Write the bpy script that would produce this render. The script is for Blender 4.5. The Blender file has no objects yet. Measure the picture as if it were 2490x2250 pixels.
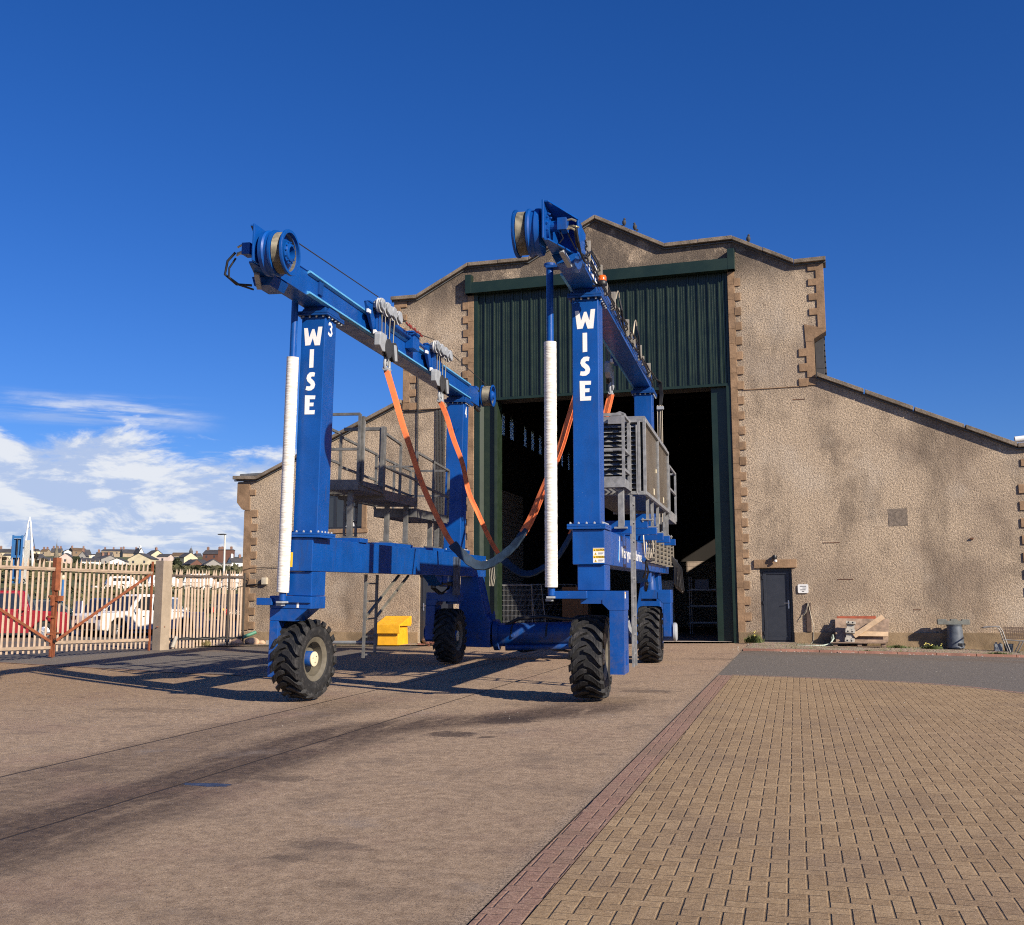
import bpy, math, random
from mathutils import Vector, Matrix
random.seed(11)
R = math.radians
# ---------------------------------------------------------------- camera, sky, sun, exposure
scene = bpy.context.scene
H_EYE = 1.66
PITCH, YAW, ROLL = R(8.05), R(16.75), R(-0.12)
cam_d = bpy.data.cameras.new("camera"); cam = bpy.data.objects.new("camera", cam_d)
scene.collection.objects.link(cam); scene.camera = cam
cam_d.sensor_fit = 'HORIZONTAL'; cam_d.sensor_width = 36.0; cam_d.lens = 2600.0 / 2490.0 * 36.0
cam_d.clip_start = 0.1; cam_d.clip_end = 3000.0
FW = Vector((-math.sin(YAW)*math.cos(PITCH), math.cos(YAW)*math.cos(PITCH), math.sin(PITCH)))
_r0 = Vector((math.cos(YAW), math.sin(YAW), 0)); _u0 = _r0.cross(FW)
RT = _r0*math.cos(ROLL) + _u0*math.sin(ROLL); UP = -_r0*math.sin(ROLL) + _u0*math.cos(ROLL)
cm = Matrix((( RT.x, UP.x, -FW.x, 0), (RT.y, UP.y, -FW.y, 0), (RT.z, UP.z, -FW.z, H_EYE), (0, 0, 0, 1)))
cam.matrix_world = cm

SUN_AZ, SUN_EL = R(59.5), R(28.0)          # azimuth measured from -Y towards +X
TO_SUN = Vector((math.sin(SUN_AZ)*math.cos(SUN_EL), -math.cos(SUN_AZ)*math.cos(SUN_EL), math.sin(SUN_EL)))
sun_d = bpy.data.lights.new("sun", 'SUN'); sun = bpy.data.objects.new("sun", sun_d)
scene.collection.objects.link(sun)
sun_d.energy = 5.0; sun_d.angle = R(0.53); sun_d.color = (1.0, 0.89, 0.74)
sun.rotation_euler = TO_SUN.to_track_quat('Z', 'Y').to_euler()

scene.view_settings.view_transform = 'Standard'; scene.view_settings.look = 'None'
scene.view_settings.exposure = 0.55; scene.view_settings.gamma = 1.0
scene.view_settings.use_curve_mapping = False
scene.cycles.max_bounces = 6; scene.cycles.diffuse_bounces = 3; scene.cycles.glossy_bounces = 3
scene.cycles.transmission_bounces = 4; scene.cycles.transparent_max_bounces = 8
scene.cycles.use_adaptive_sampling = True; scene.cycles.adaptive_threshold = 0.012
scene.cycles.use_denoising = False; scene.cycles.pixel_filter_type = 'BLACKMAN_HARRIS'; scene.cycles.filter_width = 1.1
scene.cycles.caustics_reflective = False; scene.cycles.caustics_refractive = False

# ---------------------------------------------------------------- tiny node language
class N:
    def __init__(s, tree): s.t = tree; s.L = tree.links
    def node(s, kind, **kw):
        n = s.t.nodes.new(kind)
        for k, v in kw.items(): setattr(n, k, v)
        return n
    def put(s, sock, v):
        if v is None: return
        if isinstance(v, bpy.types.NodeSocket): s.L.new(v, sock)
        else:
            if isinstance(v, (tuple, list)) and len(v) == 3 and sock.type == 'RGBA': v = (*v, 1.0)
            sock.default_value = v
    def m(s, op, a, b=None, c=None, clamp=False):
        n = s.node('ShaderNodeMath', operation=op, use_clamp=clamp)
        s.put(n.inputs[0], a); s.put(n.inputs[1], b); s.put(n.inputs[2], c)
        return n.outputs[0]
    def v(s, op, a, b=None):
        n = s.node('ShaderNodeVectorMath', operation=op); s.put(n.inputs[0], a); s.put(n.inputs[1], b)
        return n.outputs[0]
    def scale(s, vec, sc):
        return s.v('MULTIPLY', vec, sc)
    def sep(s, vec):
        n = s.node('ShaderNodeSeparateXYZ'); s.put(n.inputs[0], vec); return n.outputs
    def comb(s, x, y, z):
        n = s.node('ShaderNodeCombineXYZ'); s.put(n.inputs[0], x); s.put(n.inputs[1], y); s.put(n.inputs[2], z); return n.outputs[0]
    def pos(s): return s.node('ShaderNodeNewGeometry').outputs['Position']
    def obj(s): return s.node('ShaderNodeTexCoord').outputs['Object']
    def noise(s, vec, scale=1.0, detail=4, rough=0.55, dist=0.0):
        n = s.node('ShaderNodeTexNoise'); s.put(n.inputs['Vector'], vec); s.put(n.inputs['Scale'], scale)
        s.put(n.inputs['Detail'], detail); s.put(n.inputs['Roughness'], rough); s.put(n.inputs['Distortion'], dist)
        return n.outputs[0]
    def vor(s, vec, scale=1.0, feature='F1', out='Distance'):
        n = s.node('ShaderNodeTexVoronoi', feature=feature); s.put(n.inputs['Vector'], vec); s.put(n.inputs['Scale'], scale)
        return n.outputs[out]
    def white(s, vec):
        n = s.node('ShaderNodeTexWhiteNoise'); s.put(n.inputs['Vector'], vec); return n.outputs['Value']
    def step(s, x, a, b, lo=0.0, hi=1.0):
        n = s.node('ShaderNodeMapRange', interpolation_type='SMOOTHSTEP'); s.put(n.inputs[0], x)
        s.put(n.inputs[1], a); s.put(n.inputs[2], b); s.put(n.inputs[3], lo); s.put(n.inputs[4], hi); return n.outputs[0]
    def mix(s, f, a, b, mode='MIX'):
        n = s.node('ShaderNodeMix', data_type='RGBA', blend_type=mode); n.clamp_factor = True
        s.put(n.inputs[0], f); s.put(n.inputs[6], a); s.put(n.inputs[7], b); return n.outputs[2]
    def bump(s, h, dist=0.01, strength=1.0, normal=None):
        n = s.node('ShaderNodeBump'); s.put(n.inputs['Strength'], strength); s.put(n.inputs['Distance'], dist)
        s.put(n.inputs['Height'], h); s.put(n.inputs['Normal'], normal); return n.outputs[0]

def new_mat(name):
    m = bpy.data.materials.new(name); m.use_nodes = True
    n = N(m.node_tree); b = m.node_tree.nodes['Principled BSDF']
    return m, n, b

def simple(name, col, rough=0.6, metal=0.0, var=0.12, scale=6.0, bumpd=0.0, bscale=40.0, coat=0.0, dirt=None, dirt_amt=0.3, spec=0.5):
    """plain surface with gentle mottling, optional dirt and fine bump"""
    m, n, b = new_mat(name)
    p = n.obj()
    a = n.noise(p, scale, 5, 0.6)
    lo = tuple(c*(1-var) for c in col); hi = tuple(min(1, c*(1+var)) for c in col)
    c = n.mix(n.step(a, 0.3, 0.7), lo, hi)
    if dirt:
        d = n.noise(p, scale*0.45, 6, 0.7)
        c = n.mix(n.m('MULTIPLY', n.step(d, 0.52, 0.72), dirt_amt), c, dirt)
    n.put(b.inputs['Base Color'], c)
    n.put(b.inputs['Roughness'], n.step(a, 0.2, 0.8, max(0.02, rough-0.08), min(1, rough+0.08)))
    b.inputs['Metallic'].default_value = metal
    b.inputs['Specular IOR Level'].default_value = spec
    if coat:
        b.inputs['Coat Weight'].default_value = coat; b.inputs['Coat Roughness'].default_value = 0.12
    if bumpd: n.put(b.inputs['Normal'], n.bump(n.noise(p, bscale, 4, 0.6), bumpd))
    return m

# ---------------------------------------------------------------- sky with a cloud bank low on the left
world = bpy.data.worlds.new("World"); scene.world = world; world.use_nodes = True
w = N(world.node_tree); bg = world.node_tree.nodes['Background']
sky = w.node('ShaderNodeTexSky', sky_type='NISHITA'); sky.sun_disc = False
sky.sun_elevation = SUN_EL; sky.sun_rotation = math.pi - SUN_AZ
sky.air_density = 1.0; sky.dust_density = 0.25; sky.ozone_density = 3.0; sky.altitude = 20.0
tc = w.node('ShaderNodeTexCoord').outputs['Generated']
nrm = w.v('NORMALIZE', tc)
dx, dy, dz = w.sep(nrm)
azm = w.m('ARCTAN2', dx, dy)                                     # 0 = facade normal, negative = left
azd = w.m('MULTIPLY', azm, 57.29578); eld = w.m('MULTIPLY', w.m('ARCSINE', dz), 57.29578)
q = w.comb(w.m('MULTIPLY', azd, 0.10), w.m('MULTIPLY', eld, 0.27), 0.0)
big = w.noise(q, 1.0, 2, 0.5); fine = w.noise(q, 2.3, 9, 0.62, 0.35); q2 = w.v('ADD', q, (0.10, 0.16, 0.0)); fine2 = w.noise(q2, 2.3, 9, 0.62, 0.35)
topel = w.m('ADD', w.step(azd, -18.0, -44.0, 7.4, 8.5), w.m('MULTIPLY', w.m('SUBTRACT', big, 0.5), 1.2))
dens = w.m('ADD', w.m('MULTIPLY', w.m('SUBTRACT', topel, eld), 0.55), w.m('MULTIPLY', w.m('SUBTRACT', fine, 0.5), 4.2))
cover = w.step(dens, -0.5, 0.3)
side = w.step(azd, 60.0, 10.0)                                   # the bank stands only on the left side of the view
cover = w.m('MULTIPLY', cover, side)
wisp = w.noise(w.comb(w.m('MULTIPLY', azd, 0.055), w.m('MULTIPLY', eld, 0.75), 3.0), 2.0, 7, 0.6, 0.2)
wb = w.m('MULTIPLY', w.step(w.m('ABSOLUTE', w.m('SUBTRACT', eld, 10.1)), 1.1, 0.1), w.step(w.m('ABSOLUTE', w.m('SUBTRACT', azd, -38.0)), 6.5, 2.0))
wispc = w.m('MULTIPLY', wb, w.step(wisp, 0.40, 0.62, 0.0, 0.75))
lit = w.step(w.m('SUBTRACT', fine, fine2), -0.07, 0.10)
grey = w.step(eld, 0.2, 3.2)
ccol = w.mix(w.m('MULTIPLY', lit, w.m('ADD', 0.35, w.m('MULTIPLY', grey, 0.65))), (6.2, 7.6, 10.6), (11.0, 11.3, 11.8))
ccol = w.mix(w.m('MULTIPLY', w.step(w.noise(q, 1.1, 4, 0.6), 0.45, 0.7), w.step(eld, 6.5, 1.0)), ccol, (4.2, 5.8, 9.2))
hs = w.node('ShaderNodeHueSaturation'); w.put(hs.inputs['Color'], sky.outputs[0]); hs.inputs['Saturation'].default_value = 1.30
tint = w.mix(1.0, hs.outputs[0], (0.76, 0.95, 1.52), 'MULTIPLY')
out = w.mix(w.m('MULTIPLY', w.m('MAXIMUM', cover, wispc), 0.93), tint, ccol)
w.put(bg.inputs['Color'], out); bg.inputs['Strength'].default_value = 0.052

# ---------------------------------------------------------------- mesh helpers
COL = scene.collection
class MB:
    def __init__(s, M=None): s.V = []; s.F = []; s.mi = []; s.M = M; s.cur = 0; s.P = []
    def add(s, vs, fs, mi=None):
        o = len(s.V)
        for v in vs:
            v = Vector(v)
            s.V.append(s.M @ v if s.M is not None else v)
        f0 = len(s.F)
        for f in fs: s.F.append([i+o for i in f]); s.mi.append(s.cur if mi is None else mi)
        s.P.append((o, len(s.V), f0, len(s.F)))
        return s
    def box(s, a, b, mi=None):
        x0, y0, z0 = a; x1, y1, z1 = b
        x0, x1 = min(x0, x1), max(x0, x1); y0, y1 = min(y0, y1), max(y0, y1); z0, z1 = min(z0, z1), max(z0, z1)
        return s.add([(x0,y0,z0),(x1,y0,z0),(x1,y1,z0),(x0,y1,z0),(x0,y0,z1),(x1,y0,z1),(x1,y1,z1),(x0,y1,z1)],
              [(0,3,2,1),(4,5,6,7),(0,1,5,4),(1,2,6,5),(2,3,7,6),(3,0,4,7)], mi)
    def prism(s, poly, axis, a, b, mi=None):
        """polygon of 2-D points extruded along axis from a to b; 'x': poly is (y,z), 'y': (x,z), 'z': (x,y)"""
        def P(p, t): return {'x': (t, p[0], p[1]), 'y': (p[0], t, p[1]), 'z': (p[0], p[1], t)}[axis]
        n = len(poly); vs = [P(p, a) for p in poly] + [P(p, b) for p in poly]
        area = sum(poly[i][0]*poly[(i+1) % n][1] - poly[(i+1) % n][0]*poly[i][1] for i in range(n))
        fl = (area > 0) == (b > a)
        if axis == 'y': fl = not fl
        fs = [list(range(n))[::-1], list(range(n, 2*n))] + [[i, (i+1) % n, n+(i+1) % n, n+i] for i in range(n)]
        if not fl: fs = [f[::-1] for f in fs]
        return s.add(vs, fs, mi)
    def tube(s, pts, r, n=8, closed=False, mi=None, caps=True):
        pts = [Vector(p) for p in pts]; k = len(pts); vs = []; rr = r if isinstance(r, (list, tuple)) else [r]*k
        prev = None
        for i, p in enumerate(pts):
            if closed: t = (pts[(i+1) % k]-pts[i-1])
            else: t = pts[min(i+1, k-1)]-pts[max(i-1, 0)]
            t.normalize()
            if prev is None:
                a = Vector((0, 0, 1)) if abs(t.z) < 0.9 else Vector((1, 0, 0)); u = t.cross(a).normalized()
            else:
                u = (prev - t*prev.dot(t)).normalized()
            prev = u; v = t.cross(u)
            for j in range(n):
                an = 2*math.pi*j/n; vs.append(p + (u*math.cos(an)+v*math.sin(an))*rr[i])
        fs = []
        for i in range(k if closed else k-1):
            a, b = i*n, ((i+1) % k)*n
            for j in range(n): fs.append((a+j, b+j, b+(j+1) % n, a+(j+1) % n))
        if not closed and caps: fs += [list(range(n)), [(k-1)*n+j for j in range(n)][::-1]]
        return s.add(vs, [tuple(reversed(f)) for f in fs] , mi)
    def bar(s, a, b, w, h=None, mi=None, up=(0, 0, 1)):
        """square bar from a to b"""
        a, b = Vector(a), Vector(b); h = h or w; t = (b-a).normalized(); upv = Vector(up)
        if abs(t.dot(upv)) > 0.95: upv = Vector((0, 1, 0))
        u = t.cross(upv).normalized(); v = u.cross(t)
        vs = [p + u*sx*w/2 + v*sy*h/2 for p in (a, b) for sx, sy in ((-1,-1),(1,-1),(1,1),(-1,1))]
        return s.add(vs, [(0,1,2,3)[::-1],(4,5,6,7)[::-1],(0,1,5,4),(1,2,6,5),(2,3,7,6),(3,0,4,7)][:0] + [(3,2,1,0),(4,5,6,7),(0,1,5,4),(1,2,6,5),(2,3,7,6),(3,0,4,7)], mi)
    def lathe(s, prof, c=(0,0,0), axis='x', n=32, mi=None, closed=False):
        """prof: list of (radius, offset along axis)"""
        vs = []; k = len(prof)
        for r, o in prof:
            for j in range(n):
                an = 2*math.pi*j/n; p = (r*math.cos(an), r*math.sin(an))
                q = {'x': (o, p[0], p[1]), 'y': (p[0], o, p[1]), 'z': (p[0], p[1], o)}[axis]
                vs.append((q[0]+c[0], q[1]+c[1], q[2]+c[2]))
        fs = []
        for i in range(k if closed else k-1):
            a, b = i*n, ((i+1) % k)*n
            for j in range(n): fs.append((a+j, a+(j+1) % n, b+(j+1) % n, b+j))
        if not closed:
            fs += [[j for j in range(n)][::-1], [(k-1)*n+j for j in range(n)]]
        return s.add(vs, fs, mi)
    def build(s, name, mat, parent=None, origin=None, bevel=0.0, smooth=False, label=None, cat=None, group=None, kind=None, fix=True):
        me = bpy.data.meshes.new(name)
        P0 = parent_pos(parent) if parent is not None else Vector((0, 0, 0))
        o = Vector(origin) if origin is not None else P0
        me.from_pydata([tuple(v-o) for v in s.V], [], s.F)
        mats = mat if isinstance(mat, (list, tuple)) else [mat]
        for m in mats: me.materials.append(m)
        if len(mats) > 1:
            for p, i in zip(me.polygons, s.mi): p.material_index = i
        if smooth:
            for p in me.polygons: p.use_smooth = True
            try: me.set_sharp_from_angle(angle=R(38))
            except Exception: pass
        if fix:
            import bmesh
            bm = bmesh.new(); bm.from_mesh(me); bmesh.ops.recalc_face_normals(bm, faces=bm.faces); bm.to_mesh(me); bm.free()
        me.update()
        ob = bpy.data.objects.new(name, me); COL.objects.link(ob)
        if parent is not None: ob.parent = parent; ob.location = o - P0
        else: ob.location = o
        if bevel:
            bv = ob.modifiers.new('bevel', 'BEVEL'); bv.width = bevel; bv.segments = 2; bv.limit_method = 'ANGLE'; bv.angle_limit = R(40)
            bv.harden_normals = False
        tag(ob, label, cat, group, kind)
        return ob
def clusters(mb, gap=0.012):
    """splits a collector into its touching groups, so that pieces standing apart become objects of their own"""
    bb = []
    for a, b_, f0, f1 in mb.P:
        vs = mb.V[a:b_]; bb.append([min(v[i] for v in vs)-gap for i in range(3)]+[max(v[i] for v in vs)+gap for i in range(3)])
    n = len(bb); par = list(range(n))
    def find(i):
        while par[i] != i: par[i] = par[par[i]]; i = par[i]
        return i
    for i in range(n):
        for j in range(i+1, n):
            if all(bb[i][k] <= bb[j][k+3] and bb[j][k] <= bb[i][k+3] for k in range(3)): par[find(i)] = find(j)
    out = {}
    for i, (a, b_, f0, f1) in enumerate(mb.P):
        c = out.setdefault(find(i), MB()); o = len(c.V)-a; c.V += mb.V[a:b_]; c.F += [[q+o for q in f] for f in mb.F[f0:f1]]; c.mi += mb.mi[f0:f1]
    return list(out.values())
def build_each(mb, name, mat, parent, **kw):
    o = None
    for c in clusters(mb): o = c.build(name, mat, parent, **kw)
    return o
def parent_pos(p):
    v = Vector((0, 0, 0))
    while p is not None: v = v + Vector(p.location); p = p.parent
    return v
def tag(o, label=None, cat=None, group=None, kind=None):
    if label: o['label'] = label
    if cat: o['category'] = cat
    if group: o['group'] = group
    if kind: o['kind'] = kind
    return o
def thing(name, label, cat, loc, group=None):
    o = bpy.data.objects.new(name, None); COL.objects.link(o); o.location = loc; o.empty_display_size = 0.2
    return tag(o, label, cat, group)
def copy_tree(o, parent=None):
    c = o.copy(); COL.objects.link(c); c.parent = parent
    for ch in list(o.children): copy_tree(ch, c)
    return c
def text_mesh(s, size, loc, rot, mat, name, parent, sx=1.0, sy=1.0, extrude=0.0015, align='LEFT', M=None, shear=0.0, offset=0.0):
    cu = bpy.data.curves.new(name, 'FONT'); cu.body = s; cu.size = size; cu.extrude = extrude; cu.align_x = align; cu.offset = offset
    cu.shear = shear; cu.materials.append(mat)
    ob = bpy.data.objects.new(name, cu); COL.objects.link(ob)
    mw = Matrix.Translation(Vector(loc)) @ rot.to_4x4() @ Matrix.Diagonal((sx, sy, 1, 1))
    if M is not None: mw = M @ mw
    me = bpy.data.meshes.new_from_object(ob); bpy.data.objects.remove(ob); me.name = name
    ob = bpy.data.objects.new(name, me); COL.objects.link(ob)
    ob.parent = parent; ob.matrix_local = Matrix.Translation(-parent_pos(parent)) @ mw
    return ob

def ground_z(x, y):
    """yard surface: rises towards the building with a slight cross-fall"""
    yy = max(-10.0, min(y, 33.0))
    if x < -2: z = 0.0262*yy + 0.008*(max(x, -14)+3.5)
    else: z = 0.0262*yy + 0.012 - 0.030*(min(x, 12)+2)*max(0.0, yy)/31.0
    d = math.hypot(x, y)
    if x < -19.5 and d > 34:
        prof = [(34, 0.60), (42, 0.69), (54, 1.22), (62, 1.75), (70, 2.5), (90, 3.8), (120, 5.6), (200, 9.8), (410, 17.6), (475, 21.4), (560, 27.0), (650, 34.0), (800, 41.5), (950, 43.5), (3000, 20)]
        for (a, za), (b, zb) in zip(prof, prof[1:]):
            if a <= d <= b:
                t = (d-a)/(b-a); zt = za+(zb-za)*t; k = min(1.0, (d-34)/8.0)
                return z*(1-k) + zt*k
    return z
# ---------------------------------------------------------------- materials of the setting
def pebble(name, col, tone):
    m, n, b = new_mat(name); p = n.obj(); x, y, z = n.sep(p)
    g = n.noise(p, 21.0, 7, 0.82); g2 = n.vor(p, 34.0); peb = n.m('SUBTRACT', n.m('MULTIPLY', g, 1.3), n.m('MULTIPLY', g2, 0.5))
    c = n.mix(n.step(g, 0.36, 0.62), tuple(v*0.50 for v in col), tuple(min(1, v*1.30) for v in col))
    big = n.noise(p, 0.33, 5, 0.6); streak = n.noise(n.scale(p, (0.9, 1.0, 0.30)), 1.0, 6, 0.66)
    c = n.mix(n.m('MULTIPLY', n.step(big, 0.44, 0.66), 0.62), c, tone)
    blot = n.noise(n.v('ADD', p, (3.0, 0.0, 9.0)), 0.85, 6, 0.68); c = n.mix(n.m('MULTIPLY', n.step(blot, 0.50, 0.68), 0.50), c, (0.17, 0.13, 0.098))
    c = n.mix(n.m('MULTIPLY', n.step(streak, 0.46, 0.70), 0.62), c, (0.135, 0.105, 0.08))
    pale = n.noise(n.v('ADD', p, (7.0, 0.0, 3.0)), 0.45, 4, 0.6)
    c = n.mix(n.m('MULTIPLY', n.step(pale, 0.52, 0.72), 0.5), c, n.mix(n.step(g, 0.36, 0.62), (0.34, 0.28, 0.22), (0.62, 0.53, 0.42)))
    # damp, darker weathering just below the copings and parapet
    top = n.m('MULTIPLY', n.step(z, 9.9, 11.4), n.step(n.noise(n.scale(p, (0.8, 1, 0.5)), 1.6, 6, 0.75), 0.34, 0.52))
    c = n.mix(n.m('MULTIPLY', top, 0.80), c, (0.085, 0.070, 0.060))
    low = n.m('MULTIPLY', n.step(z, 1.8, 0.1), n.step(n.noise(p, 1.1, 4, 0.6), 0.4, 0.7))
    c = n.mix(n.m('MULTIPLY', low, 0.35), c, (0.34, 0.215, 0.12))
    n.put(b.inputs['Base Color'], c); b.inputs['Roughness'].default_value = 0.95
    b.inputs['Specular IOR Level'].default_value = 0.15
    n.put(b.inputs['Normal'], n.bump(peb, 0.022, 1.0))
    return m
M = {}
M['pebble'] = pebble('roughcast', (0.465, 0.365, 0.262), (0.225, 0.170, 0.128))
M['stone'] = simple('dressed_stone', (0.27, 0.175, 0.105), 0.9, var=0.28, scale=2.2, bumpd=0.01, bscale=18, dirt=(0.13, 0.095, 0.07), dirt_amt=0.75, spec=0.2)
M['stone_edge'] = M['stone']
M['coping'] = simple('coping_stone', (0.19, 0.155, 0.12), 0.95, var=0.3, scale=3.0, bumpd=0.015, bscale=25, dirt=(0.06, 0.06, 0.055), dirt_amt=0.8, spec=0.2)
M['plinth'] = simple('plinth_render', (0.25, 0.18, 0.11), 0.95, var=0.3, scale=1.6, bumpd=0.01, bscale=30, dirt=(0.11, 0.10, 0.055), dirt_amt=0.8, spec=0.2)
M['lead'] = simple('lead_flashing', (0.10, 0.105, 0.11), 0.6, var=0.2)
M['slate'] = simple('roof_slate', (0.045, 0.045, 0.05), 0.7, var=0.25, scale=2.0)
M['green'] = simple('green_sheet_steel', (0.008, 0.022, 0.015), 0.42, var=0.12, scale=1.2)
M['green_lt'] = simple('green_trim_steel', (0.012, 0.024, 0.012), 0.5, var=0.12)
M['door_grey'] = simple('anthracite_door', (0.030, 0.034, 0.044), 0.38, var=0.05)
M['door_frame'] = simple('anthracite_frame', (0.022, 0.025, 0.034), 0.35, var=0.05)
M['steel'] = simple('bright_steel', (0.6, 0.6, 0.6), 0.3, 0.9, var=0.05)
M['white'] = simple('white_paint', (0.75, 0.75, 0.73), 0.45, var=0.04)
M['black'] = simple('black_plastic', (0.012, 0.012, 0.013), 0.45, var=0.2)
M['glass_dark'] = simple('dark_window', (0.02, 0.024, 0.03), 0.06, var=0.1, spec=0.8)
M['dark_in'] = simple('dark_interior', (0.022, 0.019, 0.017), 0.9, var=0.2, scale=0.8)  # near-black base colour over the whole inner shell
M['block_in'] = None
def brickmat(name, c1, c2, mortar, bw, bh, ms=0.02, bd=0.01, axis='xz'):
    m, n, b = new_mat(name); p = n.obj(); x, y, z = n.sep(p)
    vec = n.comb(n.m('ADD', x, y), z, 0.0)
    t = n.node('ShaderNodeTexBrick'); n.put(t.inputs['Vector'], vec); n.put(t.inputs['Color1'], c1); n.put(t.inputs['Color2'], c2); n.put(t.inputs['Mortar'], mortar)
    t.inputs['Scale'].default_value = 1.0; t.inputs['Brick Width'].default_value = bw; t.inputs['Row Height'].default_value = bh; t.inputs['Mortar Size'].default_value = ms
    g = n.noise(p, 3.0, 5, 0.6)
    n.put(b.inputs['Base Color'], n.mix(n.step(g, 0.3, 0.75, 0.0, 0.4), t.outputs[0], tuple(v*0.5 for v in c1))); b.inputs['Roughness'].default_value = 0.9
    n.put(b.inputs['Normal'], n.bump(t.outputs['Fac'], -bd))
    return m
M['block_in'] = brickmat('blockwork', (0.50, 0.40, 0.33), (0.46, 0.37, 0.30), (0.25, 0.20, 0.17), 0.44, 0.22, 0.012)

def speckle(n, p, c, amt=1.0, wid=0.0):
    """pale grit and dark crumbs scattered through a surface"""
    v1 = n.vor(p, 26.0); s1 = n.step(v1, 0.16, 0.05); s1 = n.m('MULTIPLY', s1, n.step(n.white(n.v('SNAP', n.scale(p, (26, 26, 26)), (1, 1, 1))), 0.6, 0.7))
    c = n.mix(n.m('MULTIPLY', s1, 0.75*amt), c, (0.62, 0.50, 0.38))
    v2 = n.vor(n.v('ADD', p, (3.3, 1.7, 0)), 55.0); s2 = n.step(v2, 0.22, 0.06)
    return n.mix(n.m('MULTIPLY', s2, 0.45*amt), c, (0.52, 0.42, 0.32))

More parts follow.
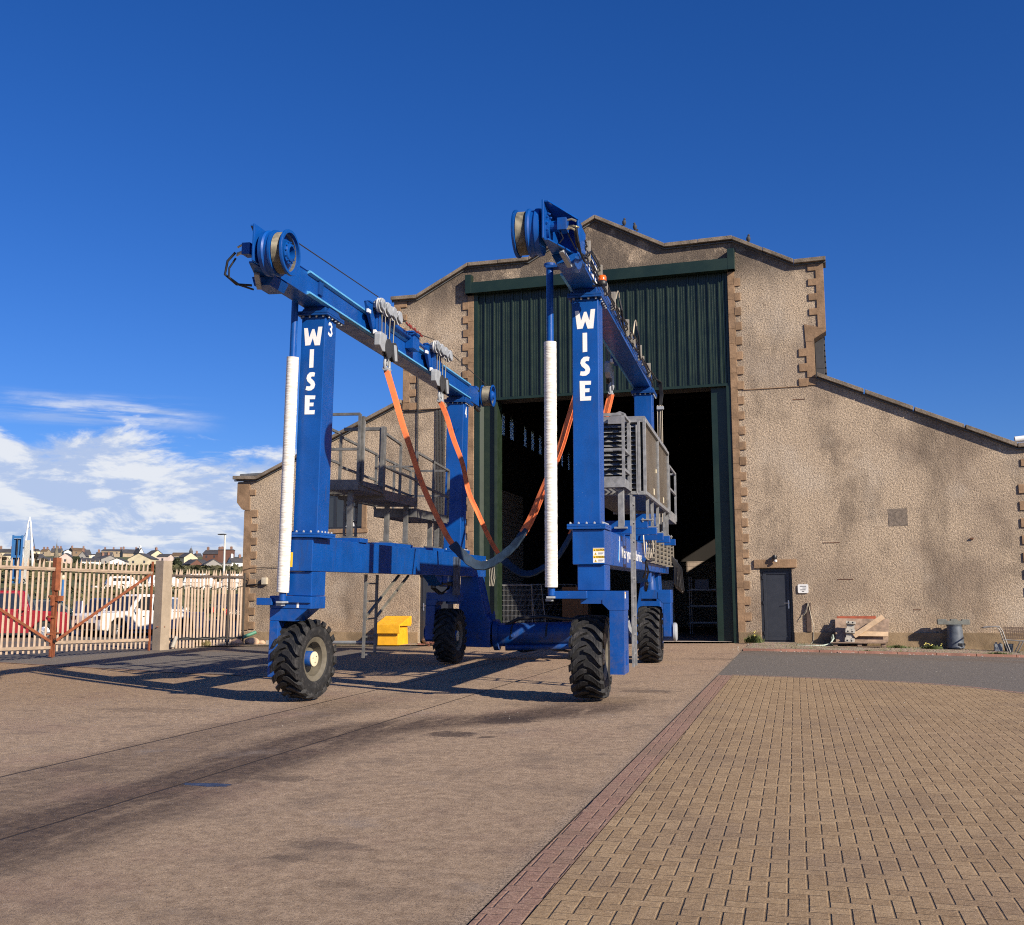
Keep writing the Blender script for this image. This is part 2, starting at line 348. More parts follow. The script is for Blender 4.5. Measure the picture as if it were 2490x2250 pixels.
def concrete_mat():
    m, n, b = new_mat('yard_concrete'); p = n.pos(); x, y, z = n.sep(p)
    ps = n.scale(p, (1.0, 1.0, 0.0))
    f = n.noise(ps, 9.0, 8, 0.75); mid = n.noise(ps, 1.3, 6, 0.68); big = n.noise(ps, 0.28, 4, 0.6)
    f2 = n.noise(ps, 48.0, 6, 0.85)
    c = n.mix(n.step(f, 0.3, 0.7), (0.270, 0.188, 0.122), (0.480, 0.352, 0.240))
    c = n.mix(n.m('MULTIPLY', n.step(f2, 0.50, 0.36), 0.75), c, (0.060, 0.045, 0.036)); c = n.mix(n.m('MULTIPLY', n.step(f2, 0.54, 0.66), 0.65), c, (0.50, 0.39, 0.29))
    c = n.mix(n.m('MULTIPLY', n.step(mid, 0.48, 0.70), 0.55), c, (0.155, 0.115, 0.088))
    # scuffed tyre paths running up the slab, darkest between the two joints
    band = n.m('MULTIPLY', n.step(n.m('ABSOLUTE', n.m('ADD', x, n.m('MULTIPLY', n.m('SUBTRACT', y, 10.0), 0.02), )), 0, 0, 0, 0), 0.0)
    xb = n.m('ADD', x, n.m('MULTIPLY', n.m('SUBTRACT', big, 0.5), 0.9))
    cxs = n.m('ADD', xb, n.m('SUBTRACT', 5.55, n.step(y, 11.4, 14.6, 0.0, 2.1)))
    d1 = n.step(n.m('ABSOLUTE', cxs), 1.15, 0.30)
    d2 = n.step(n.m('ABSOLUTE', n.m('ADD', xb, 6.9)), 1.1, 0.3)
    dk = n.m('MULTIPLY', n.m('MAXIMUM', d1, n.m('MULTIPLY', d2, 0.55)), n.step(n.noise(n.scale(ps, (1.6, 0.35, 1)), 1.4, 6, 0.7), 0.24, 0.52))
    dk = n.m('MULTIPLY', dk, n.step(y, 17.0, 14.0))
    c = n.mix(n.m('MULTIPLY', dk, 0.90), c, n.mix(n.step(f, 0.35, 0.65), (0.045, 0.030, 0.024), (0.12, 0.080, 0.058)))
    redd = n.step(n.noise(n.v('ADD', ps, (5, 9, 0)), 0.55, 5, 0.6), 0.52, 0.7)
    c = n.mix(n.m('MULTIPLY', redd, 0.30), c, (0.25, 0.15, 0.12))
    grey = n.step(n.noise(n.v('ADD', ps, (15, 2, 0)), 0.8, 5, 0.65), 0.58, 0.74)
    c = n.mix(n.m('MULTIPLY', grey, 0.45), c, (0.30, 0.25, 0.215))
    far = n.step(y, 16.0, 24.0); c = n.mix(n.m('MULTIPLY', far, 0.35), c, (0.36, 0.235, 0.155))
    gold = n.m('MULTIPLY', n.step(n.m('ADD', x, n.m('MULTIPLY', n.m('SUBTRACT', big, 0.5), 6.0)), -7.5, -13.5), n.step(y, 9.0, 19.0)); c = n.mix(n.m('MULTIPLY', gold, 0.62), c, n.mix(n.step(f, 0.35, 0.65), (0.22, 0.135, 0.065), (0.36, 0.235, 0.125)))
    ed = n.m('ADD', n.m('ADD', x, 1.80), n.m('MULTIPLY', n.m('SUBTRACT', y, 5.2), 0.022)); edn = n.m('ADD', ed, n.m('MULTIPLY', n.m('SUBTRACT', n.noise(ps, 5.0, 5, 0.7), 0.5), 0.10))
    c = n.mix(n.m('MULTIPLY', n.step(edn, -0.14, -0.03), 0.7), c, n.mix(n.step(f2, 0.4, 0.6), (0.05, 0.04, 0.035), (0.50, 0.38, 0.28)))
    wet = n.noise(n.scale(n.v('ADD', ps, (1.4, 0.3, 0)), (0.9, 1.2, 1)), 1.1, 7, 0.7)
    stain = n.step(wet, 0.645, 0.70)
    c = n.mix(n.m('MULTIPLY', stain, 0.6), c, (0.075, 0.055, 0.045))
    nz = n.m('MULTIPLY', n.m('SUBTRACT', n.noise(n.scale(ps, (1.0, 1.6, 1)), 4.2, 8, 0.78), 0.5), 5.0)
    spot = 0.0
    for (cx_, cy_, rx_, ry_, am_) in ((-3.98, 13.15, .34, .42, .95), (-4.28, 11.75, .30, .26, .9), (-3.8, 11.62, .10, .10, .9), (-4.75, 8.75, .34, .14, .55), (-3.25, 6.55, .30, .10, .35), (-2.75, 5.75, .18, .08, .35), (-3.3, 6.2, .12, .08, .45), (-6.9, 8.9, .5, .2, .35), (-9.5, 13.5, .9, .3, .35), (-5.35, 5.6, .25, .12, .7), (-2.9, 17.0, .5, .25, .6), (-2.6, 24.5, .9, .3, .4)):
        ddx = n.m('DIVIDE', n.m('ADD', x, -cx_), rx_); ddy = n.m('DIVIDE', n.m('ADD', y, -cy_), ry_)
        dd_ = n.m('ADD', n.m('SQRT', n.m('ADD', n.m('MULTIPLY', ddx, ddx), n.m('MULTIPLY', ddy, ddy))), nz)
        sp_ = n.m('MULTIPLY', n.step(dd_, 1.15, 0.75), am_); spot = sp_ if spot == 0.0 else n.m('MAXIMUM', spot, sp_)
    c = n.mix(n.m('MULTIPLY', spot, 0.85), c, (0.055, 0.038, 0.032))
    px_ = n.m('DIVIDE', n.m('ADD', x, 5.28), .24); py_ = n.m('DIVIDE', n.m('ADD', y, -8.36), .085)
    pud = n.step(n.m('ADD', n.m('SQRT', n.m('ADD', n.m('MULTIPLY', px_, px_), n.m('MULTIPLY', py_, py_))), n.m('MULTIPLY', nz, 0.5)), 1.0, 0.85)
    c = speckle(n, ps, c)
    # joints
    cr = n.m('ADD', x, n.m('MULTIPLY', n.m('SUBTRACT', n.noise(ps, 2.0, 4, 0.6), 0.5), 0.03))
    j = n.m('MAXIMUM', n.step(n.m('ABSOLUTE', n.m('ADD', cr, 7.42)), 0.028, 0.012), n.step(n.m('ABSOLUTE', n.m('ADD', cr, 5.52)), 0.022, 0.010))
    c = n.mix(n.m('MULTIPLY', j, 0.85), c, (0.04, 0.027, 0.022))
    c = n.mix(pud, c, (0.02, 0.018, 0.018)); n.put(b.inputs['Base Color'], c)
    n.put(b.inputs['Roughness'], n.m('SUBTRACT', n.m('SUBTRACT', n.step(f, 0.3, 0.7, 0.80, 0.98), n.m('MULTIPLY', stain, 0.2)), n.m('MULTIPLY', pud, 0.55)))
    b.inputs['Specular IOR Level'].default_value = 0.25
    hgt = n.m('SUBTRACT', n.m('ADD', n.m('MULTIPLY', f, 0.5), n.m('MULTIPLY', f2, 0.9)), j)
    n.put(b.inputs['Normal'], n.bump(n.m('MULTIPLY', hgt, n.m('SUBTRACT', 1.0, pud)), 0.02))
    return m
M['concrete'] = concrete_mat()

def herring(name, rot, cA, cB, u=0.105, JS=1.0):
    """block paving laid in 90 degree herringbone, each block a little different"""
    m, n, b = new_mat(name); p = n.pos(); x, y, z = n.sep(p)
    cs, sn = math.cos(rot), math.sin(rot)
    wv = n.m('MULTIPLY', n.m('SUBTRACT', n.noise(p, 1.4, 2, 0.5), 0.5), 0.012)
    X = n.m('DIVIDE', n.m('ADD', n.m('ADD', n.m('MULTIPLY', x, cs), n.m('MULTIPLY', y, sn)), n.m('ADD', wv, 210.0)), u)
    Y = n.m('DIVIDE', n.m('ADD', n.m('SUBTRACT', n.m('MULTIPLY', y, cs), n.m('MULTIPLY', x, sn)), n.m('ADD', wv, 210.0)), u)
    i = n.m('FLOOR', X); j = n.m('FLOOR', Y); fx = n.m('FRACT', X); fy = n.m('FRACT', Y)
    md = n.m('FLOORED_MODULO', n.m('SUBTRACT', i, j), 4.0)
    def is_(k): return n.m('COMPARE', md, float(k), 0.3)
    L = n.m('ADD', fx, is_(1)); Rr = n.m('ADD', n.m('SUBTRACT', 1.0, fx), is_(0))
    B = n.m('ADD', fy, is_(2)); T = n.m('ADD', n.m('SUBTRACT', 1.0, fy), is_(3))
    dmin = n.m('MINIMUM', n.m('MINIMUM', L, Rr), n.m('MINIMUM', B, T))
    jn = n.m('ADD', dmin, n.m('MULTIPLY', n.m('SUBTRACT', n.noise(p, 22.0, 3, 0.6), 0.5), 0.06))
    dv = n.m('ADD', n.m('MINIMUM', L, Rr), n.m('MULTIPLY', n.m('SUBTRACT', n.noise(p, 22.0, 3, 0.6), 0.5), 0.06)); dh = n.m('ADD', n.m('MINIMUM', B, T), n.m('MULTIPLY', n.m('SUBTRACT', n.noise(p, 15.0, 3, 0.6), 0.5), 0.08))
    wear = n.step(n.noise(p, 1.7, 4, 0.6), 0.35, 0.65, 0.45, 1.0)
    joint = n.m('MAXIMUM', n.m('MULTIPLY', n.step(dv, 0.062, 0.028), wear), n.m('MULTIPLY', n.step(dh, 0.045, 0.012), 0.30))
    bi = n.m('SUBTRACT', i, is_(1)); bj = n.m('SUBTRACT', j, is_(2))
    rnd = n.white(n.comb(bi, bj, 0.0))
    f = n.noise(p, 30.0, 5, 0.75); mid = n.noise(p, 0.9, 6, 0.66); big = n.noise(p, 0.22, 4, 0.6)
    c = n.mix(rnd, cA, cB)
    c = n.mix(n.m('MULTIPLY', n.step(f, 0.35, 0.65), 0.55), c, n.mix(1.0, c, (0.55, 0.50, 0.45), 'MULTIPLY'))
    c = n.mix(n.m('MULTIPLY', n.step(mid, 0.46, 0.70), 0.55), c, (0.20, 0.140, 0.095))
    st = n.noise(n.v('ADD', p, (4.0, 8.0, 0)), 0.9, 7, 0.75)
    c = n.mix(n.m('MULTIPLY', n.step(st, 0.62, 0.72), 0.6), c, (0.10, 0.075, 0.060))
    c = n.mix(n.m('MULTIPLY', n.step(big, 0.5, 0.7), 0.3), c, (0.33, 0.22, 0.14))
    c = speckle(n, n.scale(p, (1, 1, 0)), c, 0.8)
    f2 = n.noise(p, 58.0, 6, 0.85)
    c = n.mix(n.m('MULTIPLY', n.step(f2, 0.50, 0.36), 0.6), c, (0.085, 0.062, 0.04)); c = n.mix(n.m('MULTIPLY', n.step(f2, 0.54, 0.66), 0.5), c, (0.55, 0.43, 0.29))
    c = n.mix(n.m('MULTIPLY', joint, 0.85*JS), c, (0.05, 0.034, 0.022))
    n.put(b.inputs['Base Color'], c); n.put(b.inputs['Roughness'], n.step(f, 0.3, 0.7, 0.82, 0.98)); b.inputs['Specular IOR Level'].default_value = 0.25
    h = n.m('ADD', n.m('SUBTRACT', n.m('MULTIPLY', n.step(n.m('MINIMUM', dv, n.m('ADD', dh, 0.03)), 0.01, 0.09), 0.9), 0.0), n.m('MULTIPLY', f2, 0.6))
    n.put(b.inputs['Normal'], n.bump(h, 0.012))
    return m
M['paving'] = herring('block_paving', R(2.0), (0.325, 0.222, 0.125), (0.42, 0.297, 0.172), JS=0.62)
M['kerb_red'] = herring('red_block_edging', R(2.0), (0.31, 0.185, 0.140), (0.34, 0.215, 0.160), JS=0.22)

def asphalt_mat():
    m, n, b = new_mat('asphalt'); p = n.pos()
    f = n.noise(p, 32.0, 5, 0.8); mid = n.noise(n.scale(p, (0.35, 1.2, 1)), 1.5, 6, 0.65)
    c = n.mix(n.step(f, 0.3, 0.7), (0.075, 0.068, 0.061), (0.200, 0.176, 0.152))
    c = n.mix(n.m('MULTIPLY', n.step(mid, 0.5, 0.7), 0.45), c, (0.15, 0.125, 0.105))
    x, y, z = n.sep(p)
    edge = n.m('MULTIPLY', n.step(y, 25.6, 27.6), n.step(n.noise(n.scale(p, (0.5, 1, 1)), 1.4, 5, 0.6), 0.35, 0.6)); c = n.mix(n.m('MULTIPLY', edge, 0.5), c, (0.13, 0.085, 0.05))
    c = speckle(n, n.scale(p, (1, 1, 0)), c, 0.9)
    n.put(b.inputs['Base Color'], c); b.inputs['Roughness'].default_value = 0.92; b.inputs['Specular IOR Level'].default_value = 0.3
    n.put(b.inputs['Normal'], n.bump(f, 0.010)); return m
M['asphalt'] = asphalt_mat()
def gravel_mat():
    m, n, b = new_mat('verge_gravel'); p = n.pos()
    v = n.vor(p, 18.0, out='Color'); f = n.noise(p, 14.0, 5, 0.7); g = n.noise(p, 1.2, 5, 0.7); hs = n.vor(p, 18.0)
    c = n.mix(f, (0.20, 0.145, 0.095), (0.52, 0.42, 0.31)); c = n.mix(0.35, c, v, 'MULTIPLY')
    c = n.mix(n.m('MULTIPLY', n.step(g, 0.5, 0.62), 0.7), c, (0.10, 0.095, 0.035))
    n.put(b.inputs['Base Color'], c); b.inputs['Roughness'].default_value = 0.95
    n.put(b.inputs['Normal'], n.bump(n.m('SUBTRACT', 1.0, hs), 0.03)); return m
M['gravel'] = gravel_mat()
def land_mat():
    m, n, b = new_mat('far_land'); p = n.pos(); x, y, z = n.sep(p)
    g = n.noise(p, 0.25, 6, 0.7); f = n.noise(p, 2.0, 5, 0.7)
    c = n.mix(n.step(g, 0.35, 0.65), (0.045, 0.055, 0.02), (0.12, 0.10, 0.055)); c = n.mix(n.step(f, 0.3, 0.7), c, (0.085, 0.115, 0.03))
    low = n.step(z, 1.55, 1.35); c = n.mix(low, c, (0.10, 0.10, 0.10))
    n.put(b.inputs['Base Color'], c); b.inputs['Roughness'].default_value = 0.95; n.put(b.inputs['Normal'], n.bump(f, 0.2)); return m
M['land'] = land_mat()

# ---------------------------------------------------------------- ground
def sheet(name, x0, x1, y0, y1, nx, ny, dz, mat, inside=None, label=None, warp=None):
    mb = MB(); idx = {}
    for j in range(ny+1):
        for i in range(nx+1):
            u, v = i/nx, j/ny
            x, y = x0+(x1-x0)*u, y0+(y1-y0)*v
            if warp: x, y = warp(u, v)
            mb.V.append(Vector((x, y, ground_z(x, y)+dz)))
    for j in range(ny):
        for i in range(nx):
            a = j*(nx+1)+i; mb.F.append([a, a+1, a+nx+2, a+nx+1]); mb.mi.append(0)
    return mb.build(name, mat, kind='structure', fix=False, smooth=True)
sheet('ground', -40, 60, -30, 34, 100, 64, -0.012, M['asphalt'])
# concrete slab, its right edge running to the door opening
def slab_r(y): return -1.80 - 0.022*(y-5.2)
def slab_l(y): return -11.5 if y < 30 else -10.9
sheet('concrete_yard', 0, 0, 0, 0, 24, 80, 0.0, M['concrete'], warp=lambda u, v: ((-11.0 - 0.02*(-12+45.2*v)) * (1-u) + slab_r(-12+45.2*v)*u, -12+43.6*v))
sheet('concrete_yard', 0, 0, 0, 0, 40, 60, -0.004, M['concrete'], warp=lambda u, v: ((-34)*(1-u) + (-10.3 - 0.02*(-12+45.2*v))*u*1.0, (-12)*(1-v) + (21.9+0.342*(1-u)*0 + (26.5-19.3)*(1-u) - 2.6)*v))
mb = MB()
for k in range(30):
    xa, xb = -22+0.4*k, -21.6+0.4*k; f_ = lambda x: 19.25+(-11.4-x)*0.325
    mb.add([(xa, f_(xa), ground_z(xa, f_(xa))+.006), (xb, f_(xb), ground_z(xb, f_(xb))+.006), (xb, f_(xb)+.12, ground_z(xb, f_(xb))+.008), (xa, f_(xa)+.12, ground_z(xa, f_(xa))+.008)], [(0, 1, 2, 3)])
mb.build('red_edging', M['kerb_red'], kind='structure', fix=False)
pave_top = [(-2.12, 20.15), (-1.2, 20.12), (-0.4, 20.08), (0.4, 20.0), (1.2, 19.82), (2.0, 19.3), (2.8, 18.35), (3.8, 16.9), (6.0, 13.0), (9.0, 8.0), (14.0, 0.0), (20, -8)]
def ptop(x):
    for (a, ya), (b, yb) in zip(pave_top, pave_top[1:]):
        if a <= x <= b: return ya+(yb-ya)*(x-a)/(b-a)
    return -8
def pwarp(off):
    def f(u, v):
        y0 = -10; xr = -1.55 + (13.5)*u
        yt = ptop(xr - 0.30) + off
        y = y0 + (yt-y0)*v
        x = slab_r(y)+0.26 + (xr+1.55)
        return x, y
    return f
sheet('block_paving', 0, 0, 0, 0, 60, 60, 0.004, M['paving'], warp=pwarp(0))
# red edging: a strip beside the slab and a curved course along the asphalt
sheet('red_edging', 0, 0, 0, 0, 2, 60, 0.005, M['kerb_red'], warp=lambda u, v: (slab_r(-10+30.1*v)+0.005+0.25*u, -10+30.1*v))
mb = MB(); c2 = []
for k in range(61):
    x = -1.9+ (13.0)*k/60; y = ptop(x)
    c2.append((x, y))
for k, (x, y) in enumerate(c2):
    xa, ya = c2[max(0, k-1)]; xb, yb = c2[min(60, k+1)]; t = Vector((xb-xa, yb-ya)).normalized(); nn = Vector((-t.y, t.x))
    for s in (0.0, 0.14): mb.V.append(Vector((x+nn.x*s, y+nn.y*s, ground_z(x, y)+0.010)))
for k in range(60): a = 2*k; mb.F.append([a, a+2, a+3, a+1]); mb.mi.append(0)
mb.build('curved_edging', M['kerb_red'], kind='structure', fix=False)
# strip of gravel between the asphalt and the walls, with its kerb
def kline(x): return 27.72 + 0.17*(x+2.3) - (0 if x > -3 else 0)
mb = MB(); mk = MB()
for x0, x1 in ((-2.30, 14.0),):
    n = 60
    for k in range(n+1):
        x = x0+(x1-x0)*k/n; yk = kline(x)
        for y in (yk+0.1, 31.25): mb.V.append(Vector((x, y, ground_z(x, y)+0.035)))
    for k in range(n): a = 2*k; mb.F.append([a, a+2, a+3, a+1]); mb.mi.append(0)
    for k in range(17):
        xa = x0+k*0.92; xb = xa+0.905
        ya, yb = kline(xa), kline(xb)
        za, zb = ground_z(xa, ya), ground_z(xb, yb)
        mk.add([(xa, ya, za-.05), (xb, yb, zb-.05), (xb, yb+.11, zb-.05), (xa, ya+.11, za-.05), (xa, ya, za+.05), (xb, yb, zb+.05), (xb, yb+.11, zb+.05), (xa, ya+.11, za+.05)],
               [(0,3,2,1),(4,5,6,7),(0,1,5,4),(1,2,6,5),(2,3,7,6),(3,0,4,7)])
mb.build('verge', M['gravel'], kind='structure', fix=False)
mk.build('kerb', simple('kerb_pink', (0.26, 0.13, 0.095), 0.9, var=0.3, scale=2, bumpd=.006), kind='structure')
mb = MB()
vl = [(-19.4, 28.3, 31.2), (-18.3, 29.3, 31.2), (-17.0, 29.7, 31.2), (-14, 29.9, 31.2), (-11.2, 30.2, 31.2)]
for x, ya, yb in vl:
    for y in (ya, yb): mb.V.append(Vector((x, y, ground_z(x, y)+0.02)))
for k in range(len(vl)-1): a = 2*k; mb.F.append([a, a+2, a+3, a+1]); mb.mi.append(0)
mb.build('verge_left', M['gravel'], kind='structure', fix=False)
# land beyond the fence rising to the town
mb = MB(); nr, na = 90, 70
for j in range(nr+1):
    d = 33.5*(1500/33.5)**(j/nr)
    for i in range(na+1):
        an = R(-82 + (82-18)*i/na); x, y = d*math.sin(an), d*math.cos(an)
        if x > -19.6: x = -19.6
        wob = 0 if d < 60 else (math.sin(x*0.03)+math.sin(y*0.021+1))*min(1.2, (d-60)*0.01)
        mb.V.append(Vector((x, y, ground_z(x, y)+wob*0.5-0.02)))
for j in range(nr):
    for i in range(na): a = j*(na+1)+i; mb.F.append([a, a+1, a+na+2, a+na+1]); mb.mi.append(0)
mb.build('terrain', M['land'], kind='structure', fix=False, smooth=True)
mb = MB(); mb.add([(-3000, -3000, -1.5), (3000, -3000, -1.5), (3000, 3000, -1.5), (-3000, 3000, -1.5)], [(0, 1, 2, 3)])
mb.build('horizon_ground', M['land'], kind='structure', fix=False)
# ---------------------------------------------------------------- the boatyard shed
YF, XC = 31.2, -6.67
shed = thing('warehouse', 'large roughcast boatyard shed with stepped gable, stone quoins and a tall green doorway', 'warehouse', (XC, YF, 0.8))
top_pts = [(0, 13.75), (2.13, 12.62), (4.15, 12.64), (5.88, 11.74), (6.7, 11.74)]
wing_pts = [(6.36, 8.33), (11.5, 6.05), (12.3, 6.02)]
def lerp_pts(pts, x):
    for (a, za), (b, zb) in zip(pts, pts[1:]):
        if a <= x <= b: return za+(zb-za)*(x-a)/(b-a)
    return pts[-1][1]
def wallcol(mb, xa, xb, zb, zt=None, pts=None, sgn=1):
    if zt is not None: poly = [(xa, zb), (xb, zb), (xb, zt), (xa, zt)]
    else:
        inner = [p for p in pts if xa < p[0] < xb]
        poly = [(xa, zb), (xb, zb), (xb, lerp_pts(pts, xb))] + inner[::-1] + [(xa, lerp_pts(pts, xa))]
    mb.prism([(XC+sgn*x, z) for x, z in poly], 'y', YF, YF+0.5)
mb = MB()
for s in (1, -1):
    wallcol(mb, 0, 3.96, 11.9, pts=top_pts, sgn=s)
    wallcol(mb, 3.96, 4.61, 0, pts=top_pts, sgn=s)
    wallcol(mb, 4.61, 5.49 if s > 0 else 5.75, 2.92, pts=top_pts, sgn=s)
    wallcol(mb, 5.49 if s > 0 else 5.75, 6.36, 0, pts=top_pts, sgn=s)
    mb.prism([(XC+s*x, z) for x, z in ((6.36, 9.47), (6.7, 9.67), (6.7, 11.74), (6.36, 11.74))], 'y', YF, YF+0.5)
    if s > 0: wallcol(mb, 6.36, 11.95, 0, pts=wing_pts, sgn=s)
    else:
        wallcol(mb, 6.36, 7.72, 0, pts=wing_pts, sgn=s)
        wallcol(mb, 7.72, 9.75, 0, zt=4.37, sgn=s); wallcol(mb, 7.72, 9.75, 5.6, pts=wing_pts, sgn=s)
        wallcol(mb, 9.75, 11.95, 0, pts=wing_pts, sgn=s)
    mb.prism([(XC+s*x, z) for x, z in ((11.95, 5.07), (12.06, 5.12), (12.16, 5.24), (12.24, 5.33), (12.24, 6.02), (11.95, 6.02))], 'y', YF, YF+0.5)
wall = mb.build('wall', M['pebble'], shed)
# dressed stones
f0 = YF-0.032
class _Cur: pass
cur = _Cur(); cur.mb = MB()
def stone(xa, xb, za, zb, s, y0=f0, y1=YF+0.002, j=0.006): cur.mb.box((XC+s*(xa+0), y0-random.uniform(0, .006), za+j), (XC+s*xb, y1, zb-j))
def done(name): cur.mb.build(name, M['stone'], shed, bevel=0.006); cur.mb = MB()
for s in (1, -1):
    zz = 1.05
    while zz < 11.6: stone(3.965, 4.165, zz, min(zz+0.445, 11.68), s, j=0.002); zz += 0.445
    for k in range(23):
        zb = 11.23-0.445*k
        if zb > 1.2: stone(4.15, 4.335+random.uniform(-.01, .01), zb, zb+0.25, s, y0=f0-.004)
    done('door_surround')
    stone(6.48, 6.703, 9.75, 11.70, s)
    for k in range(4):
        zb = 11.49-0.44*k; stone(6.26, 6.49, zb, zb+0.21, s, y0=f0-.003)
    cur.mb.prism([(XC+s*x, zq) for x, zq in ((6.12, 9.40), (6.36, 9.40), (6.36, 9.47), (6.705, 9.67), (6.705, 9.745), (6.10, 9.92))], 'y', f0, YF)
    stone(6.13, 6.362, 8.34, 9.40, s)
    for k in range(3): stone(5.92, 6.14, 8.97-0.44*k, 9.21-0.44*k, s, y0=f0-.003)
    stone(5.89, 6.365, 8.11, 8.335, s)
    done('corner_quoins')
    stone(11.68, 11.953, 1.15, 5.05, s)
    cur.mb.prism([(XC+s*x, zq) for x, zq in ((11.75, 5.05), (11.95, 5.06), (12.06, 5.11), (12.16, 5.23), (12.245, 5.33), (12.245, 5.98), (11.78, 5.98))], 'y', f0, YF)
    for k in range(9):
        zb = 4.82-0.455*k; stone(11.46, 11.69, zb, zb+0.25, s, y0=f0-.003)
    stone(11.56, 11.79, 5.55, 5.75, s, y0=f0-.003)
    done('corner_quoins')
stone(7.56, 7.72, 4.37, 5.6, -1); stone(9.75, 9.92, 4.37, 5.6, -1); stone(7.52, 9.95, 4.22, 4.365, -1); stone(7.52, 9.95, 5.6, 5.8, -1); done('window_surround')
stone(4.46, 5.63, 2.922, 3.17, 1, y0=f0-0.015); done('lintel')
stone(4.5, 5.8, 2.922, 3.17, -1); done('lintel')
stone(4.31, 5.9, 8.09, 8.115, 1, y0=YF-0.02, j=0); done('string_course')
stone(4.31, 5.9, 8.09, 8.115, -1, y0=YF-0.02, j=0); done('string_course')
# copings
def coping(x0, z0, x1, z1, s, h=0.115, over=0.17):
    cp = MB(); fl = MB()
    L = math.hypot(x1-x0, z1-z0); n = max(1, round(L/1.25))
    for i in range(n):
        a, b = i/n+0.004/1, (i+1)/n-0.004
        dz = random.uniform(-.008, .008)
        xa, xb, za, zb = x0+(x1-x0)*a, x0+(x1-x0)*b, z0+(z1-z0)*a+dz, z0+(z1-z0)*b+dz
        cp.prism([(XC+s*xa, za), (XC+s*xb, zb), (XC+s*xb, zb+h), (XC+s*xa, za+h)], 'y', YF-over, YF+0.62)
    fl.prism([(XC+s*x0, z0-0.05), (XC+s*x1, z1-0.05), (XC+s*x1, z1-0.012), (XC+s*x0, z0-0.012)], 'y', YF-0.055, YF+0.0)
    c_ = cp.build('coping', M['coping'], shed, bevel=0.008); fl.build('flashing', M['lead'], c_)
for s in (1, -1):
    coping(0, 13.75, 2.13, 12.62, s); coping(2.13, 12.62, 4.15, 12.64, s); coping(4.15, 12.64, 5.88, 11.74, s); coping(5.88, 11.74, 6.78, 11.75, s)
    coping(6.38, 8.35, 11.5, 6.06, s); coping(11.5, 6.06, 12.36, 6.09, s)
# plinth
for xa, xb, zt in ((XC+3.97, XC+4.60, 1.13), (XC+5.50, XC+11.99, 1.13), (XC-4.60, XC-3.97, 1.10), (XC-11.99, XC-5.76, 1.10)):
    mb = MB(); mb.box((xa, YF-0.045, 0.2), (xb, YF, zt)); mb.build('plinth', M['plinth'], shed, bevel=0.01)
mb = MB(); mb.box((1.46, YF-0.006, 4.03), (1.96, YF, 4.51)); mb.build('repair_patch', simple('grey_patch', (0.20, 0.16, 0.125), 0.95, var=0.3, scale=12, bumpd=.02, bscale=60), shed)
mb = MB()
for (x, z, l) in ((-0.30, 3.60, 0.45), (0.05, 2.58, 0.42), (-0.98, 7.72, 0.35), (1.98, 1.74, 0.2)): mb.box((x, YF-0.012, z), (x+l, YF, z+0.016))
mb.box((3.52, YF-0.05, 3.62), (3.6, YF, 3.66)); build_each(mb, 'iron_stub', simple('rusty_iron', (0.12, 0.05, 0.025), 0.8, var=.3), shed)
# green door head, jambs and the corrugated upper leaf
mb = MB(); mb.box((-10.86, YF-0.24, 11.70), (-2.47, YF, 12.05))
mb.box((-10.86, YF-0.245, 11.70), (-10.66, YF, 12.31)); mb.box((-2.67, YF-0.245, 11.70), (-2.465, YF, 12.33))
mb.box((-10.64, YF+0.02, 8.26), (-2.72, YF+0.10, 8.34))
mb.build('door_head', M['green'], shed, bevel=0.004)
prof = []; x = -10.62
mb = MB()
def corr(xa, xb, za, zb, y, per=0.305):
    pts = []; x = xa
    while x < xb-1e-3:
        for dxx, d in ((0, 0.0), (0.015, -0.045), (0.05, -0.045), (0.065, 0.0), (0.115, 0), (0.121, -0.010), (0.135, -0.010), (0.141, 0), (0.19, 0), (0.196, -0.010), (0.21, -0.010), (0.216, 0), (0.25, 0), (0.256, -.008), (0.266, -.008), (0.272, 0)):
            if x+dxx < xb: pts.append((x+dxx, y+d))
        x += per
    pts.append((xb, y)); pts = pts + [(xb, y+0.03), (xa, y+0.03)]
    mb.prism(pts, 'z', za, zb)
corr(-10.63, -2.75, 8.345, 11.72, YF+0.06)
mb.build('corrugated_leaf', simple('green_corrugated_steel', (0.011, 0.023, 0.016), 0.38, var=0.18, scale=1.5, dirt=(0.012, 0.016, 0.012), dirt_amt=0.5), shed)
for a_, b_ in (((-2.84, YF+0.0, 0.80), (-2.715, YF+0.3, 8.26)), ((-10.63, YF+0.0, 0.80), (-10.46, YF+0.3, 8.26)), ((-2.90, YF+0.05, 8.345), (-2.72, YF+0.09, 11.70)), ((-10.63, YF-0.03, 8.345), (-10.50, YF+0.09, 11.70))):
    mb = MB(); mb.box(a_, b_); mb.build('door_jamb', M['green'], shed, bevel=0.003)
mb = MB(); mb.box((-3.30, YF+0.17, 0.80), (-2.842, YF+0.42, 8.258))
mb.box((-3.33, YF+0.165, 4.86), (-2.85, YF+0.2, 4.868))
mb.build('stacked_leaf', M['green'], shed, bevel=0.003)
mb = MB(); mb.prism([(-10.458, YF+0.06), (-10.36, YF+0.17), (-10.02, YF+0.17), (-9.98, YF+0.06), (-9.89, YF+0.07), (-9.88, YF+0.55), (-10.458, YF+0.55)], 'z', 0.80, 8.258)
mb.build('stacked_leaf', M['green_lt'], shed, bevel=0.003)
mb = MB()
for i in range(12): mb.box((-10.5+0.66*i, YF+0.3, 8.42), (-10.5+0.66*i+0.6, YF+1.3, 8.47))
for i in range(4): mb.box((-10.6, YF+0.35+0.25*i, 8.36), (-2.8, YF+0.40+0.25*i, 8.42))
mb.build('door_track', simple('grey_track_steel', (0.08, 0.075, 0.07), 0.6, var=.2), shed)
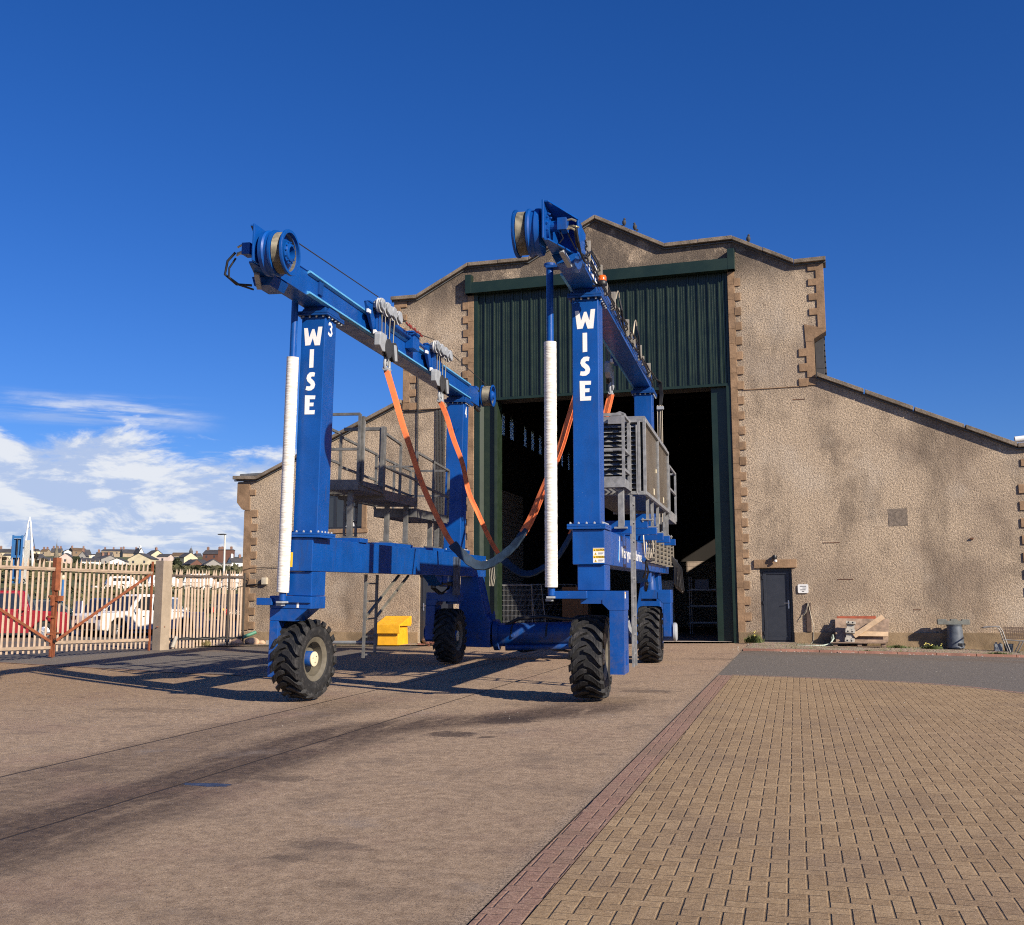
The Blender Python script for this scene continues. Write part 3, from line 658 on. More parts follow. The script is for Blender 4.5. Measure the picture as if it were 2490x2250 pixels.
# personnel door
def pdoor(x0, x1, z0, z1, y, handle_right=True, plain=True):
    mb = MB(); w = 0.075
    mb.box((x0, y, z0), (x0+w, y+0.08, z1)); mb.box((x1-w, y, z0), (x1, y+0.08, z1)); mb.box((x0+w, y, z1-w), (x1-w, y+0.08, z1)); mb.box((x0+w, y, z0), (x1-w, y+0.08, z0+0.035))
    mb.build('door_frame', M['door_frame'], shed, bevel=0.004)
    lx0, lx1, lz0, lz1 = x0+w+.004, x1-w-.004, z0+.04, z1-w-.004
    d = MB(); s = 0.085
    d.box((lx0, y-0.012, lz0), (lx0+s, y+0.055, lz1)); d.box((lx1-s, y-0.012, lz0), (lx1, y+0.055, lz1)); d.box((lx0+s, y-0.012, lz1-s), (lx1-s, y+0.055, lz1)); d.box((lx0+s, y-0.012, lz0), (lx1-s, y+0.055, lz0+s+.03))
    d.box((lx0+s, y+0.012, lz0+s+.03), (lx1-s, y+0.05, lz1-s))
    door = d.build('door', M['door_grey'], shed, bevel=0.005)
    h = MB(); hx = lx1-s/2 if handle_right else lx0+s/2; hz = z0+1.05
    h.box((hx-.018, y-.022, hz-.12), (hx+.018, y-.0125, hz+.11)); h.tube([(hx, y-.02, hz+.03), (hx, y-.065, hz+.03), (hx+(-.12 if handle_right else .12), y-.068, hz+.03)], 0.009, 8)
    h.build('handle', M['steel'], door)
    hg = MB()
    for zz in (z0+.25, z0+1.1, z1-.25): hg.box((x0+w-.02 if handle_right else x1-w-.02, y-.03, zz-.05), (x0+w+.02 if handle_right else x1-w+.02, y-.0125, zz+.05))
    hg.build('hinge', M['door_frame'], door)
pdoor(-2.06, -1.18, 0.86, 2.915, YF+0.11)
mb = MB(); mb.box((-2.12, YF-0.06, 0.70), (-1.12, YF+0.5, 0.86)); mb.build('doorstep', M['kerb_step'] if 'kerb_step' in M else M['coping'], shed, bevel=0.01)
pdoor(-12.42, -11.28, 0.83, 2.915, YF+0.12, handle_right=False)
# office window in the left wing
mb = MB(); x0, x1, z0, z1, y = -16.42, -14.39, 4.37, 5.6, YF+0.14
for a, b_ in (((x0, y, z0), (x0+.07, y+.07, z1)), ((x1-.07, y, z0), (x1, y+.07, z1)), ((x0+.07, y, z1-.07), (x1-.07, y+.07, z1)), ((x0+.07, y, z0), (x1-.07, y+.07, z0+.07)), ((-15.44, y, z0+.07), (-15.37, y+.07, z1-.07))): mb.box(a, b_)
win = mb.build('window', M['door_frame'], shed, bevel=0.004)
mb = MB(); mb.box((x0+.07, y+.03, z0+.07), (x1-.07, y+.04, z1-.07)); mb.build('pane', M['glass_dark'], win)
mb = MB(); mb.prism([(-15.05, 4.45), (-14.72, 4.45), (-14.78, 4.66)], 'y', y+0.024, y+0.029); mb.build('paper_notice', M['white'], win)
# small vent cover / light fittings that belong to the wall
mb = MB(); mb.box((-17.86, YF-0.12, 2.62), (-17.68, YF, 2.84)); mb.box((-17.80, YF-0.128, 2.66), (-17.72, YF-0.12, 2.80)); mb.build('meter_box', simple('cream_plastic', (0.55, 0.48, 0.36), 0.5, var=.1), shed, bevel=0.004)
# cables and conduits on the left wing
mb = MB()
mb.tube([(-12.50, YF-.05, 12.0-2.1), (-12.49, YF-.05, 6.0), (-12.5, YF-.05, 4.6)], 0.02, 6)
for i in range(7): mb.tube([(-11.88+0.05*i, YF-.035, 8.05), (-11.88+0.05*i, YF-.035, 3.0)], 0.014, 6)
mb.tube([(-13.0, YF-.03, 8.06), (-12.4, YF-.04, 8.04), (-11.5, YF-.03, 8.10), (-11.0, YF-.03, 8.14)], 0.018, 6)
mb.tube([(-18.75, YF-.06, 2.66), (-18.4, YF-.07, 2.60), (-18.0, YF-.07, 2.63), (-17.85, YF-.06, 2.68)], 0.022, 6)
mb.tube([(-18.7, YF-.05, 2.7), (-18.5, YF-.09, 2.86), (-18.35, YF-.09, 2.80), (-18.4, YF-.06, 2.65), (-18.62, YF-.06, 2.66)], 0.012, 6)
mb.tube([(-18.8, YF-.09, 2.85), (-18.55, YF-.08, 3.1), (-18.3, YF-.05, 3.16), (-17.2, YF-.04, 3.18), (-16.0, YF-.04, 3.20)], 0.008, 5)
build_each(mb, 'cable', M['black'], shed, smooth=True)
# wall lamp over the door
mb = MB(); mb.lathe([(0.03, 0), (0.065, 0.01), (0.075, 0.05), (0.06, 0.11), (0.02, 0.13)], (-1.63, YF-0.13, 3.16), 'z', 16); mb.box((-1.66, YF-.12, 3.22), (-1.60, YF, 3.28))
lp = mb.build('wall_lamp', M['black'], shed, smooth=True)
mb = MB(); mb.lathe([(0.02, 0), (0.04, 0.01), (0.045, 0.05), (0.03, 0.07)], (-1.60, YF-0.15, 3.08), 'z', 14); mb.build('lamp_glass', M['white'], lp, smooth=True)
# notice beside the door
mb = MB(); mb.prism([(-1.03, 2.235), (-1.0, 2.215), (-0.77, 2.215), (-0.745, 2.235), (-0.745, 2.44), (-0.77, 2.46), (-1.0, 2.46), (-1.03, 2.44)], 'y', YF-0.04, YF-0.025); mb.box((-1.0, YF-.025, 2.23), (-.77, YF, 2.44))
no = mb.build('notice', M['white'], shed)
mb = MB()
for zz, xa, xb in ((2.405, -0.97, -0.80), (2.355, -0.90, -0.80), (2.305, -0.96, -0.82), (2.262, -0.92, -0.86)):
    x = xa
    while x < xb: ww = random.uniform(.012, .03); mb.box((x, YF-.0425, zz-.010), (min(x+ww, xb), YF-.040, zz+.010)); x += ww+.006
mb.build('lettering', M['black'], no)
mb = MB(); mb.box((-0.83, YF-0.07, 1.14), (-0.70, YF, 1.94)); mb.build('timber_post', simple('rotten_timber', (0.075, 0.05, 0.04), 0.9, var=.3, scale=9), shed, bevel=0.01)
mb = MB()
mb.tube([(-1.04, YF-.03, 1.45), (-0.86, YF-.05, 1.70), (-0.77, YF-.09, 1.95), (-0.74, YF-.08, 1.80), (-0.70, YF-.07, 1.55), (-0.64, YF-.06, 1.3), (-0.66, YF-.06, 0.9), (-0.78, YF-.10, 0.78)], 0.009, 6)
mb.tube([(-0.77, YF-.09, 1.95), (-0.82, YF-.09, 1.70), (-0.90, YF-.06, 1.60)], 0.008, 6)
mb.build('loose_wire', simple('pale_cable', (0.5, 0.45, 0.34), 0.6), shed, smooth=True)
# interior and the roofs
mb = MB()
XL, XR, YB = XC-6.2, XC+6.2, 62.0
mb.box((XC+4.0, YF+0.5, 0.4), (XR, YF+0.55, 11.9)); mb.box((XL, YF+0.5, 0.4), (XC-4.0, YF+0.55, 11.9)); mb.box((XC-4.1, YF+0.5, 11.0), (XC+4.1, YF+0.56, 12.4))
mb.box((XR, YF+0.5, 0.4), (XR+0.16, YB, 8.75)); mb.box((XR, YF+0.5, 9.98), (XR+0.16, YB, 11.9)); mb.box((XL, YB, 0.4), (XR, YB+0.2, 13.6))
mb.box((XL-0.16, YF+0.5, 0.4), (XL, YB, 8.95)); mb.box((XL-0.16, YF+0.5, 9.98), (XL, YB, 11.9))
wins = [(33.1, 34.0), (34.4, 35.3), (36.4, 37.2), (37.7, 38.5), (41.2, 42.1), (42.5, 43.4), (44.6, 45.4), (45.8, 46.65), (47.1, 47.95), (48.4, 49.2), (51.3, 52.1), (52.7, 53.5), (54.1, 54.9), (56.0, 56.9)]
yy = YF+0.5
for a, b_ in wins: mb.box((XL-0.16, yy, 8.95), (XL, a, 9.98)); yy = b_
mb.box((XL-0.16, yy, 8.95), (XL, YB, 9.98))
yy = YF+0.5
for a, b_ in ((49.0, 50.2), (57.2, 58.6)): mb.box((XR, yy, 8.75), (XR+0.16, a, 9.98)); yy = b_
mb.box((XR, yy, 8.75), (XR+0.16, YB, 9.98))
for s in (1, -1):
    mb.prism([(XC, 13.35), (XC+s*6.6, 11.2), (XC+s*6.6, 11.32), (XC, 13.5)], 'y', YF+0.5, YB+0.3)
    mb.prism([(XC+s*6.4, 8.2), (XC+s*12.1, 5.75), (XC+s*12.1, 5.9), (XC+s*6.4, 8.35)], 'y', YF+0.5, YB+0.3)
    mb.box((XC+s*11.8, YF+0.5, 0.2), (XC+s*11.95, YB, 5.8))
for k in range(7): 
    y = 35+4*k
    for s in (1, -1): mb.bar((XC+s*6.2, y, 11.3), (XC, y, 13.3), 0.15)
    mb.bar((XL, y, 11.2), (XR, y, 11.2), 0.12)
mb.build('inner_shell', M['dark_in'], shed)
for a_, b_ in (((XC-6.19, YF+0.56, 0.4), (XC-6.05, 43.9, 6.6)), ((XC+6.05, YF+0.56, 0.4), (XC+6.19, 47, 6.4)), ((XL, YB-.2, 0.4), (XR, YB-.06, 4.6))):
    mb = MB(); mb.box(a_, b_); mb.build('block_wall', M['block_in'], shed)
mb = MB()
for a, b_ in wins: mb.box((XL-0.10, a, 8.95), (XL-0.09, b_, 9.98))
gm, gn, gb = new_mat('wired_glass'); gb.inputs['Base Color'].default_value = (0.75, 0.82, 0.85, 1); gb.inputs['Transmission Weight'].default_value = 0.85; gb.inputs['Roughness'].default_value = 0.6
build_each(mb, 'clerestory_pane', gm, shed)
mb = MB(); mb.box((XC+6.37, YF+0.52, 8.34), (XC+6.62, YB-16, 8.7)); mb.box((XC+6.37, YF+0.52, 8.7), (XC+6.62, 40, 9.9)); 
for k in range(7): mb.box((XC+6.62, YF+0.55, 8.40+0.17*k), (XC+6.68-.004*k, YF+2, 8.53+0.17*k))
for s in (1, -1): mb.box((XC+s*6.37, YF+0.52, 9.9), (XC+s*6.66, YB, 11.4))
build_each(mb, 'hung_slates', M['slate'], shed, bevel=0.01)
mb = MB(); mb.tube([(-19.0, YF+.3, 6.26), (-17.9, YF+.3, 6.28)], 0.07, 10); mb.build('gutter', M['lead'], shed, smooth=True)
mb = MB(); mb.tube([(4.80, YF+.1, 6.30), (5.3, YF+.1, 6.34)], 0.085, 12, caps=False); mb.build('gutter', M['white'], shed, smooth=True)
mb = MB(); mb.add([(XL, YF+0.4, 0.856), (XR, YF+0.4, 0.856), (XR, YB, 0.90), (XL, YB, 0.90)], [(0, 1, 2, 3)])
mb.build('shed_floor', simple('shed_floor_concrete', (0.13, 0.10, 0.085), 0.8, var=.3, scale=2), kind='structure', fix=False)
mb = MB(); mb.add([(-10.0, YF-0.15, 0.850), (-2.9, YF-0.15, 0.862), (-2.85, YF+0.45, 0.868), (-10.0, YF+0.45, 0.866)], [(0, 1, 2, 3)])
mb.build('threshold', simple('pale_threshold', (0.46, 0.38, 0.31), 0.9, var=.15, scale=4), kind='structure', fix=False)
# things standing inside the doorway
def mesh_panel(name, x0, y0, x1, y1, lean, label, h=2.0, z0=0.88):
    t = thing(name, label, 'fence panel', ((x0+x1)/2, (y0+y1)/2, z0), 'mesh panels inside the shed')
    d = Vector((x1-x0, y1-y0, 0)); L = d.length; d.normalize(); nrm_ = Vector((-d.y, d.x, 0))
    def Pt(u, v): return Vector((x0, y0, z0)) + d*u*L + Vector((0, 0, 1))*v*h*math.cos(lean) + nrm_*v*h*math.sin(lean)
    f = MB()
    for a, b_ in (((0, 0), (1, 0)), ((1, 0), (1, 1)), ((1, 1), (0, 1)), ((0, 1), (0, 0))): f.tube([Pt(*a), Pt(*b_)], 0.019, 8)
    f.build('frame', M['galv'], t, smooth=True)
    g = MB()
    n = int(L/0.045)
    for i in range(1, n): g.bar(Pt(i/n, 0), Pt(i/n, 1), 0.004)
    for i in range(1, 10): g.bar(Pt(0, i/10), Pt(1, i/10), 0.005)
    g.build('mesh', M['galv'], t)
    return t
M['galv'] = simple('galvanised_steel', (0.27, 0.275, 0.28), 0.5, 0.35, var=0.2, scale=9)
mesh_panel('mesh_panel', -11.6, 35.6, -9.75, 36.6, R(25), 'wire mesh panel leaning at the left inside the green doorway, brightest of the stack')
mesh_panel('mesh_panel', -11.2, 34.9, -9.9, 35.3, R(28), 'front mesh panel with bright tube frame leaning beside the left green jamb')
mesh_panel('mesh_panel', -10.4, 37.6, -8.9, 38.5, R(22), 'rear shaded mesh panel leaning behind the others, left of the white pipe')
mb = MB(); mb.box((-9.32, 37.1, 0.88), (-8.55, 37.75, 2.6)); mb.box((-8.545, 37.08, 0.88), (-8.38, 37.6, 2.58))
tag(mb.build('plywood_crate', simple('plywood', (0.20, 0.10, 0.045), 0.8, var=.2, scale=3), bevel=.01, origin=(-8.9, 37.4, .88)), 'brown plywood crate standing inside the doorway behind the white pipe', 'crate')
mb = MB(); mb.lathe([(0.13, 0), (0.12, .02), (0.03, 0.46)], (-10.05, 33.6, 0.93), 'z', 16); mb.box((-10.24, 33.41, 0.88), (-9.86, 33.79, .93))
tag(mb.build('traffic_cone', simple('red_cone_plastic', (0.62, 0.03, 0.02), 0.5, var=.05), origin=(-10.05, 33.6, 0.88)), 'red cone at the foot of the left green jamb', 'cone')
mb = MB(); mb.box((-7.45, 44.0, 0.9), (-6.35, 44.5, 3.0)); fr = mb.build('white_cabinet', simple('cream_cabinet', (0.55, 0.50, 0.42), 0.6, var=.1), bevel=.02, origin=(-6.9, 44.2, .9))
mb = MB()
for k in range(2): mb.box((-7.38+0.53*k, 43.97, 1.0), (-6.92+0.53*k, 43.999, 2.9))
mb.build('cabinet_door', simple('cream_cabinet_door', (0.62, 0.57, 0.48), 0.5, var=.05), fr, bevel=.006)
tag(fr, 'cream cabinet far inside the shed, seen over the right front tyre', 'cabinet')
mb = MB(); mb.box((-7.5, 38.0, 1.25), (-6.9, 38.5, 1.42)); mb.tube([(-7.5, 38.05, .9), (-7.5, 38.05, 1.6)], .03, 8); mb.tube([(-6.9, 38.05, .9), (-6.9, 38.05, 2.2)], .03, 8); mb.tube([(-7.5, 38.45, .9), (-7.5, 38.45, 1.3)], .03, 8); mb.tube([(-6.9, 38.45, .9), (-6.9, 38.45, 1.3)], .03, 8)
tag(mb.build('trolley', simple('bright_blue_steel', (0.02, 0.13, 0.42), 0.5), origin=(-7.2, 38.2, .9)), 'bright blue steel trolley inside the shed beside the cream cabinet', 'trolley')
t = thing('scaffold_rack', 'dark steel storage rack deep in the shadow at the right of the doorway', 'rack', (-4.2, 40, 0.9))
mb = MB()
for x in (-5.2, -4.2, -3.2): mb.tube([(x, 40, .9), (x, 40, 3.0)], .022, 8); mb.tube([(x, 40.6, .9), (x, 40.6, 3.0)], .022, 8)
build_each(mb, 'upright', M['galv'], t); mb = MB()
for z in (1.3, 1.9, 2.5): mb.tube([(-5.3, 40, z), (-3.1, 40, z)], .02, 8); mb.tube([(-5.3, 40.6, z), (-3.1, 40.6, z)], .02, 8); mb.box((-5.2, 40.02, z+.02), (-3.2, 40.58, z+.05))
build_each(mb, 'shelf', M['galv'], t); mb = MB(); mb.box((-5.0, 40.1, 2.56), (-4.5, 40.5, 2.9)); mb.box((-4.1, 40.1, 2.56), (-3.7, 40.5, 2.95))
tag(mb.build('storage_box', simple('grey_box', (0.12, 0.13, 0.16), .6), origin=(-4.3, 40.3, 2.56)), 'grey boxes on the rack in the dark right part of the shed', 'box')
# birds on the copings
def bird(x, z, lab, flip=1):
    b = MB(); y = YF+0.05
    b.lathe([(0.005, -0.10), (0.04, -0.07), (0.065, -0.01), (0.06, 0.05), (0.03, 0.09)], (0, 0, 0), 'z', 10)
    b.lathe([(0.01, 0.07), (0.035, 0.10), (0.035, 0.13), (0.012, 0.155)], (0.012*flip, 0, 0), 'z', 10)
    b.add([(0.03*flip, -.008, .125), (0.03*flip, .008, .125), (0.075*flip, 0, .115), (0.03*flip, 0, .105)], [(0, 1, 2), (0, 2, 3), (1, 3, 2), (0, 3, 1)])
    b.box((-0.10*flip, -.015, -.13), (-0.03*flip, .015, -.07)); b.bar((0, -.015, -.14), (0, -.015, -.08), .008); b.bar((0, .015, -.14), (0, .015, -.08), .008)
    b.V = [v+Vector((x, y, z+0.14)) for v in b.V]
    tag(b.build('pigeon', simple('pigeon_feathers', (0.04, 0.04, 0.045), .8), origin=(x, y, z), smooth=True), lab, 'bird', 'pigeons on the roof copings')
bird(-5.78, 13.44, 'pigeon nearest the gable peak, on the sloping coping'); bird(-5.45, 13.26, 'pigeon just right of another on the peak coping', -1)
bird(-2.06, 12.52, 'lone dark pigeon on the right shoulder of the parapet')
# ---------------------------------------------------------------- the travelling boat hoist
def rm(a, b, c):
    return (Matrix.Rotation(a, 4, 'Z') @ Matrix.Rotation(b, 4, 'X') @ Matrix.Rotation(c, 4, 'Y'))
MR = Matrix.Translation((-3.588, 15.0, 2.936)) @ rm(R(3.76), R(1.32), R(0.37))
ML = Matrix.Translation((-7.823, 14.502, 2.884)) @ rm(R(3.98), R(1.41), R(1.58))
def paint(name, col, rough=0.32, dirt=(0.03, 0.035, 0.05)):
    m, n, b = new_mat(name); p = n.obj()
    a = n.noise(p, 2.0, 5, 0.6); s = n.noise(n.scale(p, (6, 6, 1.2)), 1.0, 6, 0.7); f = n.noise(p, 60.0, 3, 0.6)
    c = n.mix(n.step(a, 0.3, 0.7), tuple(v*0.86 for v in col), tuple(v*1.12 for v in col))
    c = n.mix(n.m('MULTIPLY', n.step(s, 0.55, 0.75), 0.45), c, dirt)
    chip = n.m('MULTIPLY', n.step(n.vor(p, 14.0), 0.07, 0.03), n.step(n.noise(p, 3.0, 3, 0.6), 0.5, 0.6))
    c = n.mix(n.m('MULTIPLY', chip, 0.6), c, (0.25, 0.30, 0.40))
    wz = n.sep(n.pos())[2]; dust = n.m('MULTIPLY', n.step(wz, 2.3, 0.5), n.step(n.noise(p, 7.0, 6, 0.75), 0.42, 0.66))
    c = n.mix(n.m('MULTIPLY', dust, 0.42), c, (0.13, 0.105, 0.085))
    rust = n.m('MULTIPLY', n.step(n.noise(n.scale(p, (9, 9, 1.6)), 1.3, 6, 0.75), 0.66, 0.74), n.step(n.noise(p, 0.9, 3, 0.6), 0.48, 0.6)); c = n.mix(n.m('MULTIPLY', rust, 0.45), c, (0.10, 0.045, 0.02))
    n.put(b.inputs['Base Color'], c); n.put(b.inputs['Roughness'], n.step(s, 0.3, 0.75, rough, rough+0.22))
    b.inputs['Specular IOR Level'].default_value = 0.35; b.inputs['Coat Weight'].default_value = 0.12; b.inputs['Coat Roughness'].default_value = 0.15
    n.put(b.inputs['Normal'], n.bump(n.noise(p, 5.0, 3, 0.5), 0.003)); return m
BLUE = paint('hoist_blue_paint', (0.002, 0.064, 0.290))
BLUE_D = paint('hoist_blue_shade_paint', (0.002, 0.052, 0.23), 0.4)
RAIL = paint('sky_gloss_rail_blue', (0.10, 0.36, 0.62), 0.35, dirt=(0.05, 0.16, 0.35))  # lighter blue: gloss of the bright sky on the rails, put into the colour
GREY = simple('grey_cast_paint', (0.33, 0.35, 0.37), 0.45, var=0.12, scale=6, dirt=(0.15, 0.15, 0.15), dirt_amt=.4)
GALV = M['galv']; BLACK = M['black']; WHITE = simple('white_vinyl', (0.80, 0.80, 0.78), 0.4, var=0.02)
RUB, rn, rb = new_mat('tyre_rubber'); _p = rn.obj(); _f = rn.noise(_p, 9.0, 6, 0.7); _g = rn.noise(_p, 40.0, 4, 0.7)
rn.put(rb.inputs['Base Color'], rn.mix(rn.m('MULTIPLY', rn.step(_f, 0.48, 0.68), 0.8), (0.010, 0.010, 0.011), (0.055, 0.052, 0.050))); rb.inputs['Roughness'].default_value = 0.75
rn.put(rb.inputs['Normal'], rn.bump(_g, 0.004))
WRAP, wn, wb_ = new_mat('wrapped_white_hose'); _p = wn.obj(); _x, _y, _z = wn.sep(_p)
_w = wn.m('SINE', wn.m('MULTIPLY', wn.m('ADD', _z, wn.m('MULTIPLY', wn.noise(_p, 3.0, 3, .6), 0.12)), 150.0)); _w = wn.m('MULTIPLY', _w, wn.step(_z, 0.9, 1.6))
wn.put(wb_.inputs['Base Color'], wn.mix(wn.step(wn.noise(wn.scale(_p, (1, 1, 6)), 6.0, 5, .7), .4, .75), (0.78, 0.755, 0.69), (0.50, 0.44, 0.36))); wb_.inputs['Roughness'].default_value = 0.75
wn.put(wb_.inputs['Normal'], wn.bump(wn.m('ADD', _w, wn.m('MULTIPLY', wn.noise(_p, 30, 3, .6), 0.8)), 0.0009))
ORANGE, on_, ob_ = new_mat('orange_webbing'); _p = on_.obj()
on_.put(ob_.inputs['Base Color'], on_.mix(on_.step(on_.noise(_p, 5.0, 5, .7), .4, .75), (0.86, 0.20, 0.06), (0.42, 0.11, 0.045))); ob_.inputs['Roughness'].default_value = 0.85
SLEEVE = simple('navy_sleeve', (0.014, 0.036, 0.070), 0.75, var=0.35, scale=5, bumpd=.006, bscale=20)
SLEEVE.name = 'navy_sleeve'
ROPE = simple('wire_rope', (0.22, 0.20, 0.15), 0.55, 0.4, var=0.2, scale=20)
RIM = simple('beige_rim', (0.13, 0.115, 0.085), 0.5, var=.2, scale=6, dirt=(0.07, 0.06, 0.05), dirt_amt=.5)
CREAM = simple('cream_cap', (0.66, 0.58, 0.40), 0.5, var=.06)

hoist = thing('boat_hoist', 'tall blue four-wheeled boat hoist with white lettering down its two front columns', 'boat hoist', (-5.8, 19.5, 0.5))
def part(mb, name, mat, parent=None, bevel=0.0, smooth=False, label=None, kind=None):
    # origin at the middle of its own geometry, so textures stay local
    return mb.build(name, mat, parent or hoist, bevel=bevel, smooth=smooth, label=label, kind=kind)

def part_each(mb, name, mat, parent=None, **kw):
    return build_each(mb, name, mat, parent or hoist, **kw)
def bolts(mb, pts, axis='z', r=0.016, h=0.018):
    for p in pts:
        mb.lathe([(r, -h), (r, h), (0.45*r, h+0.012)], p, axis, 6)
GL = {  # strokes of the fat condensed capitals, in a unit box
 'W': [(0, .95), (.20, .95), (.30, .42), (.45, .88), (.57, .88), (.71, .42), (.78, 1), (1, 1), (.90, 0), (.62, 0), (.50, .40), (.37, .02), (.10, 0)],
 'I': [(0, 1), (1, 1), (1, .02), (0, 0)],
 'E': [(0, 1), (1, .98), (.97, .79), (.46, .79), (.46, .61), (.86, .61), (.84, .42), (.46, .42), (.46, .21), (1, .22), (.97, 0), (.03, 0)]}
def ribbon_poly(cl, w):
    L, Rr = [], []
    for i, (x, y) in enumerate(cl):
        a, b_ = cl[max(0, i-1)], cl[min(len(cl)-1, i+1)]; t = Vector((b_[0]-a[0], b_[1]-a[1])).normalized(); ww = w[i] if isinstance(w, list) else w
        L.append((x-t.y*ww, y+t.x*ww)); Rr.append((x+t.y*ww, y-t.x*ww))
    return L, Rr
def wise(Mx, parent):
    mb = MB(Mx); y = -0.0035
    def put(poly, x0, x1, z0, z1): mb.prism([(x0+(x1-x0)*a, z0+(z1-z0)*b_) for a, b_ in poly], 'y', y, -0.0005)
    put(GL['W'], .045, .345, 2.87, 3.16); put(GL['I'], .155, .222, 2.52, 2.81); put(GL['E'], .105, .275, 1.80, 2.095)
    cl = [(.90, .86), (.70, .88), (.48, .87), (.33, .78), (.28, .68), (.36, .58), (.52, .51), (.68, .43), (.76, .32), (.70, .20), (.52, .13), (.30, .12), (.04, .15)]
    L, Rr = ribbon_poly([(x*.155, z*.29) for x, z in cl], [.030, .034, .036, .036, .036, .036, .036, .036, .036, .036, .035, .033, .030])
    for i in range(len(cl)-1):
        q = [L[i], L[i+1], Rr[i+1], Rr[i]]
        mb.prism([(.11+a, 2.165+b_) for a, b_ in q], 'y', y, -0.0005)
    return part(mb, 'lettering', WHITE, parent)

def digit3(Mx, parent, x, z, s, plane='x', flip=False):
    mb = MB(Mx); cl = [(-.42, .40), (-.15, .52), (.15, .50), (.33, .33), (.25, .12), (0, .04), (.28, -.06), (.40, -.27), (.22, -.48), (-.12, -.54), (-.42, -.42)]
    L, Rr = ribbon_poly([(a*s, b_*s) for a, b_ in cl], s*0.13)
    for i in range(len(cl)-1):
        q = [L[i], L[i+1], Rr[i+1], Rr[i]]; mb.prism([(x[1]+a, z+b_) for a, b_ in q], 'x', x[0], x[0]+0.003)
    return part(mb, 'number', WHITE, parent)

# ---- tyre with curved bar lugs
def tyre_mesh():
    mb = MB(); P = [(.315, -.185), (.36, -.215), (.44, -.226), (.515, -.216), (.540, -.188), (.548, -.10), (.551, 0), (.548, .10), (.540, .188), (.515, .216), (.44, .226), (.36, .215), (.315, .185)]
    mb.lathe(P, axis='x', n=64, closed=True)
    def rad(x): return 0.552 - 0.10*(abs(x)/0.2)**4*0.14
    for s in (1, -1):
        for k in range(19):
            th0 = 2*math.pi*(k + (0.5 if s > 0 else 0))/19
            path = [(-0.018, 0.0), (0.045, 0.005), (0.085, 0.035), (0.125, 0.095), (0.165, 0.175), (0.205, 0.255), (0.228, 0.300), (0.228, 0.31)]
            wid = [.040, .075, .078, .080, .088, .100, .106, .104]; vs = []
            for i, (xx, dt) in enumerate(path):
                r0 = rad(xx)-0.01; r1 = 0.600 if i < 5 else (0.594, 0.575, 0.520)[i-5]
                if i == 7: r0 = 0.50
                x = s*xx; 
                for r_, w_ in ((r0, wid[i]*1.12), (r1, wid[i])):
                    for sg in (-1, 1):
                        th = th0+dt+sg*w_/2/0.58; vs.append((x+(0.012*s if (i >= 6 and r_ == r1) else 0), r_*math.cos(th), r_*math.sin(th)))
            fs = []
            for i in range(len(path)-1):
                a = 4*i; b_ = a+4
                fs += [(a, a+1, b_+1, b_), (a+2, b_+2, b_+3, a+3), (a, b_, b_+2, a+2), (a+1, a+3, b_+3, b_+1)]
            fs += [(0, 2, 3, 1), (4*len(path)-4, 4*len(path)-3, 4*len(path)-1, 4*len(path)-2)]
            mb.add(vs, fs)
    return mb
def wheel(Mx, x, y, z, steer, cam, kind):
    """kind: 'open' shows the dished inner side, 'driven' carries the reduction hub on the outer side (+1/-1)"""
    mb = tyre_mesh(); Mw = Mx @ Matrix.Translation((x, y, z)) @ Matrix.Rotation(steer, 4, 'Z') @ Matrix.Rotation(cam, 4, 'X')
    me_o = mb.build('wheel', RUB, None, origin=(0, 0, 0), smooth=False)
    me_o.parent = hoist; me_o.matrix_local = Matrix.Translation(-parent_pos(hoist)) @ Mw
    r = MB(); r.lathe([(.318, -.195), (.335, -.20), (.335, -.185), (.29, -.17), (.27, -.06), (.262, .03), (.27, .10), (.29, .17), (.335, .185), (.335, .20), (.318, .195), (.26, .165), (.245, .02), (.10, .0), (.10, -.02), (.245, -.03), (.275, -.165)], axis='x', n=40, closed=True)
    ro = r.build('rim', RIM, None, origin=(0, 0, 0), smooth=True); ro.parent = me_o
    h = MB(); s = kind
    h.lathe([(.12, -.10), (.12, .02), (.115, .16), (.108, .17)], axis='x', n=28); ho = h.build('hub', BLUE, None, origin=(0, 0, 0), smooth=True); ho.parent = me_o
    c = MB(); c.lathe([(.112, .17), (.112, .185), (.10, .188)], axis='x', n=28); 
    co = c.build('hub_cap', CREAM, None, origin=(0, 0, 0), smooth=True); co.parent = me_o
    d = MB(); 
    for a in range(3): d.lathe([(.009, .188), (.009, .192)], (0, .055*math.cos(a*2.1+.6), .055*math.sin(a*2.1+.6)), 'x', 8)
    do = d.build('hub_bolt', BLACK, None, origin=(0, 0, 0)); do.parent = me_o
    return me_o

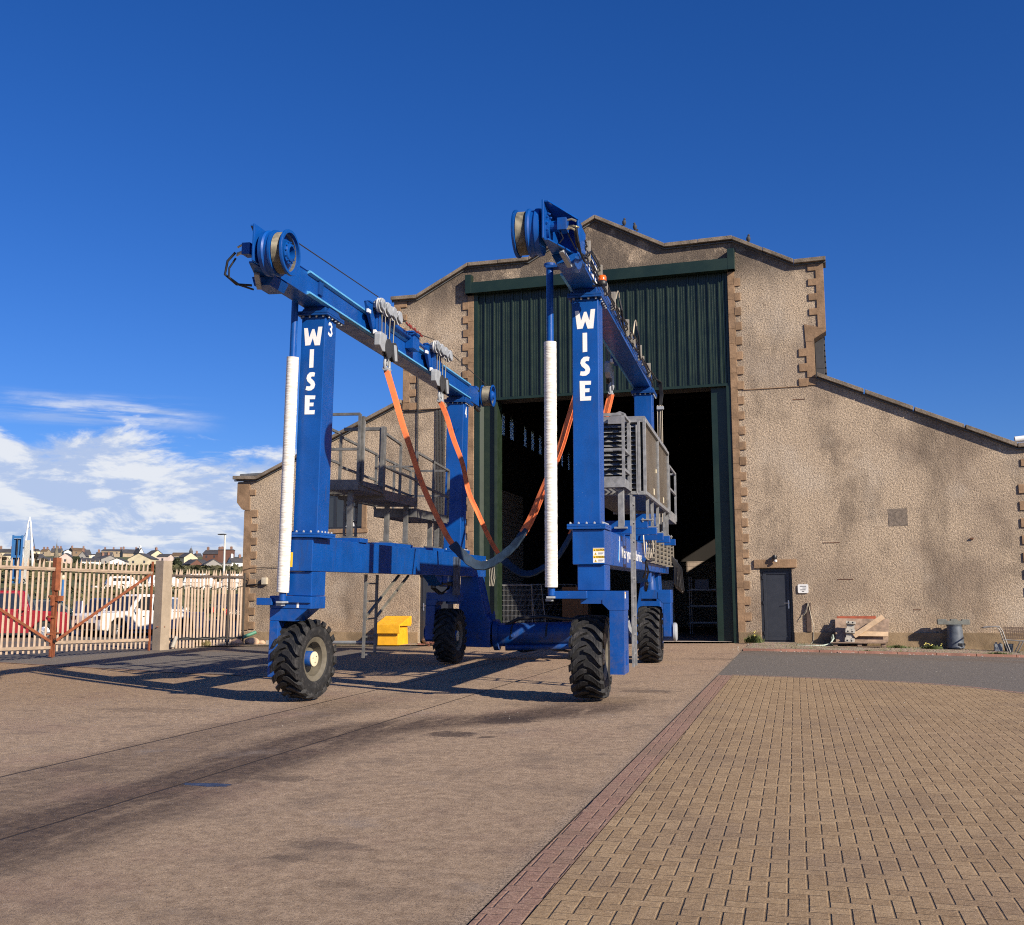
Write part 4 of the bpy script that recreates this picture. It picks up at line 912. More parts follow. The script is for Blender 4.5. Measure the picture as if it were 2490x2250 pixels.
def build_side(S, Mx):
    rt = S == 'R'
    def X(u): return u if rt else 0.39-u
    def mbx(): return MB(Mx)
    # lower side beam
    b0, b1 = (-0.012, 0.452) if rt else (0.04, 0.40)
    mb = mbx(); mb.box((X(b0), -0.045, -0.58), (X(b1), 10.55 if not rt else 10.9, -0.075)); beam = part(mb, 'side_beam', BLUE, bevel=0.010)
    mb = mbx(); 
    for yy in (0.86, 2.05, 3.35, 6.4): mb.box((X(b1)-.002 if rt else X(b1)+.002, yy, -.57), (X(b1)+.0025 if rt else X(b1)-.0025, yy+.006, -.085)); mb.box((X(b0), yy, -.57), (X(b0)+(.0025 if not rt else -.0025), yy+.006, -.085))
    build_each(mb, 'seam', BLUE_D, beam)
    # columns
    for ci, y0 in enumerate((0.0, 8.01)):
        mb = mbx(); mb.box((0, y0, -0.0), (0.39, y0+0.44, 3.33))
        if ci == 1: mb.prism([(0.10, 2.60), (0.10, 2.75), (0.19, 2.75)] if rt else [(0.20, 2.60), (0.20, 2.75), (0.29, 2.75)], 'y', y0-0.06, y0)
        colm = part(mb, 'column', BLUE, bevel=0.012)
        mb = mbx(); mb.box((-0.085, y0-0.085, -0.036), (0.475, y0+0.525, 0.0)); mb.box((-0.085, y0-0.085, -0.074), (0.475, y0+0.525, -0.038)); part(mb, 'base_flange', BLUE, colm, bevel=0.004)
        mb = mbx(); bolts(mb, [(x, y0-0.05, 0.0) for x in (-.04, .08, .195, .31, .43)] + [(0.435, y0+yy, 0.0) for yy in (.08, .2, .32, .45)] + [(-0.045, y0+yy, 0.0) for yy in (.08, .2, .32, .45)]); part(mb, 'flange_bolt', GREY, colm)
        mb = mbx(); mb.box((-0.06, y0-0.06, 3.335), (0.45, y0+0.62, 3.365)); mb.box((-0.06, y0-0.06, 3.368), (0.45, y0+0.62, 3.40))
        for xx in (-0.03, 0.39):
            mb.prism([(y0+0.03, 3.402), (y0+0.56, 3.402), (y0+0.44, 3.475), (y0+0.10, 3.475)], 'x', xx, xx+0.025)
        mb.prism([(xx, zz) for xx, zz in ((-0.05, 3.33), (0.0, 3.22), (0.39, 3.22), (0.44, 3.33))], 'y', y0+0.10, y0+0.12)
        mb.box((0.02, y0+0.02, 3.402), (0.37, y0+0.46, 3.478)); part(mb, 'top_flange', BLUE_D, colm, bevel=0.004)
        mb = mbx(); bolts(mb, [(x, y0-0.02, 3.325) for x in (.03, .14, .25, .36)] + [(xx, y0+yy, 3.325) for yy in (.06, .19, .32, .45, .56) for xx in (-.03, .42)], r=0.017); part(mb, 'top_bolt', GREY, colm)
        if ci == 0: wise(Mx, colm)
        if not rt and ci == 0: digit3(Mx, colm, (0.390, 0.20), 3.16, 0.17)
        if not rt and ci == 1:
            mb = mbx()
            for q in ([(.10, 3.02), (.13, 3.02), (.13, 3.26), (.10, 3.26)], [(.02, 3.08), (.16, 3.08), (.16, 3.11), (.02, 3.11)], [(.02, 3.11), (.055, 3.11), (.13, 3.26), (.10, 3.26)]): mb.prism([(y0+.12+a, b_) for a, b_ in q], 'x', .39, .3935)
            part(mb, 'number', WHITE, colm)
    # top girder
    yF, yB = -1.28, (9.36 if not rt else 8.52)
    mb = mbx(); mb.box((0.0, yF, 3.482), (0.355, yB, 3.86)); gd = part(mb, 'girder', BLUE, bevel=0.008)
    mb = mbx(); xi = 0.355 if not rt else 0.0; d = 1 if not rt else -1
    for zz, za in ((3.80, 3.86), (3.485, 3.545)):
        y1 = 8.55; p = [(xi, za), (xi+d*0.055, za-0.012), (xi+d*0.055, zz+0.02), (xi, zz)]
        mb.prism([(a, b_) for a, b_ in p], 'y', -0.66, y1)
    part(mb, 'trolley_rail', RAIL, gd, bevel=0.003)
    # winch bracket and drum in front of the girder
    def drum(yc, zc, u0, u1, r, name='winch_drum', facew=True):
        a, b_ = X(u0), X(u1); inn, outr = (a, b_) if rt else (b_, a)    # inn is the plate side
        xo = X(u0)                                                       # the open face looks inwards
        s = -1 if rt else 1; c = (xo, yc, zc); L = abs(u1-u0)
        m1 = mbx(); T = lambda prof: [(rr, -s*o) for rr, o in prof]
        m1.lathe(T([(r*.98, 0.0), (r, 0.01), (r, 0.035), (r*.80, 0.04), (r*.80, L*.50), (r, L*.52), (r, L*.60), (r*.93, L*.66), (r*.93, L*.78), (r, L*.84), (r*.97, L), (r*.78, L+.01), (r*.5, L+.05), (r*.5, L+.11), (.05, L+.11), (.05, .10), (r*.84, .09), (r*.86, 0.0)]), c, 'x', 48, closed=True)
        dr = part(m1, name, BLUE, smooth=True)
        m2 = mbx(); pr = []; n = 9
        for i in range(n*6+1): o = 0.042+(L*0.37)*i/(n*6); pr.append((r*.87+0.009*abs(math.sin(math.pi*i/6)), -s*o))
        pr = [(r*.79, pr[0][1])]+pr+[(r*.79, pr[-1][1])]
        m2.lathe(pr, c, 'x', 48, closed=True); part(m2, 'rope_coil', ROPE, dr, smooth=True)
        m3 = mbx(); m3.lathe(T([(.16 if r > .25 else .12, .095), (.155 if r > .25 else .115, .03), (.13, .02), (.12, -.0), (.085, -.012), (.08, .09)]), c, 'x', 32, closed=False)
        bolts(m3, [(xo+s*(-.025), yc+.14*math.cos(q*.5236), zc+.14*math.sin(q*.5236)) for q in range(12)], 'x', .012, .012); part(m3, 'gear_hub', BLUE, dr, smooth=True)
        return dr
    drum(-2.10, 3.655, -0.37, -0.02, 0.31)
    mb = mbx()
    def pz(poly, z0, z1): mb.prism([(X(a), b_) for a, b_ in poly], 'z', z0, z1)
    mb.box((X(0.03), -2.40, 3.48), (X(0.055), -1.28, 3.985))
    pz([(0.057, -2.36), (0.11, -2.36), (0.37, -1.60), (0.37, -1.285), (0.057, -1.285)], 3.962, 3.985)
    pz([(0.057, -2.36), (0.11, -2.36), (0.37, -1.60), (0.37, -1.285), (0.057, -1.285)], 3.46, 3.483)
    mb.box((X(0.345), -1.60, 3.484), (X(0.37), -1.0, 3.96)); mb.box((X(0.057), -1.30, 3.484), (X(0.344), -1.282, 3.96))
    mb.prism([(X(0.03), 3.458), (X(0.37), 3.458), (X(0.33), 3.33), (X(0.10), 3.33)], 'y', -1.75, -1.285)
    wb = part(mb, 'winch_bracket', BLUE, bevel=0.004)
    mb = mbx(); bolts(mb, [(X(0.065), -2.10+.17*math.cos(q*.5236), 3.72+.17*math.sin(q*.5236)) for q in range(12)], 'x', .014, .014); part(mb, 'bracket_bolt', BLUE, wb)
    mb = mbx(); mb.lathe([(.07, 0), (.07, .14), (.05, .15)] if rt else [(.07, 0), (.07, -.14), (.05, -.15)], (X(0.06), -2.10, 3.72), 'x', 16); mb.box((X(0.19), -2.20, 3.64), (X(0.31), -2.02, 3.80)); mot = part(mb, 'winch_motor', BLUE, bevel=0.004)
    mb = mbx(); s = 1 if rt else -1
    for (dy, dz, e) in ((0, .05, .03), (.05, -.02, .06), (-.04, -.08, .02)):
        mb.tube([(X(.31), -2.10+dy, 3.74+dz), (X(.36), -2.10+dy, 3.75+dz), (X(.39+e), -2.10+dy, 3.72+dz)], .015, 8)
    part_each(mb, 'hose_fitting', simple('brass_fitting', (.55, .48, .30), .35, .7), mot, smooth=True)
    mb = mbx()
    if rt:
        mb.tube([(.42, -2.1, 3.68), (.44, -2.05, 3.52), (.44, -1.9, 3.42), (.42, -1.6, 3.45), (.40, -1.3, 3.56), (.40, -1.05, 3.60)], .016, 8)
        mb.tube([(.40, -2.1, 3.66), (.41, -2.0, 3.50), (.46, -1.7, 3.36), (.45, -1.4, 3.42), (.42, -1.1, 3.55)], .016, 8)
        mb.tube([(.31, -2.1, 3.62), (.36, -1.8, 3.50), (.43, -1.5, 3.50), (.46, -1.15, 3.66), (.42, -1.0, 3.66)], .010, 6)
        mb.tube([(.22, -2.15, 3.64), (.27, -2.2, 3.52), (.22, -2.2, 3.46)], .008, 6)
    else:
        mb.tube([(-.06, -2.1, 3.70), (-.16, -2.12, 3.58), (-.20, -2.1, 3.40), (-.10, -1.95, 3.30), (.05, -1.8, 3.32)], .018, 8)
        mb.tube([(-.05, -2.1, 3.62), (-.13, -2.12, 3.48), (-.14, -2.1, 3.36), (-.04, -1.98, 3.28), (.08, -1.8, 3.26)], .014, 8)
    part_each(mb, 'winch_hose', BLACK, mot, smooth=True)
    mb = mbx(); mb.bar((X(.20), -1.95, 3.44), (X(.27), -1.70, 3.30), .07, .05); part_each(mb, 'work_light', GREY, wb, bevel=.006)
    if not rt: digit3(Mx @ Matrix.Translation((0.02, -2.405, 3.40)) @ Matrix.Rotation(R(-90), 4, 'Z') @ Matrix.Translation((0, .1, 0)) if 0 else Mx, wb, (0.05, -1.9), 3.40, 0.10) if 0 else None
    # front guard pipe
    ux = -0.30 if rt else 0.44
    px = X(ux); 
    mb = mbx(); mb.tube([(px, -0.16, -1.02), (px, -0.16, 3.80)], 0.052, 24); gp = part(mb, 'guard_pipe', BLUE, smooth=True)
    mb = mbx(); zs = [-0.90 + 3.56*i/90 for i in range(91)]
    mb.tube([(px+random.uniform(-.0015, .0015), -0.16+random.uniform(-.0015, .0015), z) for z in zs], [0.091+random.uniform(-.0008, .0008) for _ in zs], 28); part(mb, 'pipe_wrap', WRAP, gp, smooth=True)
    mb = mbx(); mb.lathe([(.085, 3.80), (.085, 3.84)], (px, -0.16, 0), 'z', 24); mb.prism([(px-.05, -.24), (px+.05, -.24), (X(.12), -.26), (X(.12), -.12), (px+.02, -.08)] if rt else [(px+.05, -.24), (px-.05, -.24), (X(.12), -.26), (X(.12), -.12), (px-.02, -.08)], 'z', 3.76, 3.80); mb.box((X(.0), -.26, 3.60), (X(.12), -.12, 3.80)); part(mb, 'pipe_bracket', BLUE_D, gp, bevel=.004)
    mb = mbx(); mb.box((px-.055, -.27, -1.06), (px+.055, -.02, -1.03)); mb.box((px-.075, -.22, -1.10), (px+.02, -.10, -1.065)); part(mb, 'pipe_shoe', GREY, gp, bevel=.004)
    # stub, fork and wheel, front
    mb = mbx(); mb.box((X(0.05), 0.0, -0.95), (X(0.45), 0.52, -0.583)); part(mb, 'stub', BLUE, bevel=.012)
    mb = mbx()
    if rt:
        mb.box((0.10, -.04, -1.135), (0.72, 0.50, -.955)); mb.prism([(0.155, -1.136), (0.42, -1.136), (0.42, -1.1365), (0.10, -1.05)], 'y', 0, .4)
        mb.prism([(0.413, -1.075), (0.725, -1.075), (0.725, -1.225), (0.505, -1.225), (0.413, -1.135)], 'y', -.055, .46)
        mb.box((0.512, -.05, -2.12), (0.715, .455, -1.226)); mb.box((.655, .18, -2.0), (.73, .34, -1.8))
    else:
        mb.box((-.31, -.04, -1.14), (0.36, 0.50, -.955)); mb.prism([(-.308, -1.141), (0.30, -1.141), (0.10, -1.31), (0.09, -1.33), (-.308, -1.33)], 'y', -.03, .44); mb.box((-.302, -.035, -2.16), (-.16, .44, -1.331))
    fk = part(mb, 'wheel_fork', BLUE, bevel=.010)
    mb = mbx()
    if rt: mb.prism([(-.29, -.955), (.19, -.955), (.205, -.965), (.205, -1.06), (.19, -1.065), (-.29, -1.065), (-.30, -1.05), (-.30, -.965)], 'y', -.15, -.041)
    else: mb.box((-.48, -.14, -1.095), (-.235, .02, -.99)); mb.box((-.30, -.075, -1.05), (.355, -.041, -.96))
    part(mb, 'shoe_arm', BLUE, fk, bevel=.006)
    mb = mbx(); mb.box(*(((.722, .02, -1.06), (.7265, .11, -.97)) if rt else ((.13, -.046, -1.125), (.165, -.0425, -1.045)))); part(mb, 'sticker', WHITE, fk)
    if rt:
        mb = mbx(); mb.box((.7268, .02, -.995), (.728, .11, -.975)); part(mb, 'sticker_band', simple('amber_print', (.8, .4, .03), .5), fk)
    wh = wheel(Mx, 0.17 if rt else 0.07, 0.44, -1.905, R(0 if rt else -8), R(7), 1)
    # rear fork and driven wheel
    mb = mbx()
    if rt:
        mb.box((.08, 8.05, -1.15), (.72, 8.62, -.955)); mb.prism([(.44, -1.0), (.725, -1.0), (.725, -1.24), (.54, -1.24), (.44, -1.14)], 'y', 8.04, 8.58); mb.box((.55, 8.05, -1.95), (.715, 8.56, -1.241))
    else:
        mb.box((-.38, 8.05, -1.15), (.335, 8.62, -.955)); mb.prism([(-.385, -1.10), (-.10, -1.10), (-.16, -1.24), (-.385, -1.24)], 'y', 8.04, 8.58); mb.box((-.385, 8.05, -2.0), (-.17, 8.56, -1.241))
    rf = part(mb, 'wheel_fork', BLUE, bevel=.010)
    mb = mbx(); mb.lathe([(.17, -1.20), (.17, -1.152)], (X(.22), 8.35, 0), 'z', 28); mb.lathe([(.14, -.954), (.13, -.78), (.10, -.70), (.10, -.582)], (X(.25), 8.35, 0), 'z', 28); part(mb, 'turntable', BLUE_D, rf, smooth=True)
    mb = mbx()
    if rt: mb.lathe([(.155, .53), (.155, .74), (.13, .75)], (0, 8.32, -1.90), 'x', 32)
    else: mb.lathe([(.155, -.43), (.155, -.14), (.13, -.13)], (0, 8.32, -1.90), 'x', 32)
    rh = part(mb, 'drive_hub', BLUE, rf, smooth=True)
    mb = mbx(); mb.lathe([(.20, .752), (.20, .80), (.17, .825), (.10, .83)] if rt else [(.16, -.45), (.15, -.432)], (0, 8.32, -1.86), 'x', 32); part(mb, 'hub_cover', GREY if rt else BLUE_D, rf, smooth=True)
    wr = wheel(Mx, 0.25 if rt else 0.12, 8.32, -1.905, 0, R(19), 1)
    # brackets under beam near the rear wheels
    mb = mbx(); mb.box((X(.05), 6.95, -.80), (X(.40), 7.25, -.583)); mb.prism([(6.4, -.583), (6.95, -.583), (6.95, -.80)], 'x', X(.08), X(.36)); part(mb, 'under_bracket', BLUE, bevel=.006)
    mb = mbx(); mb.lathe([(.055, 6.9), (.055, 7.8)], (X(.10), 0, -.76), 'y', 16); mb.lathe([(.03, 7.8), (.03, 8.2)], (X(.10), 0, -.76), 'y', 12)
    for k in range(4): mb.tube([(X(.3), 6.9+.12*k, -.6), (X(.32), 6.95+.1*k, -.85), (X(.25), 7.3+.1*k, -.98), (X(.2), 7.9, -.86+.02*k)], .014, 6)
    part(mb, 'steering_ram', BLACK, smooth=True)
    return dict(beam=beam, girder=gd, drum=drum, X=X, mbx=mbx, fork=rf)
SL = build_side('L', ML); SR = build_side('R', MR)

# wheel copies share one tyre mesh
ws = [o for o in COL.objects if o.name.split('.')[0] == 'wheel']
for o in ws[1:]:
    o.data = ws[0].data
    for c, c0 in zip(sorted(o.children, key=lambda q: q.name), sorted(ws[0].children, key=lambda q: q.name)): c.data = c0.data

# ---- rear drum on the left girder
mb = MB(ML); r = .265; yc, zc = 9.86, 3.80
mb.lathe([(r, .62), (r, .60), (r*.8, .596), (r*.8, .37), (r, .366), (r, .34), (.10, .33), (.10, .25), (.05, .25), (.05, .52), (r*.85, .53), (r*.86, .62)], (0, yc, zc), 'x', 44, closed=True)
d4 = part(mb, 'winch_drum', BLUE, smooth=True)
mb = MB(ML); mb.lathe([(r*.79, .375)] + [(r*.88+.008*abs(math.sin(math.pi*i/5)), .375+.20*i/40) for i in range(41)] + [(r*.79, .575)], (0, yc, zc), 'x', 44, closed=True); part(mb, 'rope_coil', ROPE, d4, smooth=True)
mb = MB(ML); mb.lathe([(.13, .53), (.12, .60), (.09, .61), (.08, .64), (.05, .645)], (0, yc, zc), 'x', 28); part(mb, 'gear_hub', BLUE, d4, smooth=True)
mb = MB(ML); mb.box((.02, 9.362, 3.50), (.33, 9.60, 3.84)); mb.box((.20, 9.20, 3.862), (.36, 9.45, 3.93)); mb.prism([(9.60, 3.5), (10.1, 3.55), (10.1, 3.80), (9.60, 3.86)], 'x', .20, .245); part(mb, 'winch_bracket', BLUE, bevel=.006)
mb = MB(ML); mb.bar((.30, 9.35, 3.44), (.36, 9.52, 3.38), .08, .07); part_each(mb, 'work_light', BLACK, bevel=.01)

# ---- sheave carriages, falls and hook blocks
def carriage(S, Mx, y0, n, parent_label=None):
    X = SL['X'] if S == 'L' else SR['X']; s = 1 if S == 'L' else -1
    def mbx(): return MB(Mx)
    mb = mbx(); xi = .357 if S == 'L' else -.002
    def q(d): return xi + s*d
    mb.prism([(y0+0.0, 3.97), (y0+.20, 4.03), (y0+.62, 4.03), (y0+.62, 3.56), (y0+.42, 3.50), (y0+.10, 3.80)], 'x', q(.057), q(.10)); mb.box((q(.058), y0+.40, 3.54), (q(.15), y0+1.0, 4.0))
    mb.prism([(y0+.05, 3.90), (y0+.35, 4.02), (y0+.42, 3.62), (y0+.30, 3.55)], 'x', q(.10), q(.125))
    cg = part(mb, 'carriage', BLUE, bevel=.006)
    mb = mbx(); mb.box((q(.10), y0+.02, 3.78), (q(.14), y0+.14, 3.84)); mb.box((q(.10), y0+.36, 3.49), (q(.15), y0+.52, 3.56)); part_each(mb, 'guide_pad', WHITE, cg, bevel=.004)
    # four sheaves along the girder
    mb = mbx(); gb_ = mbx()
    ys = [y0+.32, y0+.62, y0+.92, y0+1.22]
    for i, yy in enumerate(ys):
        zc = 3.97
        mb.lathe([(.125, .0), (.125, .012), (.10, .022), (.10, .034), (.125, .044), (.125, .056)] if s > 0 else [(.125, 0), (.125, -.012), (.10, -.022), (.10, -.034), (.125, -.044), (.125, -.056)], (q(.20), yy, zc), 'x', 24)
        gb_.prism([(yy-.13, zc+.02), (yy-.06, zc+.11), (yy+.06, zc+.10), (yy+.12, zc-.02), (yy+.07, zc-.10), (yy-.08, zc-.06)], 'x', q(.27), q(.30)); gb_.prism([(yy-.10, zc+.02), (yy-.04, zc+.09), (yy+.05, zc+.08), (yy+.10, zc-.02), (yy+.02, zc-.10)], 'x', q(.15), q(.175))
    gb_.box((q(.13), y0+.25, 3.92), (q(.30), y0+.40, 4.03)); gb_.box((q(.16), y0+.72, 3.90), (q(.29), y0+.84, 4.06)); gb_.box((q(.16), ys[0], 3.955), (q(.28), ys[-1], 3.985))
    part_each(mb, 'sheave', simple('sheave_grey', (.50, .50, .49), .5, var=.15), cg, smooth=True); part(gb_, 'sheave_housing', GREY, cg, bevel=.008)
    mb = mbx(); zb = 3.42
    for yy in (y0+.42, y0+.60, y0+.85, y0+1.08): mb.tube([(q(.23), yy, 3.95), (q(.23), yy+(y0+.72-yy)*.12, zb)], .0085, 6)
    part(mb, 'fall_rope', ROPE, cg, smooth=True)
    yb = y0+.74
    mb = mbx()
    mb.prism([(yb-.44, 3.46), (yb-.40, 3.52), (yb-.10, 3.52), (yb-.10, 3.22), (yb-.30, 3.20), (yb-.44, 3.28)], 'x', q(.15), q(.26))
    mb.prism([(yb+.02, 3.45), (yb+.10, 3.49), (yb+.26, 3.44), (yb+.26, 3.10), (yb+.14, 3.02), (yb+.02, 3.10)], 'x', q(.16), q(.20)); mb.prism([(yb+.22, 3.42), (yb+.36, 3.44), (yb+.44, 3.16), (yb+.30, 3.14)], 'x', q(.24), q(.28))
    hb = part(mb, 'hook_block', GREY, bevel=.012)
    mb = mbx()
    for yy in (yb-.02, yb+.30): mb.lathe([(.17, 0), (.17, s*.02), (.13, s*.03), (.13, s*.045), (.17, s*.055), (.17, s*.075)], (q(.20), yy, 3.30), 'x', 26)
    part_each(mb, 'block_sheave', simple('greasy_sheave', (.06, .06, .062), .5, .3), hb, smooth=True)
    mb = mbx(); x0 = q(.21)
    mb.tube([(x0, yb-.02, 3.16), (x0, yb-.05, 3.04), (x0, yb-.03, 2.97), (x0, yb+.05, 2.93)], .026, 10); mb.tube([(x0, yb+.18, 3.12), (x0, yb+.20, 3.02), (x0, yb+.18, 2.97), (x0, yb+.10, 2.93)], .026, 10)
    mb.lathe([(.04, -.12), (.045, -.11), (.045, -.08), (.028, -.08), (.028, .08), (.045, .08), (.045, .11), (.04, .12)], (x0, yb+.08, 2.955), 'y', 14); part(mb, 'shackle', GREY, hb, smooth=True)
    return Mx @ Vector((x0, yb+.08, 2.93))
hA = carriage('L', ML, 1.53, 0); hB = carriage('L', ML, 4.80, 1)
hC = carriage('R', MR, 1.75, 0); hD = carriage('R', MR, 4.95, 1)
mb = MB(ML); 
xr = .357+.23
mb.tube([(xr, -1.98, 3.97), (xr, 1.75, 4.085)], .0085, 6); mb.tube([(xr, 2.85, 4.07), (xr, 3.3, 3.99), (xr, 4.2, 3.99), (xr, 5.0, 4.09)], .0085, 6); mb.tube([(xr, 6.1, 4.07), (.47, 9.78, 4.04)], .0085, 6)
part(mb, 'hoist_rope', simple('dark_rope', (.03, .028, .025), .7), smooth=True)
mb = MB(ML)
for i in range(14): yy = 3.25+.07*i; mb.tube([(xr, yy, 3.985), (xr+random.uniform(-.02, .02), yy+.05, 3.985+random.uniform(-.04, .05)), (xr, yy+.09, 3.985)], .014, 5)
part(mb, 'rope_tie', simple('red_black_tie', (.25, .03, .02), .8, var=.8, scale=30), smooth=True)
# spreader ram between the carriages, mid bracket
mb = MB(ML); mb.lathe([(.055, 2.7), (.055, 3.95)], (.43, 0, 3.90), 'y', 18); mb.lathe([(.032, 4.35), (.032, 4.95)], (.43, 0, 3.90), 'y', 14); part(mb, 'trolley_ram', BLUE, smooth=True)
mb = MB(ML); mb.box((.357, 3.90, 3.68), (.52, 4.28, 4.0)); mb.box((.357, 3.88, 3.98), (.53, 4.30, 4.012)); part(mb, 'ram_bracket', BLUE, bevel=.006)

# ---- hydraulic pipes, clamps and beacon along the right girder
mb = MB(MR)
for k in range(6):
    x = .375+.012*(k % 2)+.02*(k//3); z = 3.84-.052*k
    mb.tube([(x+.03*math.sin(i*1.3+k), -1.1+i*.96, z+.012*math.sin(i*2.1+k*1.7)) if i else (x, -1.1, z) for i in range(11)], .0125, 6)
part_each(mb, 'hydraulic_hose', BLACK, smooth=True)
mb = MB(MR)
for yy in (-1.0, .15, 1.65, 3.5, 5.6, 7.35): mb.box((.36, yy, 3.56), (.425, yy+.03, 3.87)); mb.box((.425, yy, 3.58), (.435, yy+.035, 3.87))
for yy in (.9, 2.4, 4.2, 4.7, 6.3): mb.box((.36, yy, 3.60), (.41, yy+.03, 3.80))
part_each(mb, 'hose_clamp', simple('beige_clamp', (.30, .27, .22), .5, .3), bevel=.003)
mb = MB(MR)
for yy, hh in ((1.95, 4.05), (4.55, 4.20)):
    mb.tube([(.40, yy-.1, 3.80), (.41, yy-.04, hh-.22), (.42, yy, hh-.12), (.43, yy+.05, hh-.08), (.44, yy+.11, hh-.10), (.44, yy+.13, hh-.17)], .014, 8)
part_each(mb, 'hose_elbow', simple('dull_brass', (.45, .38, .26), .4, .5), smooth=True)
mb = MB(MR)
for yy, hh in ((2.08, 3.88), (4.68, 4.03)): mb.tube([(.44, yy, hh), (.48, yy+.03, hh-.2), (.46, yy+.3, 3.5), (.42, yy+.8, 3.55)], .018, 8)
for k in range(4): mb.tube([(.40+.02*k, 8.2, 3.80-.04*k), (.50+.02*k, 8.5, 3.66), (.52+.02*k, 8.62, 3.40), (.50+.015*k, 8.60, 3.15)], .014, 6)
part_each(mb, 'drop_hose', BLACK, smooth=True)
mb = MB(MR)
for k in range(4): mb.tube([(.46+.034*k, 8.55+.02*(k % 2), 3.15), (.46+.034*k, 8.55+.02*(k % 2), .1)], .0085, 8)
part(mb, 'riser_pipe', simple('cream_pipe', (.42, .36, .27), .5, .2), smooth=True)
mb = MB(MR); mb.box((.45, 8.5, 3.05), (.60, 8.60, 3.12)); mb.box((.45, 8.5, 2.1), (.60, 8.60, 2.15)); part_each(mb, 'riser_clamp', GREY)
mb = MB(MR)     # block lettering on the outer face of the girder, tall white capitals seen at a slant
def blk(yc, w, polys):
    for p in polys: mb.prism([(yc+a*w, 3.535+b_*.27) for a, b_ in p], 'x', .3565, .359)
yy = -1.0
for ch in range(4):
    w = .24; y0 = -1.02+.31*ch
    if ch == 0: P = [[(0, 1), (.22, 1), (.35, .3), (.2, 0), (.1, 0)], [(.2, 0), (.35, .3), (.5, .8), (.62, .8), (.45, 0)], [(.5, .8), (.62, .8), (.78, .3), (.92, 0), (.7, 0)], [(.78, .3), (.8, 1), (1, 1), (.92, 0)]]
    elif ch == 1: P = [[(.3, 0), (.7, 0), (.7, 1), (.3, 1)]]
    elif ch == 2: P = [[(.1, .8), (.9, .8), (.9, 1), (.1, 1)], [(.1, .4), (.4, .4), (.4, .8), (.1, .8)], [(.1, .4), (.9, .4), (.9, .6), (.41, .6)], [(.6, .0), (.9, .0), (.9, .4), (.6, .4)], [(.1, 0), (.6, 0), (.6, .2), (.1, .2)]]
    else: P = [[(.1, 0), (.4, 0), (.4, 1), (.1, 1)], [(.4, 0), (.95, 0), (.95, .2), (.4, .2)], [(.4, .4), (.85, .4), (.85, .6), (.4, .6)], [(.4, .8), (.95, .8), (.95, 1), (.4, 1)]]
    blk(y0, w, P)
part(mb, 'lettering', WHITE, SR['girder'])
mb = MB(MR); mb.lathe([(.07, 3.41), (.075, 3.42), (.072, 3.46), (.062, 3.475)], (.50, -.33, 0), 'z', 24); mb.bar((.42, -.33, 3.42), (.36, -.33, 3.50), .03); mb.box((.36, -.36, 3.40), (.50, -.30, 3.42)); be = part(mb, 'beacon', BLACK, smooth=True)
mb = MB(MR); mb.lathe([(.062, 3.4755), (.062, 3.535), (.05, 3.555), (.02, 3.56)], (.50, -.33, 0), 'z', 24); am, an, ab = new_mat('amber_lens'); ab.inputs['Base Color'].default_value = (.95, .18, .02, 1); ab.inputs['Roughness'].default_value = .15; ab.inputs['Transmission Weight'].default_value = .3; part(mb, 'beacon_lens', am, be, smooth=True)

# ---- stickers and the name on the right side beam
mb = MB(MR); mb.box((.285, -.0475, -.555), (.448, -.0455, -.355)); mb.box((.285, -.0475, -.352), (.448, -.0455, -.345)); st1 = part(mb, 'warning_sticker', WHITE)
mb = MB(MR); mb.box((.288, -.0487, -.392), (.445, -.0476, -.355)); mb.box((.288, -.0487, -.492), (.445, -.0476, -.455))
yel = simple('yellow_print', (.85, .55, .04), .5, var=.03)
for zc in (-.425, -.525): mb.prism([(.302, zc-.020), (.342, zc-.020), (.322, zc+.018)], 'y', -.0487, -.0476)
part(mb, 'yellow_panel', yel, st1)
mb = MB(MR)
for zc in (-.425, -.525):
    mb.box((.360, -.0497, zc+.010), (.438, -.0477, zc+.013)); mb.box((.360, -.0497, zc), (.430, -.0477, zc+.003)); mb.box((.360, -.0497, zc-.010), (.420, -.0477, zc-.007)); mb.prism([(.316, zc-.012), (.328, zc-.012), (.322, zc+.008)], 'y', -.0497, -.0488)
for zc in (-.374, -.474): mb.prism([(.298, zc-.010), (.318, zc-.010), (.308, zc+.009)], 'y', -.0497, -.0488)
part(mb, 'pictogram', BLACK, st1)
rotF = Matrix.Rotation(R(90), 3, 'X')
text_mesh('CAUTION', .030, (.327, -.0492, -.384), rotF, BLACK, 'caution_text', st1, sx=.95, M=MR, extrude=.0006, offset=.0008)
text_mesh('WARNING', .030, (.327, -.0492, -.484), rotF, BLACK, 'warning_text', st1, sx=.93, M=MR, extrude=.0006, offset=.0008)
rotS = Matrix.Rotation(R(90), 3, 'Z') @ Matrix.Rotation(R(90), 3, 'X')
text_mesh('Maryport Marina', .255, (.4545, 1.86, -.43), rotS, WHITE, 'name_text', SR['beam'], sx=1.72, M=MR, extrude=.001, offset=.003)
mb = MB(MR); mb.prism([(1.42, -.50), (1.50, -.46), (1.62, -.20), (1.60, -.15), (1.56, -.25), (1.47, -.44)], 'x', .4525, .455); part(mb, 'sail_emblem', simple('light_blue_print', (.08, .38, .75), .4, var=.02), SR['beam'])
mb = MB(MR); mb.prism([(1.54, -.52), (1.62, -.47), (1.68, -.30), (1.645, -.12), (1.60, -.10), (1.635, -.30), (1.60, -.45)], 'x', .4525, .455); mb.box((.4525, 1.56, -.18), (.455, 1.66, -.16)); part(mb, 'sail_emblem', WHITE, SR['beam'])
mb = MB(ML); mb.box((.0, -.0475, -.52), (.035, -.0455, -.30)); part(mb, 'warning_sticker', yel)

